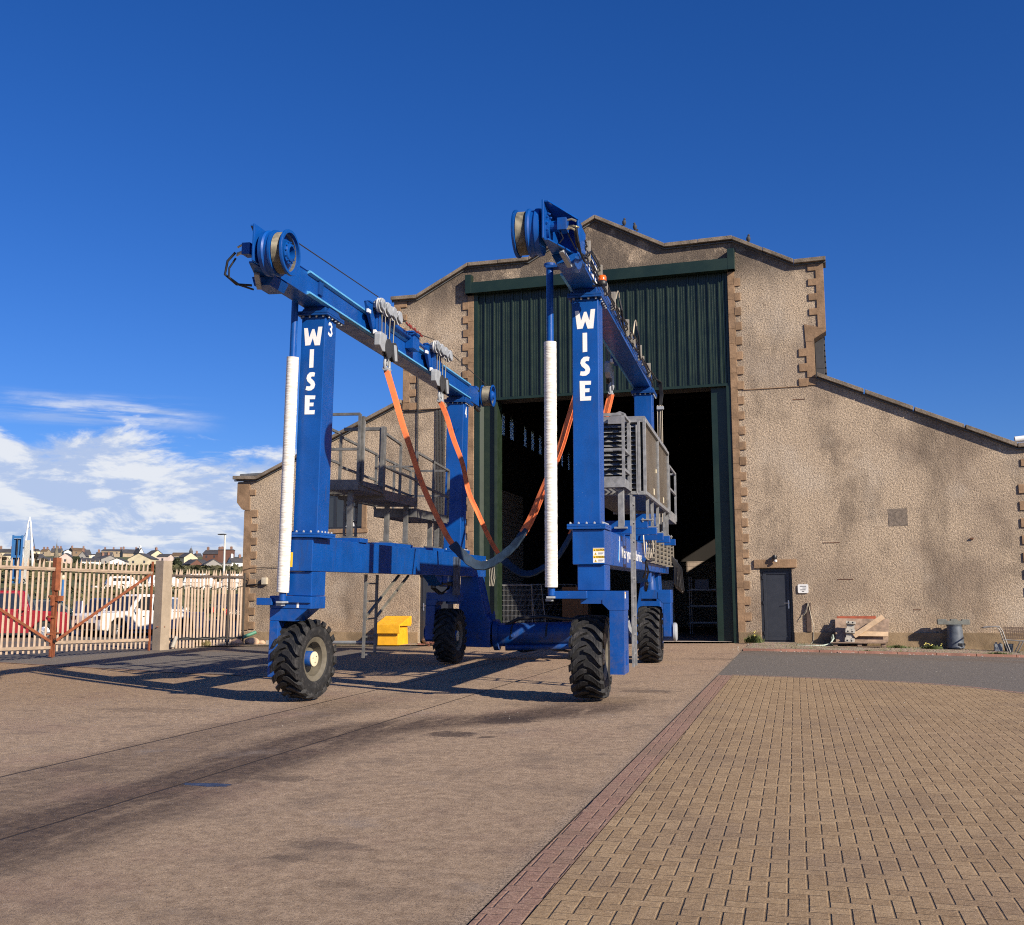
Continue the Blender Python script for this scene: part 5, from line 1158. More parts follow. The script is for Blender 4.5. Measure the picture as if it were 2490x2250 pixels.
# ---- right walkway, ladder and engine enclosure
plat = MB(MR)
GR = lambda: MB(MR)
mb = GR(); 
mb.box((.0, 1.50, .665), (.565, 1.515, .835)); mb.box((.555, 1.516, .665), (.57, 3.05, .80)); mb.box((-.25, 1.516, .665), (-.235, 3.05, .80))
for i in range(16): mb.box((-.234, 1.53+.095*i, .665), (.554, 1.536+.095*i, .70))
for i in range(9): mb.box((-.2+.092*i, 1.516, .672), (-.194+.092*i, 3.05, .695))
wk = part(mb, 'walkway', GALV)
mb = GR()
for (x, y) in ((.545, 1.53), (.545, 2.25), (.545, 2.95)): mb.bar((x, y, .70), (x, y, 1.84), .045)
mb.bar((.0, 1.53, 1.83), (.56, 1.53, 1.83), .045); mb.bar((.0, 1.53, 1.27), (.56, 1.53, 1.27), .04); mb.bar((.0, 1.53, 1.02), (.0, 1.53, 1.83), .04)
for z in (1.83, 1.27, .95): mb.bar((.545, 1.53, z), (.545, 2.97, z), .042)
for (y) in (7.15, 8.85): mb.bar((.80, y, .55), (.80, y, 1.64), .045)
for z in (1.62, 1.15): mb.bar((.80, 7.15, z), (.80, 8.87, z), .042)
mb.box((.785, 7.1, .50), (.80, 8.95, .70)); mb.box((.3, 8.9, .50), (.80, 8.93, .66)); mb.bar((.3, 8.87, 1.62), (.8, 8.87, 1.62), .04)
part_each(mb, 'handrail', GALV)
mb = GR(); 
for x0 in (.475,): mb.box((x0-.05, 1.70, .05), (x0+.045, 1.79, .664))
mb.box((x0-.11, 1.66, .02), (x0+.10, 1.83, .05)); part_each(mb, 'support_post', GALV, bevel=.004)
mb = GR()
for (y, xa, xb, z) in ((1.72, .2, .62, -.06), (3.0, -.0, .76, .10), (3.75, .2, .84, .02), (4.8, .2, .86, -.03), (6.2, .2, .87, -.02), (7.6, .2, .87, -.02)):
    mb.box((xa, y, z), (xb, y+.16, z+.13))
    if y > 2: mb.box((.2, y+.02, -.07), (.36, y+.14, z))
part_each(mb, 'outrigger', BLUE, bevel=.006)
mb = GR()
for (y, z) in ((3.05, .23), (3.85, .15), (4.9, .10), (6.3, .11), (7.0, .12)):
    mb.bar((.76, y, z), (.76, y, .64), .05); mb.box((.66, y-.07, z-.0), (.86, y+.07, z+.02)); bolts(mb, [(.68, y-.05, z), (.84, y-.05, z)], r=.014, h=.03)
part_each(mb, 'enclosure_leg', GALV)
mb = GR(); e0, e1 = 2.40, 7.0
for y in (e0, 4.72, e1): mb.bar((.79, y, .64), (.79, y, 1.86), .05)
for z in (.645, 1.855): mb.bar((.79, e0-.02, z), (.79, e1+.02, z), .06); mb.bar((-.35, e0, z), (.79, e0, z), .06); mb.bar((-.35, e1, z), (.79, e1, z), .06)
mb.bar((.70, e0-.012, .66), (.70, e0-.012, 1.84), .045); mb.bar((-.35, e0, .64), (-.35, e0, 1.86), .05)
mb.bar((.66, e0-.03, .62), (.66, e0-.03, 1.78), .02); mb.bar((.56, e0-.03, .62), (.56, e0-.03, 1.78), .02); mb.bar((.56, e0-.03, .63), (.68, e0-.03, .63), .02)
enc = part(mb, 'enclosure_frame', GALV, bevel=.003)
mb = GR()
for i in range(14):
    z = .72+.079*i; mb.add([(-.32, e0+.0, z), (.69, e0+.0, z), (.69, e0+.075, z+.05), (-.32, e0+.075, z+.05), (-.32, e0+.0, z+.004), (.69, e0+.0, z+.004), (.69, e0+.075, z+.054), (-.32, e0+.075, z+.054)], [(0,3,2,1),(4,5,6,7),(0,1,5,4),(1,2,6,5),(2,3,7,6),(3,0,4,7)])
part(mb, 'louvre', GALV, enc)
mb = GR(); mb.box((-.34, e0+.09, .66), (.74, e1-.03, 1.84)); part(mb, 'engine_bay', BLACK, enc)
pn_m = simple('brown_side_panel', (.075, .065, .052), .28, var=.35, scale=1.5, dirt=(.15, .13, .10), dirt_amt=.6)
mb = GR(); mb.box((.765, e0+.03, .675), (.782, 4.69, 1.825)); mb.box((.765, 4.75, .675), (.782, e1-.03, 1.825)); part_each(mb, 'side_panel', pn_m, enc)
mb = GR(); mb.box((.7825, 3.95, .75), (.785, 4.12, .86)); mb.box((.7825, 5.9, .75), (.785, 6.07, .86)); mb.box((.782, 4.40, 1.18), (.80, 4.44, 1.25)); part_each(mb, 'panel_sticker', CREAM, enc)
mb = GR(); mb.prism([(-.35, 1.888), (.80, 1.888), (.78, 1.96), (-.35, 1.98)], 'y', 2.6, e1); mb.box((.30, 1.95, 1.888), (.52, 2.0, 1.97)) if 0 else None
mb.prism([(.20, 1.80), (.50, 1.80), (.50, 1.96), (.40, 2.01), (.30, 1.97), (.20, 1.90)], 'y', 2.30, 2.32); part(mb, 'enclosure_roof', simple('grey_roof_sheet', (.25, .25, .26), .4, .3), enc)
mb = GR(); mb.lathe([(.045, 1.98), (.045, 2.05), (.02, 2.07)], (.45, 5.6, 0), 'z', 14); part(mb, 'red_lamp', simple('dark_red_lens', (.12, .01, .01), .3), enc, smooth=True)
mb = GR(); n = 9
for x, y in ((.60, 1.98), (.60, 2.36)): mb.box((x-.012, y-.035, -2.16), (x+.022, y+.035, .58))
for i in range(n): z = -1.95+.30*i; mb.bar((.605, 1.98, z), (.605, 2.36, z), .03)
lad = part(mb, 'ladder', GALV)
mb = GR(); mb.bar((.60, 2.0, -1.72), (.45, 2.3, -1.30), .05, .02); part(mb, 'ladder_stay', GALV, lad)
# ---- pipe stack on the outer face of the right beam
mb = GR(); 
for i in range(5):
    for j in range(2): mb.tube([(.50+.075*j, 5.7+.1*i, -.36+.088*i), (.50+.075*j, 10.2-.25*j, -.36+.088*i)], .026, 10)
part(mb, 'pipe_stack', simple('dark_pipes', (.10, .10, .095), .4, .4, var=.3), smooth=True)
mb = GR()
for y in (5.75, 6.6, 7.5, 8.4, 9.3, 10.1): 
    for i in range(6): mb.box((.46, y, -.43+.088*i), (.63, y+.04, -.40+.088*i))
    mb.box((.62, y, -.43), (.645, y+.04, .06))
part_each(mb, 'pipe_clamp', simple('beige_pipe_clamp', (.33, .29, .23), .5, .3))
mb = GR()
for k in range(5): mb.tube([(.50+.03*k, 4.75+.12*k, .10), (.52+.03*k, 4.7+.12*k, -.2), (.53+.02*k, 4.72+.12*k, -.34), (.55, 4.95+.15*k, -.385), (.55, 5.7, -.36+.03*k)], .013, 6)
part_each(mb, 'looped_pipe', simple('cream_loop_pipe', (.42, .37, .29), .45, .2), smooth=True)
mb = GR()
for k in range(7): mb.tube([(.62, 9.6+.1*k, -.2), (.68+.02*k, 9.7+.1*k, -.45), (.66+.03*k, 9.8+.1*k, -.80-.03*k), (.70+.015*k, 10.0+.1*k, -.92-.02*k), (.72, 10.2+.1*k, -.60), (.66, 10.3+.08*k, -.25)], .015, 6)
mb.tube([(.52, 5.0, -.40), (.50, 5.05, -.62), (.44, 5.2, -.72)], .018, 6); mb.tube([(.52, 5.0, -.40), (.55, 5.1, -.60), (.50, 5.3, -.74)], .018, 6)
part_each(mb, 'hanging_hose', BLACK, smooth=True)
# ---- cross tube between the rear legs
def wpt(Mx, p): return Mx @ Vector(p)
A = wpt(ML, (.90, 9.75, -1.93)); B = wpt(MR, (-.30, 9.75, -1.93))
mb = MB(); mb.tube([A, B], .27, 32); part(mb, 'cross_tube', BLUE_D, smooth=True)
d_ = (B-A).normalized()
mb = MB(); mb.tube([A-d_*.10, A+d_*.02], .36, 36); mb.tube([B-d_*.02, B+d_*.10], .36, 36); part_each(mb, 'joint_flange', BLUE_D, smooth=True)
mb = MB(); 
for f in (.12, .38, .62, .88): mb.tube([A+(B-A)*f+Vector((0, -.02, .27)), A+(B-A)*f+Vector((0, -.25, .16)), A+(B-A)*f+Vector((0, -.29, -.05))], .02, 6)
mb.tube([A+d_*.2+Vector((0, -.1, .22)), A+d_*.5+Vector((0, -.12, .36)), A+d_*1.1+Vector((0, -.12, .40)), A+d_*1.6+Vector((0, -.12, .33)), A+d_*2.1+Vector((0, -.05, .30)), B-d_*.3+Vector((0, -.05, .30))], .045, 10)
mb.tube([A+d_*.2+Vector((0, -.1, -.24)), A+d_*.6+Vector((0, -.1, -.40)), A+d_*1.1+Vector((0, -.1, -.33)), A+d_*1.7+Vector((0, -.1, -.41)), A+d_*2.3+Vector((0, -.1, -.30))], .025, 8)
part_each(mb, 'tube_hose', BLACK, smooth=True)
mb = MB(); mb.tube([A+d_*.2+Vector((0, -.12, -.30)), B-d_*.2+Vector((0, -.12, -.30))], .07, 12); mb.lathe([(.045, -.02), (.045, .02)], tuple(A+d_*.42+Vector((0, -.29, -.02))), 'y', 16); part(mb, 'slew_ram', BLUE_D, smooth=True)
mb = MB(ML)
mb.prism([(.05, -.583), (.46, -.583), (.50, -.80), (.66, -1.45), (.78, -1.60), (.78, -2.21), (.02, -2.21), (.02, -1.2)], 'y', 9.35, 9.98); part_each(mb, 'rear_leg', BLUE, bevel=.012)
mb = MB(MR); mb.prism([(.35, -.583), (-.02, -.583), (-.06, -.80), (-.18, -1.45), (-.28, -1.60), (-.28, -2.21), (.38, -2.21), (.38, -1.2)], 'y', 9.35, 9.98); part_each(mb, 'rear_leg', BLUE, bevel=.012)
mb = MB(ML); mb.lathe([(.045, .78), (.045, .80)], (0, 9.7, -1.42), 'x', 14); mb.prism([(.66, -1.52), (.80, -1.42), (.84, -1.46), (.84, -1.56), (.74, -1.60)], 'y', 9.6, 9.64); part(mb, 'lifting_lug', BLUE, bevel=.004)
mb = MB(ML); mb.box((.02, 7.55, -.90), (.30, 7.95, -.15)) if 0 else None
mb = MB(ML); mb.box((.352, 7.60, -1.0), (.372, 8.15, -.16)); part_each(mb, 'scuffed_plate', simple('scuffed_steel', (.055, .08, .13), .5, .2, var=.5, scale=7), bevel=.004)
mb = MB(ML)
for k in range(4): mb.tube([(.30, 10.5+.04*k, -.15), (.40+.035*k, 10.62+.03*k, -.25), (.43+.035*k, 10.66+.03*k, -.6), (.42+.035*k, 10.66, -.80)], .008, 6)
part_each(mb, 'looped_pipe', simple('cream_rear_pipe', (.42, .38, .30), .45, .2), smooth=True)

# ---- left walkway on its posts, with a tall gate frame and its ladder
GD = simple('dull_galvanised', (.155, .155, .15), .55, .35, var=.25, scale=7)
mb = MB(ML)
segs = [(1.85, 3.20, .86, .30, -.72), (3.20, 5.10, .80, .30, -.60), (5.10, 7.35, .60, .28, -.60)]
for (ya, yb_, z, xa, xb) in segs:
    mb.box((xa-.015, ya, z-.05), (xa, yb_, z+.12)); mb.box((xb, ya, z-.05), (xb+.015, yb_, z+.12)); mb.box((xb+.016, ya, z-.05), (xa-.016, ya+.015, z+.12)); mb.box((xb+.016, yb_-.015, z-.05), (xa-.016, yb_, z+.06))
    for i in range(int((yb_-ya)/.06)): mb.box((xb+.016, ya+.02+.06*i, z-.03), (xa-.016, ya+.0255+.06*i, z))
    for i in range(8): mb.box((xb+.05+.11*i, ya+.02, z-.028), (xb+.055+.11*i, yb_-.02, z-.005))
part(mb, 'walkway', GD)
mb = MB(ML)
xp, xq = .285, -.58
def rail(y0, z0, y1, z1, x, w=.042): mb.bar((x, y0, z0), (x, y1, z1), w)
for y, zb, zt in ((1.88, .85, 2.10), (3.12, .85, 2.05), (4.06, .78, 1.86), (5.06, .75, 1.83), (6.2, .58, 1.76), (7.32, .58, 1.70)): mb.bar((xp, y, zb), (xp, y, zt), .045)
for y, zb, zt in ((1.88, .85, 2.0), (2.5, .85, 2.0), (3.2, .8, 1.9), (4.1, .8, 1.85), (5.1, .7, 1.80), (6.2, .6, 1.72), (7.3, .6, 1.70)): mb.bar((xq, y, zb), (xq, y, zt), .045)
rail(3.12, 1.95, 4.06, 1.86, xp); rail(4.06, 1.30, 3.2, 1.35, xp); rail(4.06, 1.32, 5.06, 1.27, xp); rail(5.06, 1.83, 7.32, 1.70, xp); rail(5.06, 1.22, 7.32, 1.12, xp)
rail(1.88, 2.0, 3.2, 1.95, xq); rail(1.88, 1.45, 3.2, 1.40, xq); rail(3.2, 1.9, 5.1, 1.8, xq); rail(3.2, 1.35, 5.1, 1.28, xq); rail(5.1, 1.78, 7.3, 1.70, xq); rail(5.1, 1.25, 7.3, 1.15, xq)
for z in (2.10, 1.50): mb.bar((xp, 1.88, z), (xq, 1.88, z), .045)
mb.bar((xp, 7.32, 1.70), (xq, 7.32, 1.70), .045); mb.bar((xp, 7.32, 1.15), (xq, 7.32, 1.15), .04); mb.bar((xp, 5.06, 1.55), (xq, 5.06, 1.55), .035)
part_each(mb, 'handrail', GD)
mb = MB(ML); mb.bar((xp+.03, 1.95, .95), (xp+.03, 1.95, 2.06), .05); mb.bar((xp+.03, 1.95, 2.05), (xp+.03, 2.0, 2.05), .05)
mb.box((xp-.02, 2.98, .84), (xp+.05, 3.10, 2.05)); mb.bar((xp, 3.10, 2.02), (xq+.1, 3.10, 2.02), .06); mb.bar((xp+.02, 2.0, .92), (xp+.02, 2.98, .88), .05)
mb.tube([(xp+.03, 2.82, .95), (xp+.03, 2.82, 1.98), (xp+.03, 2.88, 2.02)], .014, 8); mb.tube([(xp+.03, 2.04, 1.0), (xp+.03, 2.04, 2.0)], .014, 8)
part_each(mb, 'gate_frame', GD, bevel=.004)
mb = MB(ML)
for (x, y, z0, z1) in ((-.36, 3.05, .02, .83), (-.35, 4.3, -.04, .77), (-.32, 5.86, .02, .57), (-.36, 7.1, -.02, .57)): pass
for (x, y, zt) in ((.10, 2.05, .82), (.05, 4.05, .76), (.10, 5.02, .76), (.08, 6.70, .56), (.08, 7.2, .56)):
    mb.box((x-.045, y-.035, .03), (x+.045, y+.035, zt)); mb.box((x-.10, y-.09, .0), (x+.10, y+.09, .028))
part_each(mb, 'support_post', GD, bevel=.003)
mb = MB(ML)
for (ya, yb_, xa, xb) in ((1.86, 2.20, -.25, .38), (3.85, 5.15, -.35, .22), (6.5, 7.35, -.35, .22)): mb.box((xa, ya, -.074), (xb, yb_, -.002))
part_each(mb, 'outrigger', BLUE, bevel=.005)
mb = MB(ML)
for y in (2.86, 3.44): mb.box((.10, y-.03, -2.05), (.14, y+.03, -.60))
for i in range(5): mb.bar((.12, 2.86, -2.0+.31*i), (.12, 3.44, -2.0+.31*i), .028)
for y in (2.86, 3.44): mb.bar((-.52, y+.5, .80), (-.52, y+.5, .0), .04); 
for i in range(3): mb.bar((-.52, 3.36, .1+.28*i), (-.52, 3.94, .1+.28*i), .028)
ll = part_each(mb, 'ladder', GD)
mb = MB(ML)
for y in (2.90, 3.48): mb.bar((.12, y, -1.35), (.12, y+1.75, -.60), .045, .03)
part(mb, 'ladder_stay', simple('weathered_stay', (.19, .175, .14), .6, .2, var=.3), ll)

# ---- slings
def sling(name, pts, label, y_off, sleeve):
    t = thing(name, label, 'lifting sling', pts[0], 'lifting slings under the hoist')
    P = [Vector(p) for p in pts]
    # resample with Catmull-Rom
    out = []
    for i in range(len(P)-1):
        p0, p1, p2, p3 = P[max(0, i-1)], P[i], P[i+1], P[min(len(P)-1, i+2)]
        for k in range(6):
            u = k/6; out.append(0.5*((2*p1)+(-p0+p2)*u+(2*p0-5*p1+4*p2-p3)*u*u+(-p0+3*p1-3*p2+p3)*u**3))
    out.append(P[-1]); n = len(out)
    ax = (ML.to_3x3() @ Vector((0, 1, 0))).normalized()
    def ribbon(i0, i1, w, th, off, mat, nm, twist0, bulge=0.0):
        mb = MB(); k = i1-i0
        vs = []
        for j in range(k+1):
            i = i0+j; c = out[i]; tt = (out[min(n-1, i+1)]-out[max(0, i-1)]).normalized(); nn = tt.cross(ax).normalized()
            f = i/(n-1); tw = twist0 + 0.30*math.sin(f*5.0+y_off)
            wd = (ax*math.cos(tw)+nn*math.sin(tw)).normalized(); nd = wd.cross(tt).normalized()
            o = off*max(0.0, 1-f*4.5)+off*0.35*max(0.0, f*3-2); jit = bulge*math.sin(j*1.7)*.5
            for a, b_ in ((-1, -1), (1, -1), (1, 1), (-1, 1)): vs.append(c + nn*0 + wd*(a*(w+jit)/2) + nd*(b_*th/2) + ax*o)
        fs = []
        for j in range(k): a = 4*j; fs += [(a+q, a+(q+1) % 4, a+4+(q+1) % 4, a+4+q) for q in range(4)]
        fs += [(3, 2, 1, 0), (4*k, 4*k+1, 4*k+2, 4*k+3)]; mb.add(vs, fs); return mb.build(nm, mat, t, smooth=False)
    a, b_ = int(n*sleeve[0]), int(n*sleeve[1])
    ribbon(0, a+2, .095, .010, .045, ORANGE, 'webbing', 0.9); ribbon(0, a+2, .085, .010, -.045, ORANGE, 'webbing', 1.25)
    ribbon(b_-2, n-1, .15, .012, .02, ORANGE, 'webbing', 1.35); ribbon(b_-2, n-1, .08, .010, -.045, ORANGE, 'webbing', 1.0)
    ribbon(a, b_, .155, .035, 0, SLEEVE, 'sleeve', 0.95, .02)
    return t
def LP(p): return ML @ Vector(p)
s1 = [hA, LP((.70, 2.45, 2.45)), LP((.84, 2.45, 2.02)), LP((1.0, 2.45, 1.59)), LP((1.18, 2.45, 1.10)), LP((1.37, 2.45, .68)), LP((1.60, 2.45, .26)), LP((1.77, 2.45, -.02)), LP((1.99, 2.45, -.24)), LP((2.21, 2.45, -.40)), LP((2.41, 2.45, -.41)), LP((2.61, 2.45, -.30)), LP((2.85, 2.45, -.10)), LP((3.02, 2.45, .13)), LP((3.16, 2.45, .38)), LP((3.31, 2.45, .74)), LP((3.61, 2.47, 1.5)), LP((3.75, 2.5, 1.99)), LP((3.88, 2.52, 2.45)), hC]
sling('lifting_sling', s1, 'front orange sling with navy sleeve, hanging lowest left of the white pipe', 0.0, (.38, .70))
s2 = [hB, LP((.67, 5.7, 2.67)), LP((.84, 5.7, 2.17)), LP((1.04, 5.7, 1.67)), LP((1.18, 5.7, 1.11)), LP((1.38, 5.7, .69)), LP((1.60, 5.7, .24)), LP((1.80, 5.7, -.09)), LP((2.01, 5.7, -.32)), LP((2.28, 5.7, -.50)), LP((2.51, 5.7, -.51)), LP((2.73, 5.7, -.40)), LP((3.0, 5.7, -.20)), LP((3.2, 5.68, .10)), LP((3.45, 5.66, .60)), LP((3.65, 5.64, 1.1)), LP((3.82, 5.6, 1.8)), LP((3.92, 5.6, 2.4)), hD]
sling('lifting_sling', s2, 'rear orange sling with navy sleeve, hanging behind and right of the other sling', 1.0, (.40, .76))
# ---------------------------------------------------------------- things along the shed wall
WOOD = simple('weathered_board', (0.27, 0.19, 0.135), 0.85, var=.35, scale=5, dirt=(.12, .085, .06), dirt_amt=.6, bumpd=.004, bscale=25)
WOOD_P = simple('pale_plank', (0.52, 0.37, 0.23), 0.8, var=.15, scale=5, bumpd=.003, bscale=30)
RUST = simple('rusty_steel', (0.22, 0.065, 0.025), 0.8, var=.3, scale=6, dirt=(.10, .035, .02), dirt_amt=.7, bumpd=.003, bscale=50)
CONC = simple('precast_concrete', (0.40, 0.37, 0.32), 0.9, var=.15, scale=8, bumpd=.004, bscale=60)
def gz(x, y): return ground_z(x, y)+0.035
# pallet
t = thing('pallet', 'grey wooden pallet lying against the wall under the leaning boards', 'pallet', (0.5, 30.45, gz(.5, 30.45)))
z0 = 0.77
mb = MB()
for y in (30.12, 30.42, 30.72):
    mb.box((-0.16, y, z0+.0), (1.20, y+.06, z0+.015)); 
    for x in (-.14, .48, 1.08): mb.box((x, y-.01, z0+.016), (x+.11, y+.07, z0+.09))
build_each(mb, 'bearer', WOOD, t); mb = MB()
for i in range(7): y = 30.06+.115*i; mb.box((-.20, y, z0+.092+random.uniform(0, .003)), (1.22, y+.095, z0+.114))
mb.build('deck_board', WOOD, t, bevel=.003)
def slab(name, a, b, c, d, th, mat, label, cat, group=None):
    """flat board with corners a,b,c,d and a real thickness"""
    a, b, c, d = map(Vector, (a, b, c, d)); n = (b-a).cross(d-a).normalized()*th; mb = MB()
    mb.add([a, b, c, d, a+n, b+n, c+n, d+n], [(3,2,1,0),(4,5,6,7),(0,1,5,4),(1,2,6,5),(2,3,7,6),(3,0,4,7)])
    return tag(mb.build(name, mat, bevel=.004, origin=(a+b)/2), label, cat, group)
slab('plywood_board', (-.07, 30.66, .89), (1.27, 30.66, .885), (1.34, 31.02, 1.50), (-.07, 31.02, 1.52), -.02, WOOD, 'large weathered plywood board leaning on the wall behind the pallet', 'board')
slab('red_board', (-.02, 30.90, .9), (1.05, 30.90, .9), (1.0, 31.10, 1.58), (-.02, 31.10, 1.575), -.02, simple('red_stained_board', (.30, .07, .03), .75, var=.3, scale=6), 'red stained board showing along the top of the plywood', 'board')
slab('plank', (.36, 30.56, 1.10), (.44, 30.52, 1.0), (1.22, 30.66, 1.52), (1.14, 30.70, 1.62), -.03, WOOD_P, 'pale new plank lying diagonally across the plywood board', 'plank')
slab('plank', (.35, 30.61, 1.05), (1.27, 30.61, 1.04), (1.28, 30.68, 1.16), (.35, 30.68, 1.18), -.02, WOOD_P, 'pale plank lying level across the middle of the plywood board', 'plank')
mb = MB(Matrix.Translation((.28, 30.46, .89)) @ Matrix.Rotation(R(-14), 4, 'X') @ Matrix.Rotation(R(6), 4, 'Y'))
for i in range(5): mb.box((-.125, 0, .0+.125*i), (.125, .14, .075+.125*i)) if i % 2 == 0 else mb.box((-.125, .05, .0+.125*i-.05), (-.045, .14, .125*i+.0)), mb.box((.045, .05, .125*i-.05), (.125, .14, .125*i)) if i % 2 else None
mb.box((-.10, .08, .0), (.10, .13, .57))
blk_ = mb.build('concrete_block', CONC, bevel=.006, origin=(.28, 30.46, .89)); tag(blk_, 'pale hollow concrete block standing on the left end of the pallet', 'block')
mb = MB(Matrix.Translation((.28, 30.46, .89)) @ Matrix.Rotation(R(-14), 4, 'X') @ Matrix.Rotation(R(6), 4, 'Y'))
for i in (0, 2, 4):
    for x in (-.06, .05): mb.lathe([(.022, -.003), (.022, .002)], (x, 0, .037+.125*i), 'y', 12)
mb.build('hole', BLACK, blk_)
# hose
mb = MB(); mb.tube([(-1.07, 30.15, .80), (-.7, 30.2, .79), (-.4, 30.25, .80), (-.22, 30.4, .84), (-.12, 30.5, .98), (-.14, 30.62, 1.07), (-.18, 30.7, 1.02), (-.16, 30.72, .82), (-.4, 30.35, .79), (-.9, 30.1, .79)], .018, 8)
tag(mb.build('hose', simple('pale_green_hose', (.42, .50, .42), .5, var=.1), smooth=True, origin=(-.6, 30.3, .79)), 'pale green hose curling on the ground left of the pallet', 'hose')
# bin with a castellated concrete piece on top
mb = MB(); bx_, by_ = 2.96, 30.86; bz = gz(bx_, by_)
mb.lathe([(.17, 0), (.225, .03), (.21, .30), (.19, .60), (.205, .62), (.205, .645), (.17, .645), (.17, .05)], (bx_, by_, bz), 'z', 28)
b_ = tag(mb.build('dustbin', simple('grey_blue_bin', (.085, .10, .12), .45, var=.2, dirt=(.2, .2, .19), dirt_amt=.4), smooth=True, origin=(bx_, by_, bz)), 'grey blue dustbin standing upside down against the wall', 'dustbin')
mb = MB()
for a in (-.9, .3, 1.2): mb.box((bx_+.2*math.cos(a)-.02, by_-.23, bz+.10), (bx_+.2*math.cos(a)+.03, by_-.19, bz+.16))
build_each(mb, 'handle', BLACK, b_)
mb = MB(); zt = bz+.645
mb.prism([(2.54, zt), (3.33, zt-.005), (3.33, zt+.13), (3.15, zt+.14), (3.14, zt+.10), (3.04, zt+.10), (3.03, zt+.14), (2.87, zt+.145), (2.86, zt+.10), (2.77, zt+.10), (2.76, zt+.145), (2.54, zt+.14)], 'y', 30.72, 30.98)
tag(mb.build('kerb_block', simple('green_grey_concrete', (.17, .175, .155), .9, var=.2, bumpd=.004), bevel=.006, origin=(2.95, 30.86, zt)), 'notched concrete block balanced across the dustbin', 'block')
# shopping trolley tipped at the right edge
t = thing('shopping_trolley', 'rusty shopping trolley lying against the wall at the right edge', 'trolley', (4.4, 30.35, gz(4.4, 30.3)))
mb = MB()
for y in (30.1, 30.55): mb.tube([(3.58, y, 1.28), (3.72, y, 1.30), (3.95, y, 1.31), (4.02, y, 1.20), (4.08, y, .98), (4.18, y, .66)], .016, 8); mb.tube([(4.05, y, .98), (4.5, y, .94), (4.9, y, .98)], .014, 8); mb.tube([(4.35, y, .66), (4.5, y, .95)], .014, 8)
mb.tube([(3.60, 30.1, 1.28), (3.60, 30.55, 1.28)], .02, 8); mb.build('frame', simple('grey_trolley_steel', (.22, .21, .20), .5, .4), t, smooth=True)
mb = MB()
for i in range(9):
    z = 1.0+.035*i
    for y in (30.12, 30.53): mb.tube([(4.10-.005*i, y, z), (5.2, y, z+.03)], .004, 5)
for i in range(22):
    x = 4.12+.05*i
    for y in (30.12, 30.53): mb.tube([(x, y, .99), (x-.02, y, 1.30)], .004, 5)
for i in range(8): mb.tube([(3.98+.015*i, 30.12, 1.28-.04*i), (3.98+.015*i, 30.53, 1.28-.04*i)], .004, 5)
mb.build('basket', simple('rusty_wire', (.17, .12, .09), .6, .4), t)
mb = MB()
for x, y in ((4.18, 30.1), (4.18, 30.55), (4.36, 30.1)): mb.lathe([(.03, -.012), (.03, .012)], (x, y, .655), 'y', 14)
build_each(mb, 'castor', BLACK, t)
mb = MB(); mb.box((3.88, 30.62, .66), (4.07, 30.80, .86)); mb.box((3.90, 30.64, .862), (3.95, 30.68, .90)); mb.box((4.0, 30.64, .862), (4.05, 30.68, .89))
tag(mb.build('car_battery', simple('grey_battery', (.22, .24, .26), .5), bevel=.006, origin=(3.97, 30.7, .66)), 'old grey battery on the gravel under the trolley handle', 'battery')
mb = MB(); mb.lathe([(.09, 0), (.12, .2), (.11, .2), (.085, .02)], (4.23, 30.72, .66), 'z', 18)
tag(mb.build('bucket', simple('dark_bucket', (.02, .03, .05), .5), smooth=True, origin=(4.23, 30.72, .66)), 'dark bucket behind the trolley legs beside the battery', 'bucket')
# weeds
LEAF = simple('weed_leaf', (.075, .095, .022), .7, var=.4, scale=20); FLOW = simple('yellow_flower', (.75, .65, .15), .6)
def weed(name, x, y, r, h, n, label, cat, flowers=0, mat=None, dry=False):
    z = ground_z(x, y)+.03; mb = MB(); rnd = random.Random(int(x*100)+n)
    for i in range(n):
        a = rnd.uniform(0, 6.28); d = r*math.sqrt(rnd.random()); bx, by = x+d*math.cos(a), y+d*math.sin(a)*.6; hh = h*rnd.uniform(.35, 1)*(1-.5*d/r); lean = Vector((rnd.uniform(-1, 1), rnd.uniform(-1, 1), 0))*hh*.4
        p0 = Vector((bx, by, z)); p1 = p0+lean*.5+Vector((0, 0, hh*.6)); p2 = p0+lean+Vector((0, 0, hh)); w_ = Vector((math.cos(a+1), math.sin(a+1), 0))*rnd.uniform(.006, .02)
        mb.add([p0-w_*.4, p0+w_*.4, p1+w_, p1-w_, p2], [(0, 1, 2, 3), (3, 2, 4)])
    o = tag(mb.build(name, mat or LEAF, fix=False, origin=(x, y, z)), label, cat)
    if flowers:
        mb = MB()
        for i in range(flowers): a = rnd.uniform(0, 6.28); d = r*rnd.random(); mb.lathe([(.004, 0), (.022, .004), (.018, .014), (.004, .018)], (x+d*math.cos(a), y-.1+d*.3*math.sin(a), z+h*rnd.uniform(.5, .95)), 'z', 8)
        mb.build('flower', FLOW, o)
    return o
weed('weed_clump', -2.24, 30.75, .26, .34, 260, 'straggly yellow weed at the left foot of the grey door', 'weed', 8)
weed('weed_clump', 2.35, 30.55, .26, .17, 220, 'low green weed with yellow flowers left of the dustbin', 'weed', 10)
weed('weed_clump', 1.5, 30.5, .30, .12, 200, 'small green weed on the gravel right of the pallet', 'weed', 0)
weed('weed_clump', 3.75, 29.2, .35, .07, 200, 'flat grass tuft growing at the kerb in front of the trolley', 'weed', 0)
weed('weed_clump', .68, 28.35, .14, .06, 80, 'tiny tuft in the kerb joint in front of the pallet', 'weed', 0)
weed('weed_clump', -18.75, 29.2, .28, .30, 260, 'dry weed growing through the foot of the palisade fence', 'weed', 0, simple('dry_weed', (.17, .135, .05), .8, var=.4, scale=20))
mb = MB(); rnd = random.Random(4)
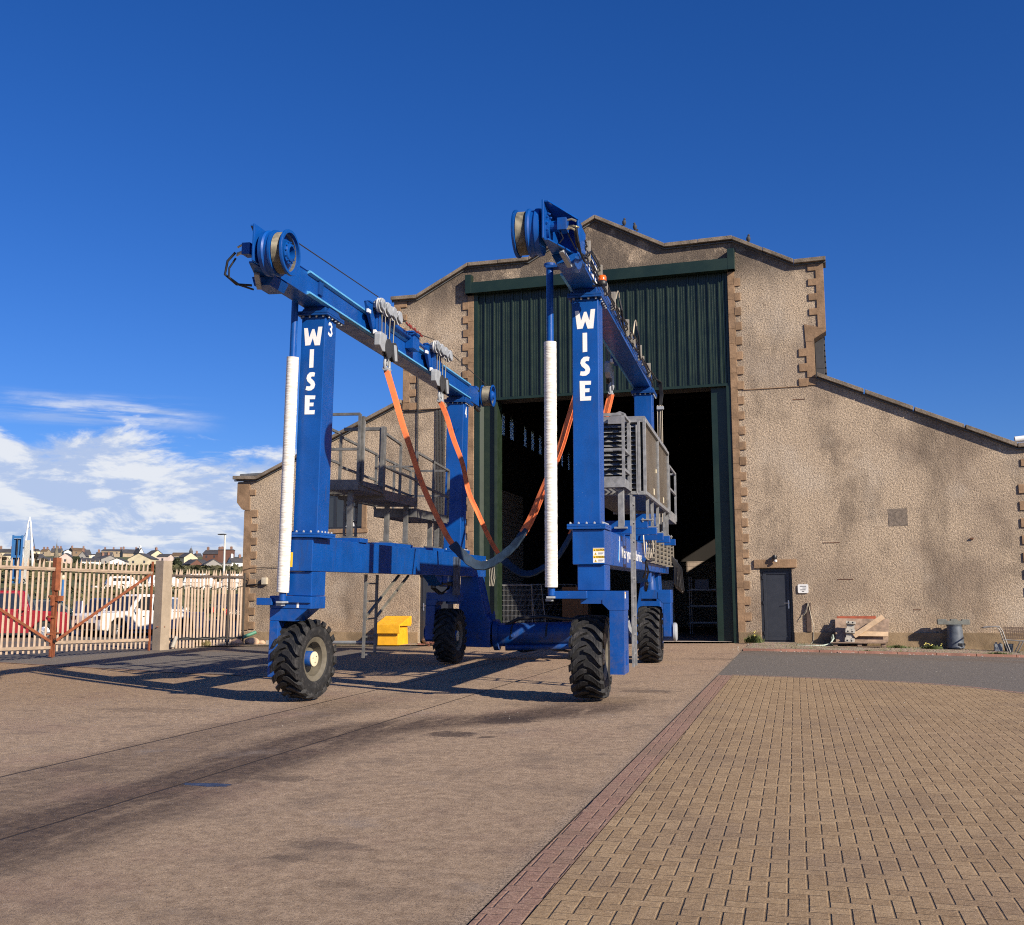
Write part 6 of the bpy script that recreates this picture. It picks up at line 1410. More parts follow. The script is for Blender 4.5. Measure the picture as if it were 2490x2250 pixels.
for i in range(1300):
    x = rnd.uniform(-1.4, 6); y = kline(x)+rnd.uniform(.15, 3.2); z = ground_z(x, y)+.03
    if rnd.random() < .5+.5*math.sin(x*2.1+1): continue
    a = rnd.uniform(0, 6.28); w_ = Vector((math.cos(a), math.sin(a), 0))*.006; h = rnd.uniform(.02, .07); p = Vector((x, y, z)); mb.add([p-w_, p+w_, p+Vector((rnd.uniform(-.03, .03), rnd.uniform(-.03, .03), h))], [(0, 1, 2)])
tag(mb.build('grass', LEAF, fix=False), 'thin grass scattered over the gravel strip along the wall', 'grass', kind='stuff')
mb = MB(); rnd = random.Random(7)
def pebble_(mb, x, y, r):
    z = ground_z(x, y)+.006; ph = rnd.uniform(0, 6)
    top = [(x+r*math.cos(ph+k*1.256)*rnd.uniform(.7, 1), y+r*math.sin(ph+k*1.256)*rnd.uniform(.7, 1), z) for k in range(5)]
    mb.add(top+[(x, y, z+r*.7)], [(i, (i+1) % 5, 5) for i in range(5)])
for i in range(1100):
    x = rnd.uniform(-16, 5); y = rnd.choice((rnd.uniform(12, 31), rnd.uniform(26.5, 31), rnd.uniform(20, 31))); pebble_(mb, x, y, rnd.uniform(.003, .011))
for i in range(260):
    x = rnd.uniform(-2.6, 5); pebble_(mb, x, kline(max(x, -2.3))+rnd.uniform(-.4, 3.0), rnd.uniform(.012, .035))
tag(mb.build('loose_gravel', CONC, fix=False), 'loose pale stones scattered over the yard', 'gravel', kind='stuff')
# grit bin and clutter by the left wing
t = thing('grit_bin', 'bright yellow grit bin with sloping lid against the left wing wall', 'grit bin', (-12.95, 30.4, .72))
yb_ = simple('yellow_bin_plastic', (.80, .40, .015), .5, var=.12, scale=5, dirt=(.35, .2, .03), dirt_amt=.4)
mb = MB(); mb.prism([(30.0, .73), (30.05, 1.30), (30.75, 1.30), (30.82, .73)], 'x', -13.27, -12.60); mb.build('body', yb_, t, bevel=.015)
mb = MB(); mb.prism([(29.93, 1.08), (29.93, 1.34), (30.05, 1.36), (30.82, 1.60), (30.88, 1.60), (30.88, 1.34), (30.84, 1.34), (30.84, 1.30), (29.97, 1.30), (29.97, 1.08)], 'x', -13.36, -12.52); mb.build('lid', yb_, t, bevel=.012)
def rock(name, x, y, r, label, mat, seed, cat='rock', squash=.75, z=None):
    rnd = random.Random(seed); mb = MB(); import bmesh
    bm = bmesh.new(); bmesh.ops.create_icosphere(bm, subdivisions=3, radius=1); z = ground_z(x, y)+r*squash*.62 if z is None else z
    ph = [Vector((rnd.uniform(-1, 1), rnd.uniform(-1, 1), rnd.uniform(-1, 1))) for _ in range(7)]
    for v in bm.verts:
        k = 1+sum(.16*max(0, v.co.dot(p)) for p in ph)-.10*sum(1 for p in ph if v.co.dot(p.normalized()) > .8)
        mb.V.append(Vector((x+v.co.x*k*r*1.25*.8, y+v.co.y*k*r*.8, z+v.co.z*k*r*squash*.8)))
    for f in bm.faces: mb.F.append([v.index for v in f.verts]); mb.mi.append(0)
    bm.free(); return tag(mb.build(name, mat, origin=(x, y, z)), label, cat)
STN = simple('pale_rock', (.46, .31, .20), .9, var=.25, scale=5, bumpd=.01, bscale=20)
rock('rock', -18.05, 30.0, .17, 'rounded tan rock at the fence end, left of its neighbour', STN, 1); rock('rock', -17.72, 30.35, .20, 'angular tan rock between the fence end and the shed corner', STN, 2); rock('rock', -17.42, 30.45, .12, 'smallest tan rock, nearest the shed corner quoins', STN, 3)
mb = MB(); mb.tube([(-17.98, 30.2, .93), (-17.66, 30.5, 1.10)], .055, 14, caps=True); tag(mb.build('drain_pipe', simple('green_plastic', (.07, .22, .14), .5), smooth=True, origin=(-18.0, 29.8, .9)), 'short green plastic pipe lying on the rocks', 'pipe')
mb = MB(); mb.tube([(-16.4, 30.35, .79), (-12.9, 30.5, .80)], .055, 14); tag(mb.build('grey_pipe', simple('grey_pipe_plastic', (.19, .20, .21), .5), smooth=True, origin=(-14.6, 30.4, .79)), 'long grey pipe lying on the ground along the left wing wall', 'pipe')
mb = MB(); mb.tube([(-19.0, 28.0, .69), (-18.95, 28.1, 1.0)], .06, 12); tag(mb.build('concrete_stub', CONC, smooth=True, origin=(-19, 28, .69)), 'pale pipe stub leaning on the bottom rail of the palisade', 'pipe')
for i, (x, l) in enumerate(((-17.3, 'left brick of the short row by the shed corner'), (-17.05, 'middle brick of the short row by the shed corner'), (-16.8, 'right brick of the short row by the shed corner'))):
    mb = MB(); mb.box((x, 30.5, .70), (x+.21, 30.62, .84)); tag(mb.build('brick', CONC, bevel=.005, origin=(x+.1, 30.56, .7)), l, 'brick', 'bricks by the shed corner')
rock('stone_lump', -11.75, 30.9, .36, 'large pinkish boulder between the grit bin and the side door', simple('pinkish_stone', (.27, .20, .16), .9, var=.2, scale=5, bumpd=.01), 9, cat='boulder', squash=.6)
mb = MB(); rnd = random.Random(5)
for i in range(160): x = rnd.gauss(-11.15, .28); y = rnd.gauss(30.3, .18); r = rnd.uniform(.02, .06); z = ground_z(x, y)+rnd.uniform(0, .09); mb.box((x-r, y-r, z), (x+r, y+r*.6, z+r))
tag(mb.build('rubble', simple('red_rubble', (.22, .09, .06), .9, var=.4), fix=False, origin=(-11.15, 30.3, .75)), 'low heap of red rubble in front of the side door', 'rubble', kind='stuff')

# ---------------------------------------------------------------- gate and palisade
PALE = simple('sunlit_galvanised_pale', (.44, .33, .24), .6, var=.13, scale=5, dirt=(.33, .22, .15), dirt_amt=.35)
RAILM = simple('weathered_rail', (.36, .27, .195), .7, var=.2, scale=5)
def pale_mesh(h):
    mb = MB(); w = .034; d = .012
    pr = [(-w, 0), (-w*.45, -d), (w*.45, -d), (w, 0), (w, .004), (w*.45, -d+.004), (-w*.45, -d+.004), (-w, .004)]
    mb.prism([(a, b_) for a, b_ in pr], 'z', 0, h-.16)
    mb.add([(-w, 0, h-.16), (-w*.45, -d, h-.16), (w*.45, -d, h-.16), (w, 0, h-.16), (-w*.55, -d*.6, h-.07), (w*.55, -d*.6, h-.07), (0, -d*.5, h)], [(0, 1, 4), (1, 2, 5, 4), (2, 3, 5), (4, 5, 6), (0, 4, 6, 5, 3)])
    return mb.build('pale', PALE, origin=(0, 0, 0))
def fence_run(t, P0, P1, n, h, zlow, wob=.006, first=0.5):
    P0, P1 = Vector(P0), Vector(P1); ang = math.atan2(P1.y-P0.y, P1.x-P0.x); proto = None
    if ang > R(-90) and ang < R(90) and P1.y > P0.y: rot = ang
    for i in range(n):
        f = (i+first)/n; p = P0.lerp(P1, f)
        o = pale_mesh(h) if proto is None else proto.copy()
        if proto is None: proto = o
        else: COL.objects.link(o)
        o.parent = t; o.location = p + Vector((0, 0, zlow+random.uniform(-.01, .01))) - parent_pos(t); o.rotation_euler = (random.uniform(-wob, wob), random.uniform(-wob, wob)*1.6, ang)
dirn = (Vector((-19.23, 27.30, 0))-Vector((-19.96, 23.97, 0))).normalized(); nrmf = Vector((dirn.y, -dirn.x, 0))     # faces the yard
def rails(t, P0, P1, zs, mat, name='rail', off=.0, w=.05, h=.06):
    mb = MB()
    for z in zs: mb.bar(Vector(P0)+nrmf*off+Vector((0, 0, z)), Vector(P1)+nrmf*off+Vector((0, 0, z)), w, h); mb.bar(Vector(P0)+nrmf*(off+.03)+Vector((0, 0, z+.03)), Vector(P1)+nrmf*(off+.03)+Vector((0, 0, z+.03)), .006, .05) if z > 2 else None
    return build_each(mb, name, mat, t, bevel=.003)
c0 = Vector((-19.96, 23.97, 0)); pst = Vector((-19.25, 27.18, 0)); lft = c0 - dirn*4.1
zg = .5
g2_ = thing('gate_leaf', 'right leaf of the pale palisade gate with rusty diagonal brace, rising to the wide post', 'gate', tuple(c0+dirn*1.6+Vector((0, 0, zg))), 'leaves of the palisade gate')
fence_run(g2_, c0+dirn*.10, pst-dirn*.08, 20, 2.48, .69)
rails(g2_, c0+dirn*.06, pst-dirn*.03, (2.85,), RAILM, off=.05); rails(g2_, c0+dirn*.06, pst-dirn*.03, (.93,), RAILM, off=.04, h=.08, w=.03)
mb = MB(); mb.bar(c0+dirn*.08+nrmf*.07+Vector((0, 0, .98)), pst-dirn*.10+nrmf*.07+Vector((0, 0, 2.82)), .025, .07); mb.build('brace', RUST, g2_)
mb = MB(); mb.bar(c0+dirn*.045+nrmf*.03+Vector((0, 0, .56)), c0+dirn*.045+nrmf*.03+Vector((0, 0, 3.1)), .06, .05); mb.bar(pst-dirn*.02+nrmf*.05+Vector((0, 0, .62)), pst-dirn*.02+nrmf*.05+Vector((0, 0, 3.2)), .05, .05)
mb.prism([(0, 0), (0, 0)], 'z', 0, 0) if 0 else None
mb.box(tuple(c0+dirn*.0+nrmf*.06+Vector((0, 0, 2.02))), tuple(c0+dirn*.22+nrmf*.10+Vector((.0, 0, 2.16)))); mb.bar(c0+dirn*.02+nrmf*.05+Vector((0, 0, 1.18)), c0+dirn*.20+nrmf*.05+Vector((0, 0, 1.18)), .03)
build_each(mb, 'stile', RUST, g2_)
g1_ = thing('gate_leaf', 'left leaf of the palisade gate whose brace runs down to the central spire', 'gate', tuple(c0-dirn*2+Vector((0, 0, zg))), 'leaves of the palisade gate')
fence_run(g1_, lft, c0-dirn*.12, 25, 2.48, .66)
rails(g1_, lft, c0-dirn*.05, (2.85,), RAILM, off=.05); rails(g1_, lft, c0-dirn*.05, (.80,), RAILM, off=.04, h=.08, w=.03)
mb = MB(); mb.bar(c0-dirn*.08+nrmf*.07+Vector((0, 0, .95)), c0-dirn*3.5+nrmf*.07+Vector((0, 0, 2.82)), .025, .07); mb.build('brace', RUST, g1_)
mb = MB(); mb.bar(c0-dirn*.045+nrmf*.03+Vector((0, 0, .56)), c0-dirn*.045+nrmf*.03+Vector((0, 0, 3.1)), .06, .05)
mb.bar(c0-dirn*.02+nrmf*.08+Vector((0, 0, .45)), c0-dirn*.02+nrmf*.08+Vector((0, 0, 1.3)), .02); mb.box(tuple(c0-dirn*.24+nrmf*.06+Vector((0, 0, 1.58))), tuple(c0-dirn*.0+nrmf*.09+Vector((0, 0, 1.63)))); mb.box(tuple(c0-dirn*.16+nrmf*.06+Vector((0, 0, 1.9))), tuple(c0-dirn*.04+nrmf*.10+Vector((0, 0, 2.15))))
for z in (2.15, 1.15): mb.bar(c0-dirn*.2+nrmf*.05+Vector((0, 0, z)), c0+dirn*.0+nrmf*.05+Vector((0, 0, z)), .04)
build_each(mb, 'stile', RUST, g1_)
mb = MB(); mb.tube([c0+nrmf*.11+Vector((0, 0, 1.0))+Vector((.02*math.cos(a*.9), .03*math.sin(a*1.3), .05*math.sin(a*.9))) for a in range(8)], .008, 6, closed=True); mb.box(tuple(c0+nrmf*.10+Vector((-.02, -.03, .93))), tuple(c0+nrmf*.13+Vector((.02, .03, .99)))); tag(mb.build('padlock', BLACK, origin=tuple(c0+nrmf*.1+Vector((0, 0, .95)))), 'chain and padlock joining the two gate leaves', 'padlock')
# tapered church-like spire on the leaf: a rusty tapered bracket with a stone-coloured tip
mb = MB(); cz = c0+nrmf*.04
def frus(mb, c, w0, w1, z0, z1): 
    vs = [c+dirn*(sx*w)/2*1+nrmf*(sy*w)/2+Vector((0, 0, z)) for z, w in ((z0, w0), (z1, w1)) for sx, sy in ((-1, -1), (1, -1), (1, 1), (-1, 1))]
    mb.add(vs, [(3, 2, 1, 0), (4, 5, 6, 7), (0, 1, 5, 4), (1, 2, 6, 5), (2, 3, 7, 6), (3, 0, 4, 7)])
frus(mb, cz, .15, .15, 2.3, 3.17); mb.build('centre_post', RUST, g2_)
# wide concrete coloured steel gate post
mb = MB(); pc = Vector((-19.12, 27.58, 0)); 
mb.box((-.17, -.17, .55), (.17, .17, 3.24)); mb.V = [Matrix.Rotation(math.atan2(dirn.y, dirn.x), 3, 'Z') @ v + pc for v in mb.V]
gp_ = tag(mb.build('gate_post', simple('pale_steel_post', (.33, .265, .195), .6, var=.12, scale=3), bevel=.01, origin=(pc.x, pc.y, .6)), 'wide pale square gate post between the gate and the fence', 'post')
mb = MB(); mb.bar(pc-dirn*.20+nrmf*.02+Vector((0, 0, 1.30)), pc-dirn*.02+nrmf*.18+Vector((0, 0, 1.30)), .03); mb.build('hinge', RUST, gp_)
# palisade from the post to the shed corner
f0_, f1_ = Vector((-19.36, 27.93, 0)), Vector((-18.00, 30.22, 0)); fd = (f1_-f0_).normalized(); nrmf_s = nrmf; nrmf = Vector((fd.y, -fd.x, 0))
pf = thing('palisade_fence', 'pale palisade fence from the gate post to the shed corner, cable strung on it', 'fence', (-18.7, 29.1, .65))
fence_run(pf, f0_, f1_, 24, 2.40, .64, wob=.010)
rails(pf, f0_, f1_, (2.80,), simple('dark_rail', (.10, .07, .055), .7), off=.03, h=.04); rails(pf, f0_, f1_, (.93,), simple('dark_rail_low', (.05, .05, .05), .7), off=.04, h=.05, w=.03)
mb = MB(); 
for z, am in ((2.83, .05), (.95, .02), (2.5, .06)): mb.tube([f0_.lerp(f1_, i/16)+nrmf*.06+Vector((0, 0, z+am*math.sin(i*1.7)+.0*i)) for i in range(17)], .007 if z > 1 else .016, 6)
build_each(mb, 'cable', BLACK, pf, smooth=True)
mb = MB()
for p, z in ((f0_.lerp(f1_, .80), 3.0), (f0_.lerp(f1_, 1.0), 2.95)): mb.bar(p+nrmf*.06+Vector((0, 0, .6)), p+nrmf*.06+Vector((0, 0, z)), .05)
build_each(mb, 'post', simple('dark_fence_post', (.07, .06, .05), .6), pf)
nrmf = nrmf_s

# ---------------------------------------------------------------- parked vehicles behind the fence
TYR = RUB
def car(name, label, pos, heading, body_col, L=4.5, Wd=1.8, Hh=1.5, style='suv', group='vehicles parked behind the fence', plate=None, lift=0.0):
    x, y, z = pos; hd = Vector(heading).normalized(); Mx = Matrix.Translation((x, y, z+lift)) @ Matrix(((hd.x, -hd.y, 0, 0), (hd.y, hd.x, 0, 0), (0, 0, 1, 0), (0, 0, 0, 1)))
    t = thing(name, label, 'pickup' if style == 'pickup' else 'car', (x, y, z), group)
    bm_ = simple(name+'_paint', body_col, .25, var=.04, coat=.6); f, r = L/2, -L/2; wf, wr_ = f-.85, r+.95; rw = .38 if style != 'hatch' else .32; hb = Hh*.60 if style != 'pickup' else Hh*.58
    def arch(cx): return [(cx+(rw+.07)*math.cos(a), rw*.95+(rw+.07)*math.sin(a)) for a in [R(q) for q in range(0, 181, 20)]]
    prof = [(f-.05, .35), (f, .55), (f-.02, hb-.12), (f-.12, hb-.03), (f-1.25, hb+.03), (f-1.3, hb+.03), (r+.05, hb+.02), (r, hb-.15), (r+.02, .4), (r+.10, .32)]
    low = arch(wr_)[::-1]; low2 = arch(wf)[::-1]
    poly = prof[:] + [(wr_-rw-.08, .30)] + [p for p in low if p[1] > .30] + [(wr_+rw+.08, .30), (wf-rw-.08, .30)] + [p for p in low2 if p[1] > .30] + [(wf+rw+.08, .30)]
    mb = MB(Mx)
    if style == 'pickup':
        bedx0, bedx1 = r+.08, r+1.65; i = [k for k, p in enumerate(poly) if p == (r+.05, hb+.02)][0]
    mb.prism([(a, b_) for a, b_ in poly], 'y', -Wd/2, Wd/2); body = mb.build('body', bm_, t, bevel=.05, smooth=True)
    # cab
    if style == 'pickup': c0_, c1_, t0, t1 = -.85, 1.25, -.65, .55
    elif style == 'jeep': c0_, c1_, t0, t1 = r+.03, f-1.35, r+.10, f-1.62
    elif style == 'hatch': c0_, c1_, t0, t1 = r+.15, f-1.15, r+.55, f-2.0
    else: c0_, c1_, t0, t1 = r+.06, f-1.2, r+.25, f-1.95
    wt = Wd/2-.06; wtt = Wd/2-.26; zb, zt = hb, Hh
    mb = MB(Mx); mb.add([(c0_, -wt, zb), (c1_, -wt, zb), (c1_, wt, zb), (c0_, wt, zb), (t0, -wtt, zt), (t1, -wtt, zt), (t1, wtt, zt), (t0, wtt, zt)], [(3, 2, 1, 0), (4, 5, 6, 7), (0, 1, 5, 4), (1, 2, 6, 5), (2, 3, 7, 6), (3, 0, 4, 7)])
    cab = mb.build('cab', bm_, t, bevel=.05, smooth=True)
    mb = MB(Mx)
    def lerp3(a, b_, u): return Vector(a).lerp(Vector(b_), u)
    for s in (-1, 1):
        A_, B_, C_, D_ = (c0_, s*wt, zb), (c1_, s*wt, zb), (t1, s*wtt, zt), (t0, s*wtt, zt)
        n_ = 2
        for k in range(n_):
            u0, u1 = .07+.45*k, .07+.45*k+.40
            q = []
            for u, v in ((u0, .12), (u1, .12), (u1, .86), (u0, .86)): q.append(lerp3(lerp3(A_, B_, u), lerp3(D_, C_, u), v)+Vector((0, s*.012, 0)))
            q2_ = [p+Vector((0, -s*.03, 0)) for p in q]; mb.add(q+q2_, [(0, 1, 2, 3), (7, 6, 5, 4), (0, 4, 5, 1), (1, 5, 6, 2), (2, 6, 7, 3), (3, 7, 4, 0)])
    for xa, xt, s in ((c1_, t1, 1), (c0_, t0, -1)):
        q = [lerp3(lerp3((xa, -wt, zb), (xa, wt, zb), u), lerp3((xt, -wtt, zt), (xt, wtt, zt), u), v)+Vector((s*.012, 0, .004)) for u, v in ((.08, .10), (.92, .10), (.92, .88), (.08, .88))]
        q2_ = [p+Vector((-s*.03, 0, 0)) for p in q]; mb.add(q+q2_, [(0, 1, 2, 3), (7, 6, 5, 4), (0, 4, 5, 1), (1, 5, 6, 2), (2, 6, 7, 3), (3, 7, 4, 0)])
    build_each(mb, 'window', M['glass_dark'], cab)
    wm_ = None
    for wx in (wf, wr_):
        for s in (-1, 1):
            mb = MB(Mx); mb.lathe([(rw, -.10), (rw, .10), (rw*.62, .11), (rw*.62, .06), (.05, .05), (.05, -.10)] if s > 0 else [(rw, .10), (rw, -.10), (rw*.62, -.11), (rw*.62, -.06), (.05, -.05), (.05, .10)], (wx, s*(Wd/2-.12), rw), 'y', 24); w1 = mb.build('wheel', TYR, t, smooth=True)
            mb = MB(Mx); mb.lathe([(rw*.60, s*.062), (rw*.5, s*.075), (.06, s*.07)], (wx, s*(Wd/2-.12), rw), 'y', 20)
            for k in range(5): a = k*1.2566; mb.bar((wx, s*(Wd/2-.035), rw), (wx+rw*.58*math.cos(a), s*(Wd/2-.03), rw+rw*.58*math.sin(a)), .05, .02)
            mb.build('rim', M['steel'], w1, smooth=True)
    mb = MB(Mx); mb.box((f-.03, -Wd*.33, .38), (f+.015, Wd*.33, .62)); mb.box((r-.015, -Wd*.44, .36), (r+.03, Wd*.44, .48)); mb.box((wr_+rw+.1, -Wd/2-.01, .30), (wf-rw-.1, -Wd/2+.02, .36)); mb.box((wr_+rw+.1, Wd/2-.02, .30), (wf-rw-.1, Wd/2+.01, .36)); build_each(mb, 'bumper', BLACK, t)
    for s in (-1, 1):
        mb = MB(Mx); mb.box((f-.10, s*Wd*.33, hb-.26), (f+.008, s*(Wd*.5-.02), hb-.12)); mb.build('headlight', M['glass_dark'], t, bevel=.01)
        mb = MB(Mx); mb.box((r-.008, s*(Wd*.5-.02), hb-.42), (r+.10, s*Wd*.42, hb-.10)); mb.build('tail_light', simple('tail_light_red', (.45, .01, .01), .2), t, bevel=.01)
        mb = MB(Mx); mb.box((c1_-.35, s*(Wd/2+.02), hb+.02), (c1_-.20, s*(Wd/2+.20), hb+.16)); mb.build('mirror', bm_, t, bevel=.02)
    for s in (-1, 1):
        mb = MB(Mx); 
        for xx in (.0, .95): mb.box((xx-.35 if style != 'pickup' else xx-.45, s*(Wd/2+.001), hb-.16), (xx-.22 if style != 'pickup' else xx-.32, s*(Wd/2+.02), hb-.13))
        build_each(mb, 'door_handle', BLACK, body)
    if plate: mb = MB(Mx); mb.box((r-.02, -.26, .62), (r-.008, .26, .73)); mb.build('number_plate', simple('yellow_plate', (.75, .5, .03), .4), t)
    if style == 'pickup':
        mb = MB(Mx); mb.box((r+.10, -Wd/2+.08, hb+.024), (-.95, Wd/2-.08, hb+.034)); mb.build('bed', BLACK, t)
    if style == 'truck_red': pass
    return t, Mx
car('pickup', 'white double cab pickup parked behind the right gate leaf, facing left', (-27.05, 37.6, .72), (-.28, -.96), (.80, .80, .78), 5.1, 1.85, 1.75, 'pickup')
t_red, Mred = car('off_road_car', 'red four wheel drive behind the left gate leaf', (-30.5, 33.9, .62), (.80, .60), (.24, .008, .014), 4.7, 1.85, 1.95, 'jeep')
mb = MB(Mred); mb.bar((-1.9, -.7, 2.02), (.3, -.7, 2.02), .04); mb.bar((-1.9, .7, 2.02), (.3, .7, 2.02), .04)
for x in (-1.7, -.8, .1): mb.bar((x, -.7, 2.04), (x, .7, 2.04), .04)
build_each(mb, 'roof_rack', BLACK, t_red)
car('hatchback', 'white car seen from behind between the gate post and the black cars', (-31.37, 45.4, .88), (-.375, .927), (.80, .80, .78), 4.2, 1.75, 1.6, 'suv')
car('hatchback', 'black hatchback with yellow number plate, left of the other black car', (-33.2, 54.0, 1.25), (-.56, .83), (.012, .013, .016), 4.2, 1.78, 1.52, 'hatch', plate=True)
car('estate_car', 'dark navy car at the right end of the row beside the shed corner', (-29.0, 50.4, 1.1), (-.10, 1.0), (.010, .014, .028), 4.4, 1.82, 1.55, 'suv')
car('hatchback', 'dark green car with its roof above the red bonnet', (-34.3, 41.2, .75), (.75, .66), (.012, .03, .03), 4.3, 1.8, 1.6, 'suv')
car('saloon_car', 'dark blue car behind the white pickup cab', (-31.6, 43.0, .78), (.3, .95), (.03, .05, .09), 4.3, 1.8, 1.62, 'hatch')
mb = MB(); mb.box((-.03, -.85, .75), (.03, .85, 2.1))
for i in range(6): mb.box((.03, -.84+.285*i, .76), (.05, -.60+.285*i, 2.08))
mb.V = [Matrix.Rotation(R(50), 3, 'Z') @ v + Vector((-29.3, 36.6, .1)) for v in mb.V]; tag(mb.build('panel_stack', M['white'], origin=(-29.3, 36.6, .85)), 'white corrugated sheet standing between the red and white pickups', 'sheet')

# ---------------------------------------------------------------- harbour things beyond
t = thing('hydraulic_tower', 'blue steel hoist tower standing beyond the fence at the far left', 'hoist tower', (-65.9, 74.3, 2.2))
Mt = Matrix.Translation((-65.9, 74.3, 0)) @ Matrix.Rotation(R(41), 4, 'Z')
mb = MB(Mt)
for x in (-.42, .28): mb.box((x, -.2, 2.2), (x+.16, .2, 8.3))
for z in (8.05, 6.4, 4.6, 5.6): mb.box((-.27, -.15, z), (.29, .15, z+.2))
mb.box((-.27, .10, 2.2), (.29, .16, 8.0)); mb.build('mast', paint('tower_blue', (.01, .10, .28)), t)
mb = MB(Mt); mb.tube([(0, -.1, 5.8), (0, -.1, 8.0)], .07, 10); mb.tube([(.06, -.1, 4.6), (.06, -.1, 5.8)], .12, 10); mb.build('ram', BLACK, t, smooth=True)
mb = MB(Mt); mb.box((.55, -.05, 2.9), (1.0, .05, 7.9)); mb.build('mesh_guard', simple('pale_grey_mesh', (.38, .37, .34), .7, var=.2, scale=12), t, bevel=.03); mb = MB(Mt); mb.box((.44, -.1, 5.0), (.56, .1, 5.1)); mb.box((.44, -.1, 7.2), (.56, .1, 7.3)); build_each(mb, 'bracket', BLACK, t)
mb = MB(); mb.tube([(-101.42, 115.4, 4), (-101.32, 115.5, 9), (-101.08, 115.7, 13.6), (-100.98, 115.8, 14.4)], [.17, .16, .10, .04], 12); mb.tube([(-100.25, 116.5, 4), (-100.50, 116.2, 9), (-100.85, 115.9, 13.6), (-100.95, 115.8, 14.4)], [.17, .16, .10, .04], 12)
mt = tag(mb.build('bridge_mast', M['white'], smooth=True, origin=(-100.8, 116.2, 5)), 'tall white twin mast meeting in a point beyond the blue tower', 'mast'); mb = MB(); mb.tube([(-100.95, 115.8, 13.8), (-99.6, 117.2, 5.5)], .03, 5); mb.tube([(-100.95, 115.8, 13.0), (-104, 114, 6)], .025, 5); mb.build('stay', BLACK, mt)
mb = MB(); mb.tube([(-40.95, 66.1, 2.2), (-40.93, 66.05, 7.2)], [.10, .055], 12); sl_ = tag(mb.build('street_lamp', simple('pale_lamp_post', (.62, .60, .55), .5), smooth=True, origin=(-40.95, 66.1, 2.2)), 'slim pale street lamp rising behind the fence near the shed corner', 'street lamp')
mb = MB(); mb.box((-41.35, 65.75, 7.18), (-40.85, 66.12, 7.25)); mb.build('lamp_head', simple('dark_lamp_head', (.06, .06, .065), .5), sl_, bevel=.02)
mb = MB(); mb.tube([(-41.5, 50.5, 1.4), (-41.5, 50.5, 3.6)], .13, 12); bp = tag(mb.build('bollard_post', paint('post_blue', (.03, .13, .33)), smooth=True, origin=(-41.5, 50.5, 1.4)), 'blue post with a cream ball right of the gate spire', 'post'); mb = MB(); mb.lathe([(.02, -.15), (.12, -.11), (.16, 0), (.12, .11), (.02, .15)], (-41.5, 50.5, 3.72), 'z', 14); mb.build('ball', CREAM, bp, smooth=True)
def boat(name, pos, yaw, L, label):
    Mx = Matrix.Translation(pos) @ Matrix.Rotation(yaw, 4, 'Z'); t = thing(name, label, 'boat', pos, 'white boats laid up on the grass')
    mb = MB(Mx); secs = []
    for u in (0, .15, .5, .8, .95, 1.0):
        w_ = 1.0*(1-(max(0, u-.4)/.6)**2*.95); secs.append([(L*(u-.5), -w_, .95+.2*u), (L*(u-.5), -w_*.75, .35), (L*(u-.5), 0, .1+.25*max(0, u-.7)), (L*(u-.5), w_*.75, .35), (L*(u-.5), w_, .95+.2*u)])
    vs = [v for s_ in secs for v in s_]; fs = []
    for i in range(5):
        for j in range(4): a = 5*i+j; fs.append((a, a+1, a+6, a+5))
    for i in range(5): fs.append((5*i, 5*i+5, 5*i+9, 5*i+4))
    fs.append((0, 4, 3, 2, 1)); fs.append((25, 26, 27, 28, 29)); mb.add(vs, fs); mb.build('hull', M['white'], t)
    mb = MB(Mx); mb.prism([(-L*.3, 1.05), (L*.25, 1.1), (L*.08, 1.75), (-L*.25, 1.7)], 'y', -.65, .65); cb = mb.build('cabin', M['white'], t, bevel=.05); mb = MB(Mx); mb.box((-L*.2, -.66, 1.35), (L*.05, .66, 1.58)); mb.build('window', M['glass_dark'], cb); return t
boat('moored_boat', (-50.9, 73.9, 3.0), R(40), 5.0, 'white boat laid up behind the fence, just right of the gate post'); boat('moored_boat', (-48.3, 74.7, 3.1), R(35), 4.6, 'white boat laid up on the grass, second from the gate post'); boat('moored_boat', (-45.6, 76.0, 3.1), R(30), 4.8, 'white boat laid up nearest the shed corner'); boat('moored_boat', (-53.8, 72.5, 2.9), R(45), 4.8, 'white boat laid up left of the gate post above the pickup roof')

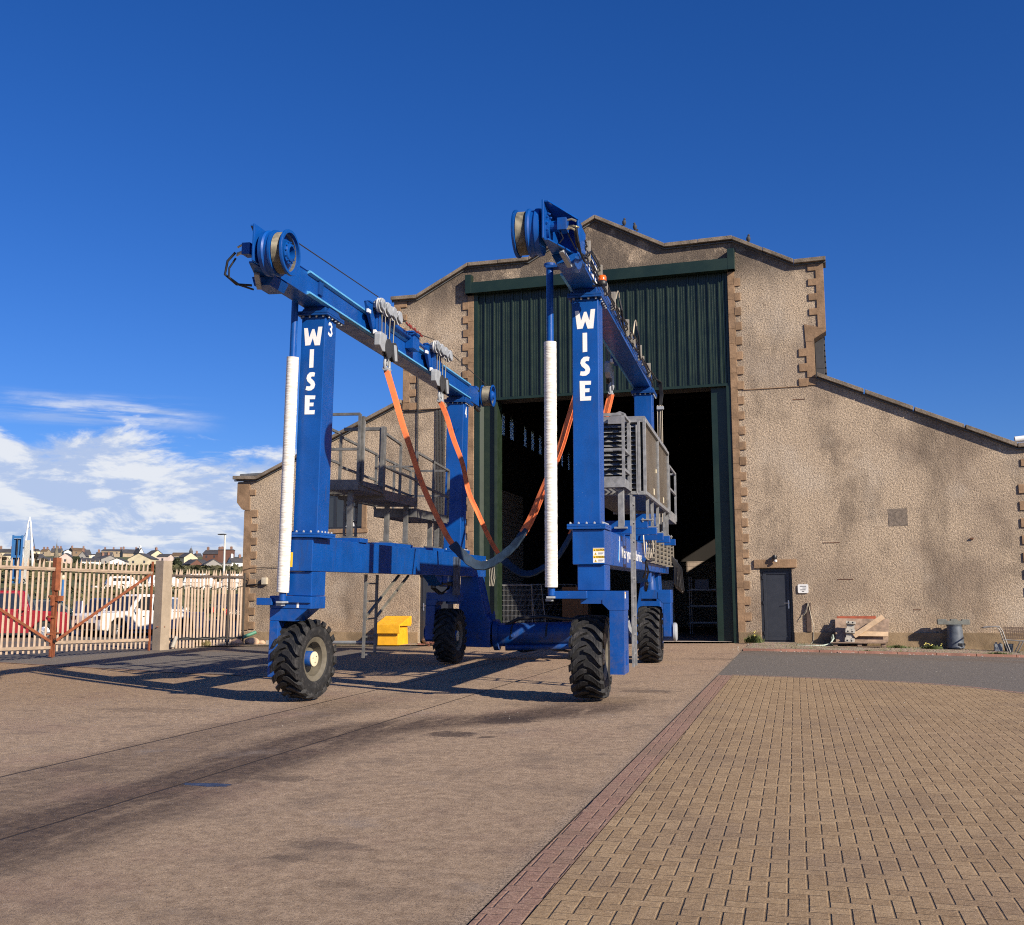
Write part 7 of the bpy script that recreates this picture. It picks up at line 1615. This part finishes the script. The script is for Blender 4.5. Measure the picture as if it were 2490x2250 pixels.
# ---------------------------------------------------------------- houses of the town
WALLS = {'cream': (.58, .50, .34), 'white': (.74, .72, .67), 'pink': (.60, .47, .41), 'tan': (.36, .28, .19), 'grey': (.27, .255, .235), 'brown': (.20, .14, .09), 'brick': (.14, .065, .045)}
WM = {k: simple('house_'+k, v, .9, var=.12, scale=.4) for k, v in WALLS.items()}
RM_ = {'slate': simple('town_slate', (.060, .058, .062), .8, var=.25, scale=.3), 'brown': simple('town_brown_roof', (.13, .085, .05), .85, var=.25, scale=.3)}
CH = simple('chimney_brick', (.24, .13, .09), .9, var=.2, scale=1); SASH = simple('town_window', (.05, .055, .065), .3)
def house(cx, cy, zb, w, he, hr, ty, wa, ro, nch, label, seed):
    rnd = random.Random(seed); yaw = math.atan2(cy, cx)-math.pi/2 + R(rnd.choice((-24, -15, 12, 20, 28))); t = thing('house', label, 'house', (cx, cy, zb), 'houses of the town on the hill')
    Mx = Matrix.Translation((cx, cy, zb)) @ Matrix.Rotation(yaw, 4, 'Z'); w *= .97; dp = max(6.0, min(11.0, w*.9)); dn = -4.0; hw = w/2; he = max(he, 1.5)
    mb = MB(Mx)
    if ty == 'gable': mb.prism([(-hw, dn), (hw, dn), (hw, he), (0, hr), (-hw, he)], 'y', 0, dp)
    else: mb.prism([(0, dn), (dp, dn), (dp, he), (dp/2, hr), (0, he)], 'x', -hw, hw)
    wl = mb.build('wall', WM[wa], t)
    mb = MB(Mx); th = .28; ov = .25
    if ty == 'gable':
        for s in (-1, 1): mb.prism([(0, hr+.02), (s*(hw+ov), he-(hr-he)*ov/hw+.02), (s*(hw+ov), he-(hr-he)*ov/hw+th), (0, hr+th)], 'y', -.15, dp+.15)
    else:
        for y0, y1 in ((-ov, dp/2), (dp+ov, dp/2)): mb.prism([(y0, he-(hr-he)*ov/(dp/2)+.02), (y1, hr+.02), (y1, hr+th), (y0, he-(hr-he)*ov/(dp/2)+th)], 'x', -hw-.15, hw+.15)
    rf = mb.build('roof', RM_[ro], t)
    for k in range(nch):
        mb = MB(Mx); xx = (-hw+.6 if k == 0 else hw-1.4 if k == 1 else 0) if ty == 'side' else -.5; yy = dp/2-.4 if ty == 'side' else (dp-1.2 if k else 1.2)
        mb.box((xx, yy, hr-.7), (xx+1.0, yy+.8, hr+1.35)); mb.box((xx-.06, yy-.06, hr+1.352), (xx+1.06, yy+.86, hr+1.5))
        for q in (.2, .6): mb.lathe([(.13, 1.502), (.10, 1.9)], (xx+q+.1, yy+.4, hr), 'z', 8)
        mb.build('chimney', CH if wa != 'white' or k else WM['white'], rf)
    mb = MB(Mx); n = max(1, int(w/3.6)); rows = [he-1.75] + ([he-4.3] if he > 5 else [])
    any_ = False
    for z in rows:
        if z < -1: z = he*.35
        for i in range(n):
            if rnd.random() < .2 and n > 1: continue
            x = -hw+(i+.5)*w/n; mb.box((x-.42, -.05, z), (x+.42, .02, z+1.05)); any_ = True
    if any_: 
        build_each(mb, 'window', SASH, t)
HT = [
(-405.3,448.2,29.2,7.6,4.0,5.7,'side','cream','slate',2,'long cream house with grey slate roof at the far left of the town'),
(-370.3,407.1,25.3,3.1,2.5,5.0,'gable','tan','slate',0,'tan gable cut off by the left edge of the photo'),
(-354.7,394.4,25.3,3.7,2.6,3.5,'side','cream','slate',0,'low cream house with a small window beside the blue hydraulic tower'),
(-471.7,548.7,38.4,4.0,2.1,3.4,'side','cream','slate',1,'small cream house just right of the white twin masts'),
(-491.2,577.4,40.2,4.4,2.2,3.5,'side','tan','brown',2,'brown roofed terrace right of the white twin masts'),
(-365.2,425.9,26.6,8.3,1.9,3.9,'side','grey','slate',0,'dark slate roof behind the bushes left of the gate spire'),
(-336.6,400.1,23.6,3.7,2.0,3.4,'side','cream','slate',0,'low cream house left of the rusty gate post'),
(-495.4,593.8,38.3,6.7,4.4,7.0,'side','tan','slate',3,'terrace behind the tip of the gate spire'),
(-318.6,388.1,23.7,5.4,2.4,4.2,'gable','pink','slate',0,'pinkish white gable right of the gate spire'),
(-453.4,554.2,38.3,4.5,1.7,3.0,'gable','white','slate',0,'small bright white gable on the skyline'),
(-502.1,626.0,42.5,10.2,2.9,5.0,'side','brown','brown',2,'long brown roofed row on the hilltop'),
(-367.2,459.8,28.8,3.4,2.6,4.6,'gable','grey','slate',1,'plain grey gable with a tall end wall'),
(-375.3,474.6,29.6,3.4,3.2,5.8,'side','cream','slate',0,'narrow cream house with dormer beside the grey gable'),
(-366.3,468.5,30.3,4.4,2.0,2.3,'side','white','slate',0,'flat white extension with one window'),
(-357.3,462.8,28.5,8.1,1.7,4.6,'side','grey','slate',1,'grey house under a broad slate roof'),
(-285.9,363.7,20.4,7.4,2.4,3.6,'side','white','slate',0,'white terrace with three windows just above the fence tops'),
(-321.5,421.8,25.2,8.8,1.7,3.5,'gable','grey','slate',2,'grey gable with two roofs in the middle of the town'),
(-265.5,352.6,19.2,5.8,2.8,4.0,'gable','white','slate',0,'large bright white gable above the gate'),
(-481.6,632.1,42.8,13.2,2.5,3.9,'side','tan','slate',3,'brown and slate terrace with three chimneys on the skyline'),
(-395.3,537.5,34.3,9.5,2.9,5.2,'side','tan','slate',2,'slate roofed terrace with twin chimney stacks left of the white gable'),
(-379.4,525.1,33.0,3.1,3.5,6.1,'gable','white','slate',1,'narrow white gable with a tall white chimney'),
(-277.9,383.2,21.9,9.9,2.7,5.0,'gable','cream','slate',0,'broad cream gable with two small dark windows'),
(-320.5,456.7,27.0,7.1,3.7,6.0,'gable','cream','slate',1,'tall cream gable with a square yellow chimney'),
(-288.3,414.5,24.3,5.3,3.0,4.1,'side','pink','slate',0,'pale pink house with a low dark roof'),
(-292.5,430.6,24.7,8.9,2.2,3.4,'side','cream','slate',0,'low house mostly hidden by a dark bush'),
(-407.1,603.1,37.2,10.3,2.3,4.2,'side','tan','brown',0,'brown roofed row left of the small church turret'),
(-285.7,432.7,24.9,7.0,2.8,5.0,'gable','cream','slate',0,'cream gable right of the dark bush'),
(-286.2,449.6,27.2,8.1,3.1,5.0,'side','brick','slate',2,'dark brick inn with a hipped slate roof'),
(-270.7,437.1,25.4,6.4,5.8,6.0,'side','brick','slate',2,'square brown brick block behind the street lamp'),
(-226.5,347.0,18.5,5.2,1.3,3.2,'gable','brick','slate',0,'low dark brick gable above the fence'),
(-228.6,355.0,19.3,3.1,1.6,2.8,'side','white','slate',0,'white extension beside the low brick gable'),
(-211.4,334.3,17.5,6.4,1.5,3.4,'gable','grey','slate',0,'grey gabled building with a row of white windows'),
(-211.7,342.8,17.9,4.5,2.0,2.1,'side','grey','slate',0,'flat grey box of a building beside the grey gable'),
(-256.1,424.5,22.6,5.8,2.1,4.2,'side','white','slate',2,'slate roofed terrace nearest the shed corner'),
(-375.7,578.1,35.0,3.6,2.2,3.9,'side','grey','slate',1,'small grey house in the gap left of the brick inn'),
]
for i, h in enumerate(HT): house(*h, 100+i)
# church turret and the far spire
mb = MB(); tx, ty_ = -322.7, 488.6
mb.box((tx-.75, ty_-.75, 25), (tx+.75, ty_+.75, 34.6)); mb.lathe([(.85, 34.6), (.8, 35.0), (.55, 35.6), (.12, 36.2), (.05, 37.2)], (tx, ty_, 0), 'z', 8)
tag(mb.build('church_turret', simple('turret_stone', (.10, .10, .10), .9), origin=(tx, ty_, 20)), 'small domed church turret on the skyline between the cream gable and the inn', 'turret')
mb = MB(); sx, sy = -362.1, 434.6
mb.lathe([(1.45, 18), (1.3, 28.8), (.10, 35.9), (.04, 38.2)], (sx, sy, 0), 'z', 8)
tag(mb.build('church_spire', simple('spire_stone', (.15, .13, .095), .9, var=.3, scale=1.5), origin=(sx, sy, 20)), 'stone church spire rising directly above the rusty centre post of the gate', 'spire')
# ---------------------------------------------------------------- bushes and trees beyond the fence
TRUNK = simple('bark', (.06, .045, .03), .9, var=.3, scale=5)
def crown_mesh(c, r, h, n, leaf, seed, blobs=9):
    rnd = random.Random(seed); mb = MB(); cl = [Vector((c[0]+rnd.uniform(-.6, .6)*r, c[1]+rnd.uniform(-.6, .6)*r, c[2]+rnd.uniform(-.4, .45)*h)) for _ in range(blobs)]; rs = [r*rnd.uniform(.3, .55) for _ in cl]
    for i in range(n):
        k = rnd.randrange(blobs); d = Vector((rnd.gauss(0, 1), rnd.gauss(0, 1), rnd.gauss(0, 1))).normalized()*rs[k]*rnd.uniform(.6, 1.05); d.z *= h/r*.8; p = cl[k]+d
        a = Vector((rnd.gauss(0, 1), rnd.gauss(0, 1), rnd.gauss(0, 1))).normalized(); b_ = a.cross(Vector((rnd.gauss(0, 1), rnd.gauss(0, 1), rnd.gauss(0, 1)))).normalized(); s_ = leaf*rnd.uniform(.6, 1.3)
        mb.add([p-a*s_, p-b_*s_*.6, p+a*s_, p+b_*s_*.6], [(0, 1, 2, 3)])
    return mb
GREENS = [simple('bush_green', (.035, .045, .018), .85, var=.5, scale=.8), simple('bush_brown', (.075, .055, .03), .85, var=.5, scale=.8)]
def bush(x, y, z, r, h, label, seed, gm=0, leaf=.35, n=1500, name='bush', cat='bush'):
    t = thing(name, label, cat, (x, y, z), 'bushes and trees below the town')
    crown_mesh((x, y, z+h*.55), r, h*.5, n, leaf, seed).build('crown', GREENS[gm], t, fix=False)
    mb = MB()
    for k in range(4): mb.tube([(x, y, z-.5), (x+.15*r*math.cos(k*1.6), y+.15*r*math.sin(k*1.6), z+h*.3), (x+.4*r*math.cos(k*1.6), y+.4*r*math.sin(k*1.6), z+h*.6)], [.16, .10, .04], 6)
    mb.build('trunk', TRUNK, t); return t
bush(-247.5, 365.5, 19.6, 2.7, 4.6, 'big dark green bush between the pink house and the cream gable', 1, 0, .22, 3000)
bush(-243.6, 366.8, 19.4, 1.3, 3.4, 'smaller dark bush hugging the right side of the big one', 2, 0, .20, 1000)
bush(-301.0, 348.8, 22.4, 2.2, 3.6, 'bare brown bush left of the gate spire under the slate roof', 3, 1, .22, 1400); bush(-299.1, 350.0, 20.6, 2.4, 3.4, 'brown bush just behind the gate spire', 4, 1, .22, 1400)
bush(-285.5, 353.8, 20.6, 1.7, 4.2, 'dark thorny tree right of the pinkish gable', 5, 0, .20, 1500, 'tree', 'tree'); bush(-312.6, 345.6, 22.0, 2.0, 2.6, 'low brown bush behind the white twin mast', 6, 1, .22, 1000)
bush(-288.8, 352.8, 19.4, 2.2, 1.6, 'olive green hedge clump below the white terrace', 7, 0, .2, 1000)
bush(-228.0, 340.0, 16.6, 2.2, 1.8, 'low green bush in front of the low brick gable', 9, 0, .2, 900); bush(-214.0, 343, 16.2, 2.4, 1.7, 'low bush in front of the grey gable with white windows', 10, 1, .2, 900)
mb = MB(); rnd = random.Random(21)
for i in range(9000):
    d = 58*(420/58)**rnd.random(); an = R(rnd.uniform(-50, -29)); x, y = d*math.sin(an), d*math.cos(an); z = ground_z(x, y); s_ = rnd.uniform(.15, .45)*(d/120)
    a = Vector((rnd.gauss(0, 1), rnd.gauss(0, 1), rnd.gauss(0, .6))).normalized(); b_ = a.cross(Vector((rnd.gauss(0, 1), rnd.gauss(0, 1), rnd.gauss(0, 1)))).normalized(); p = Vector((x, y, z+rnd.uniform(0, .5)*(1 if d > 90 else .3)))
    mb.add([p-a*s_, p-b_*s_*.6, p+a*s_, p+b_*s_*.6], [(0, 1, 2, 3)])
tag(mb.build('scrub', simple('scrub_leaf', (.075, .070, .030), .9, var=.5, scale=.3), fix=False), 'rough grass and scrub on the bank below the town', 'scrub', kind='stuff')
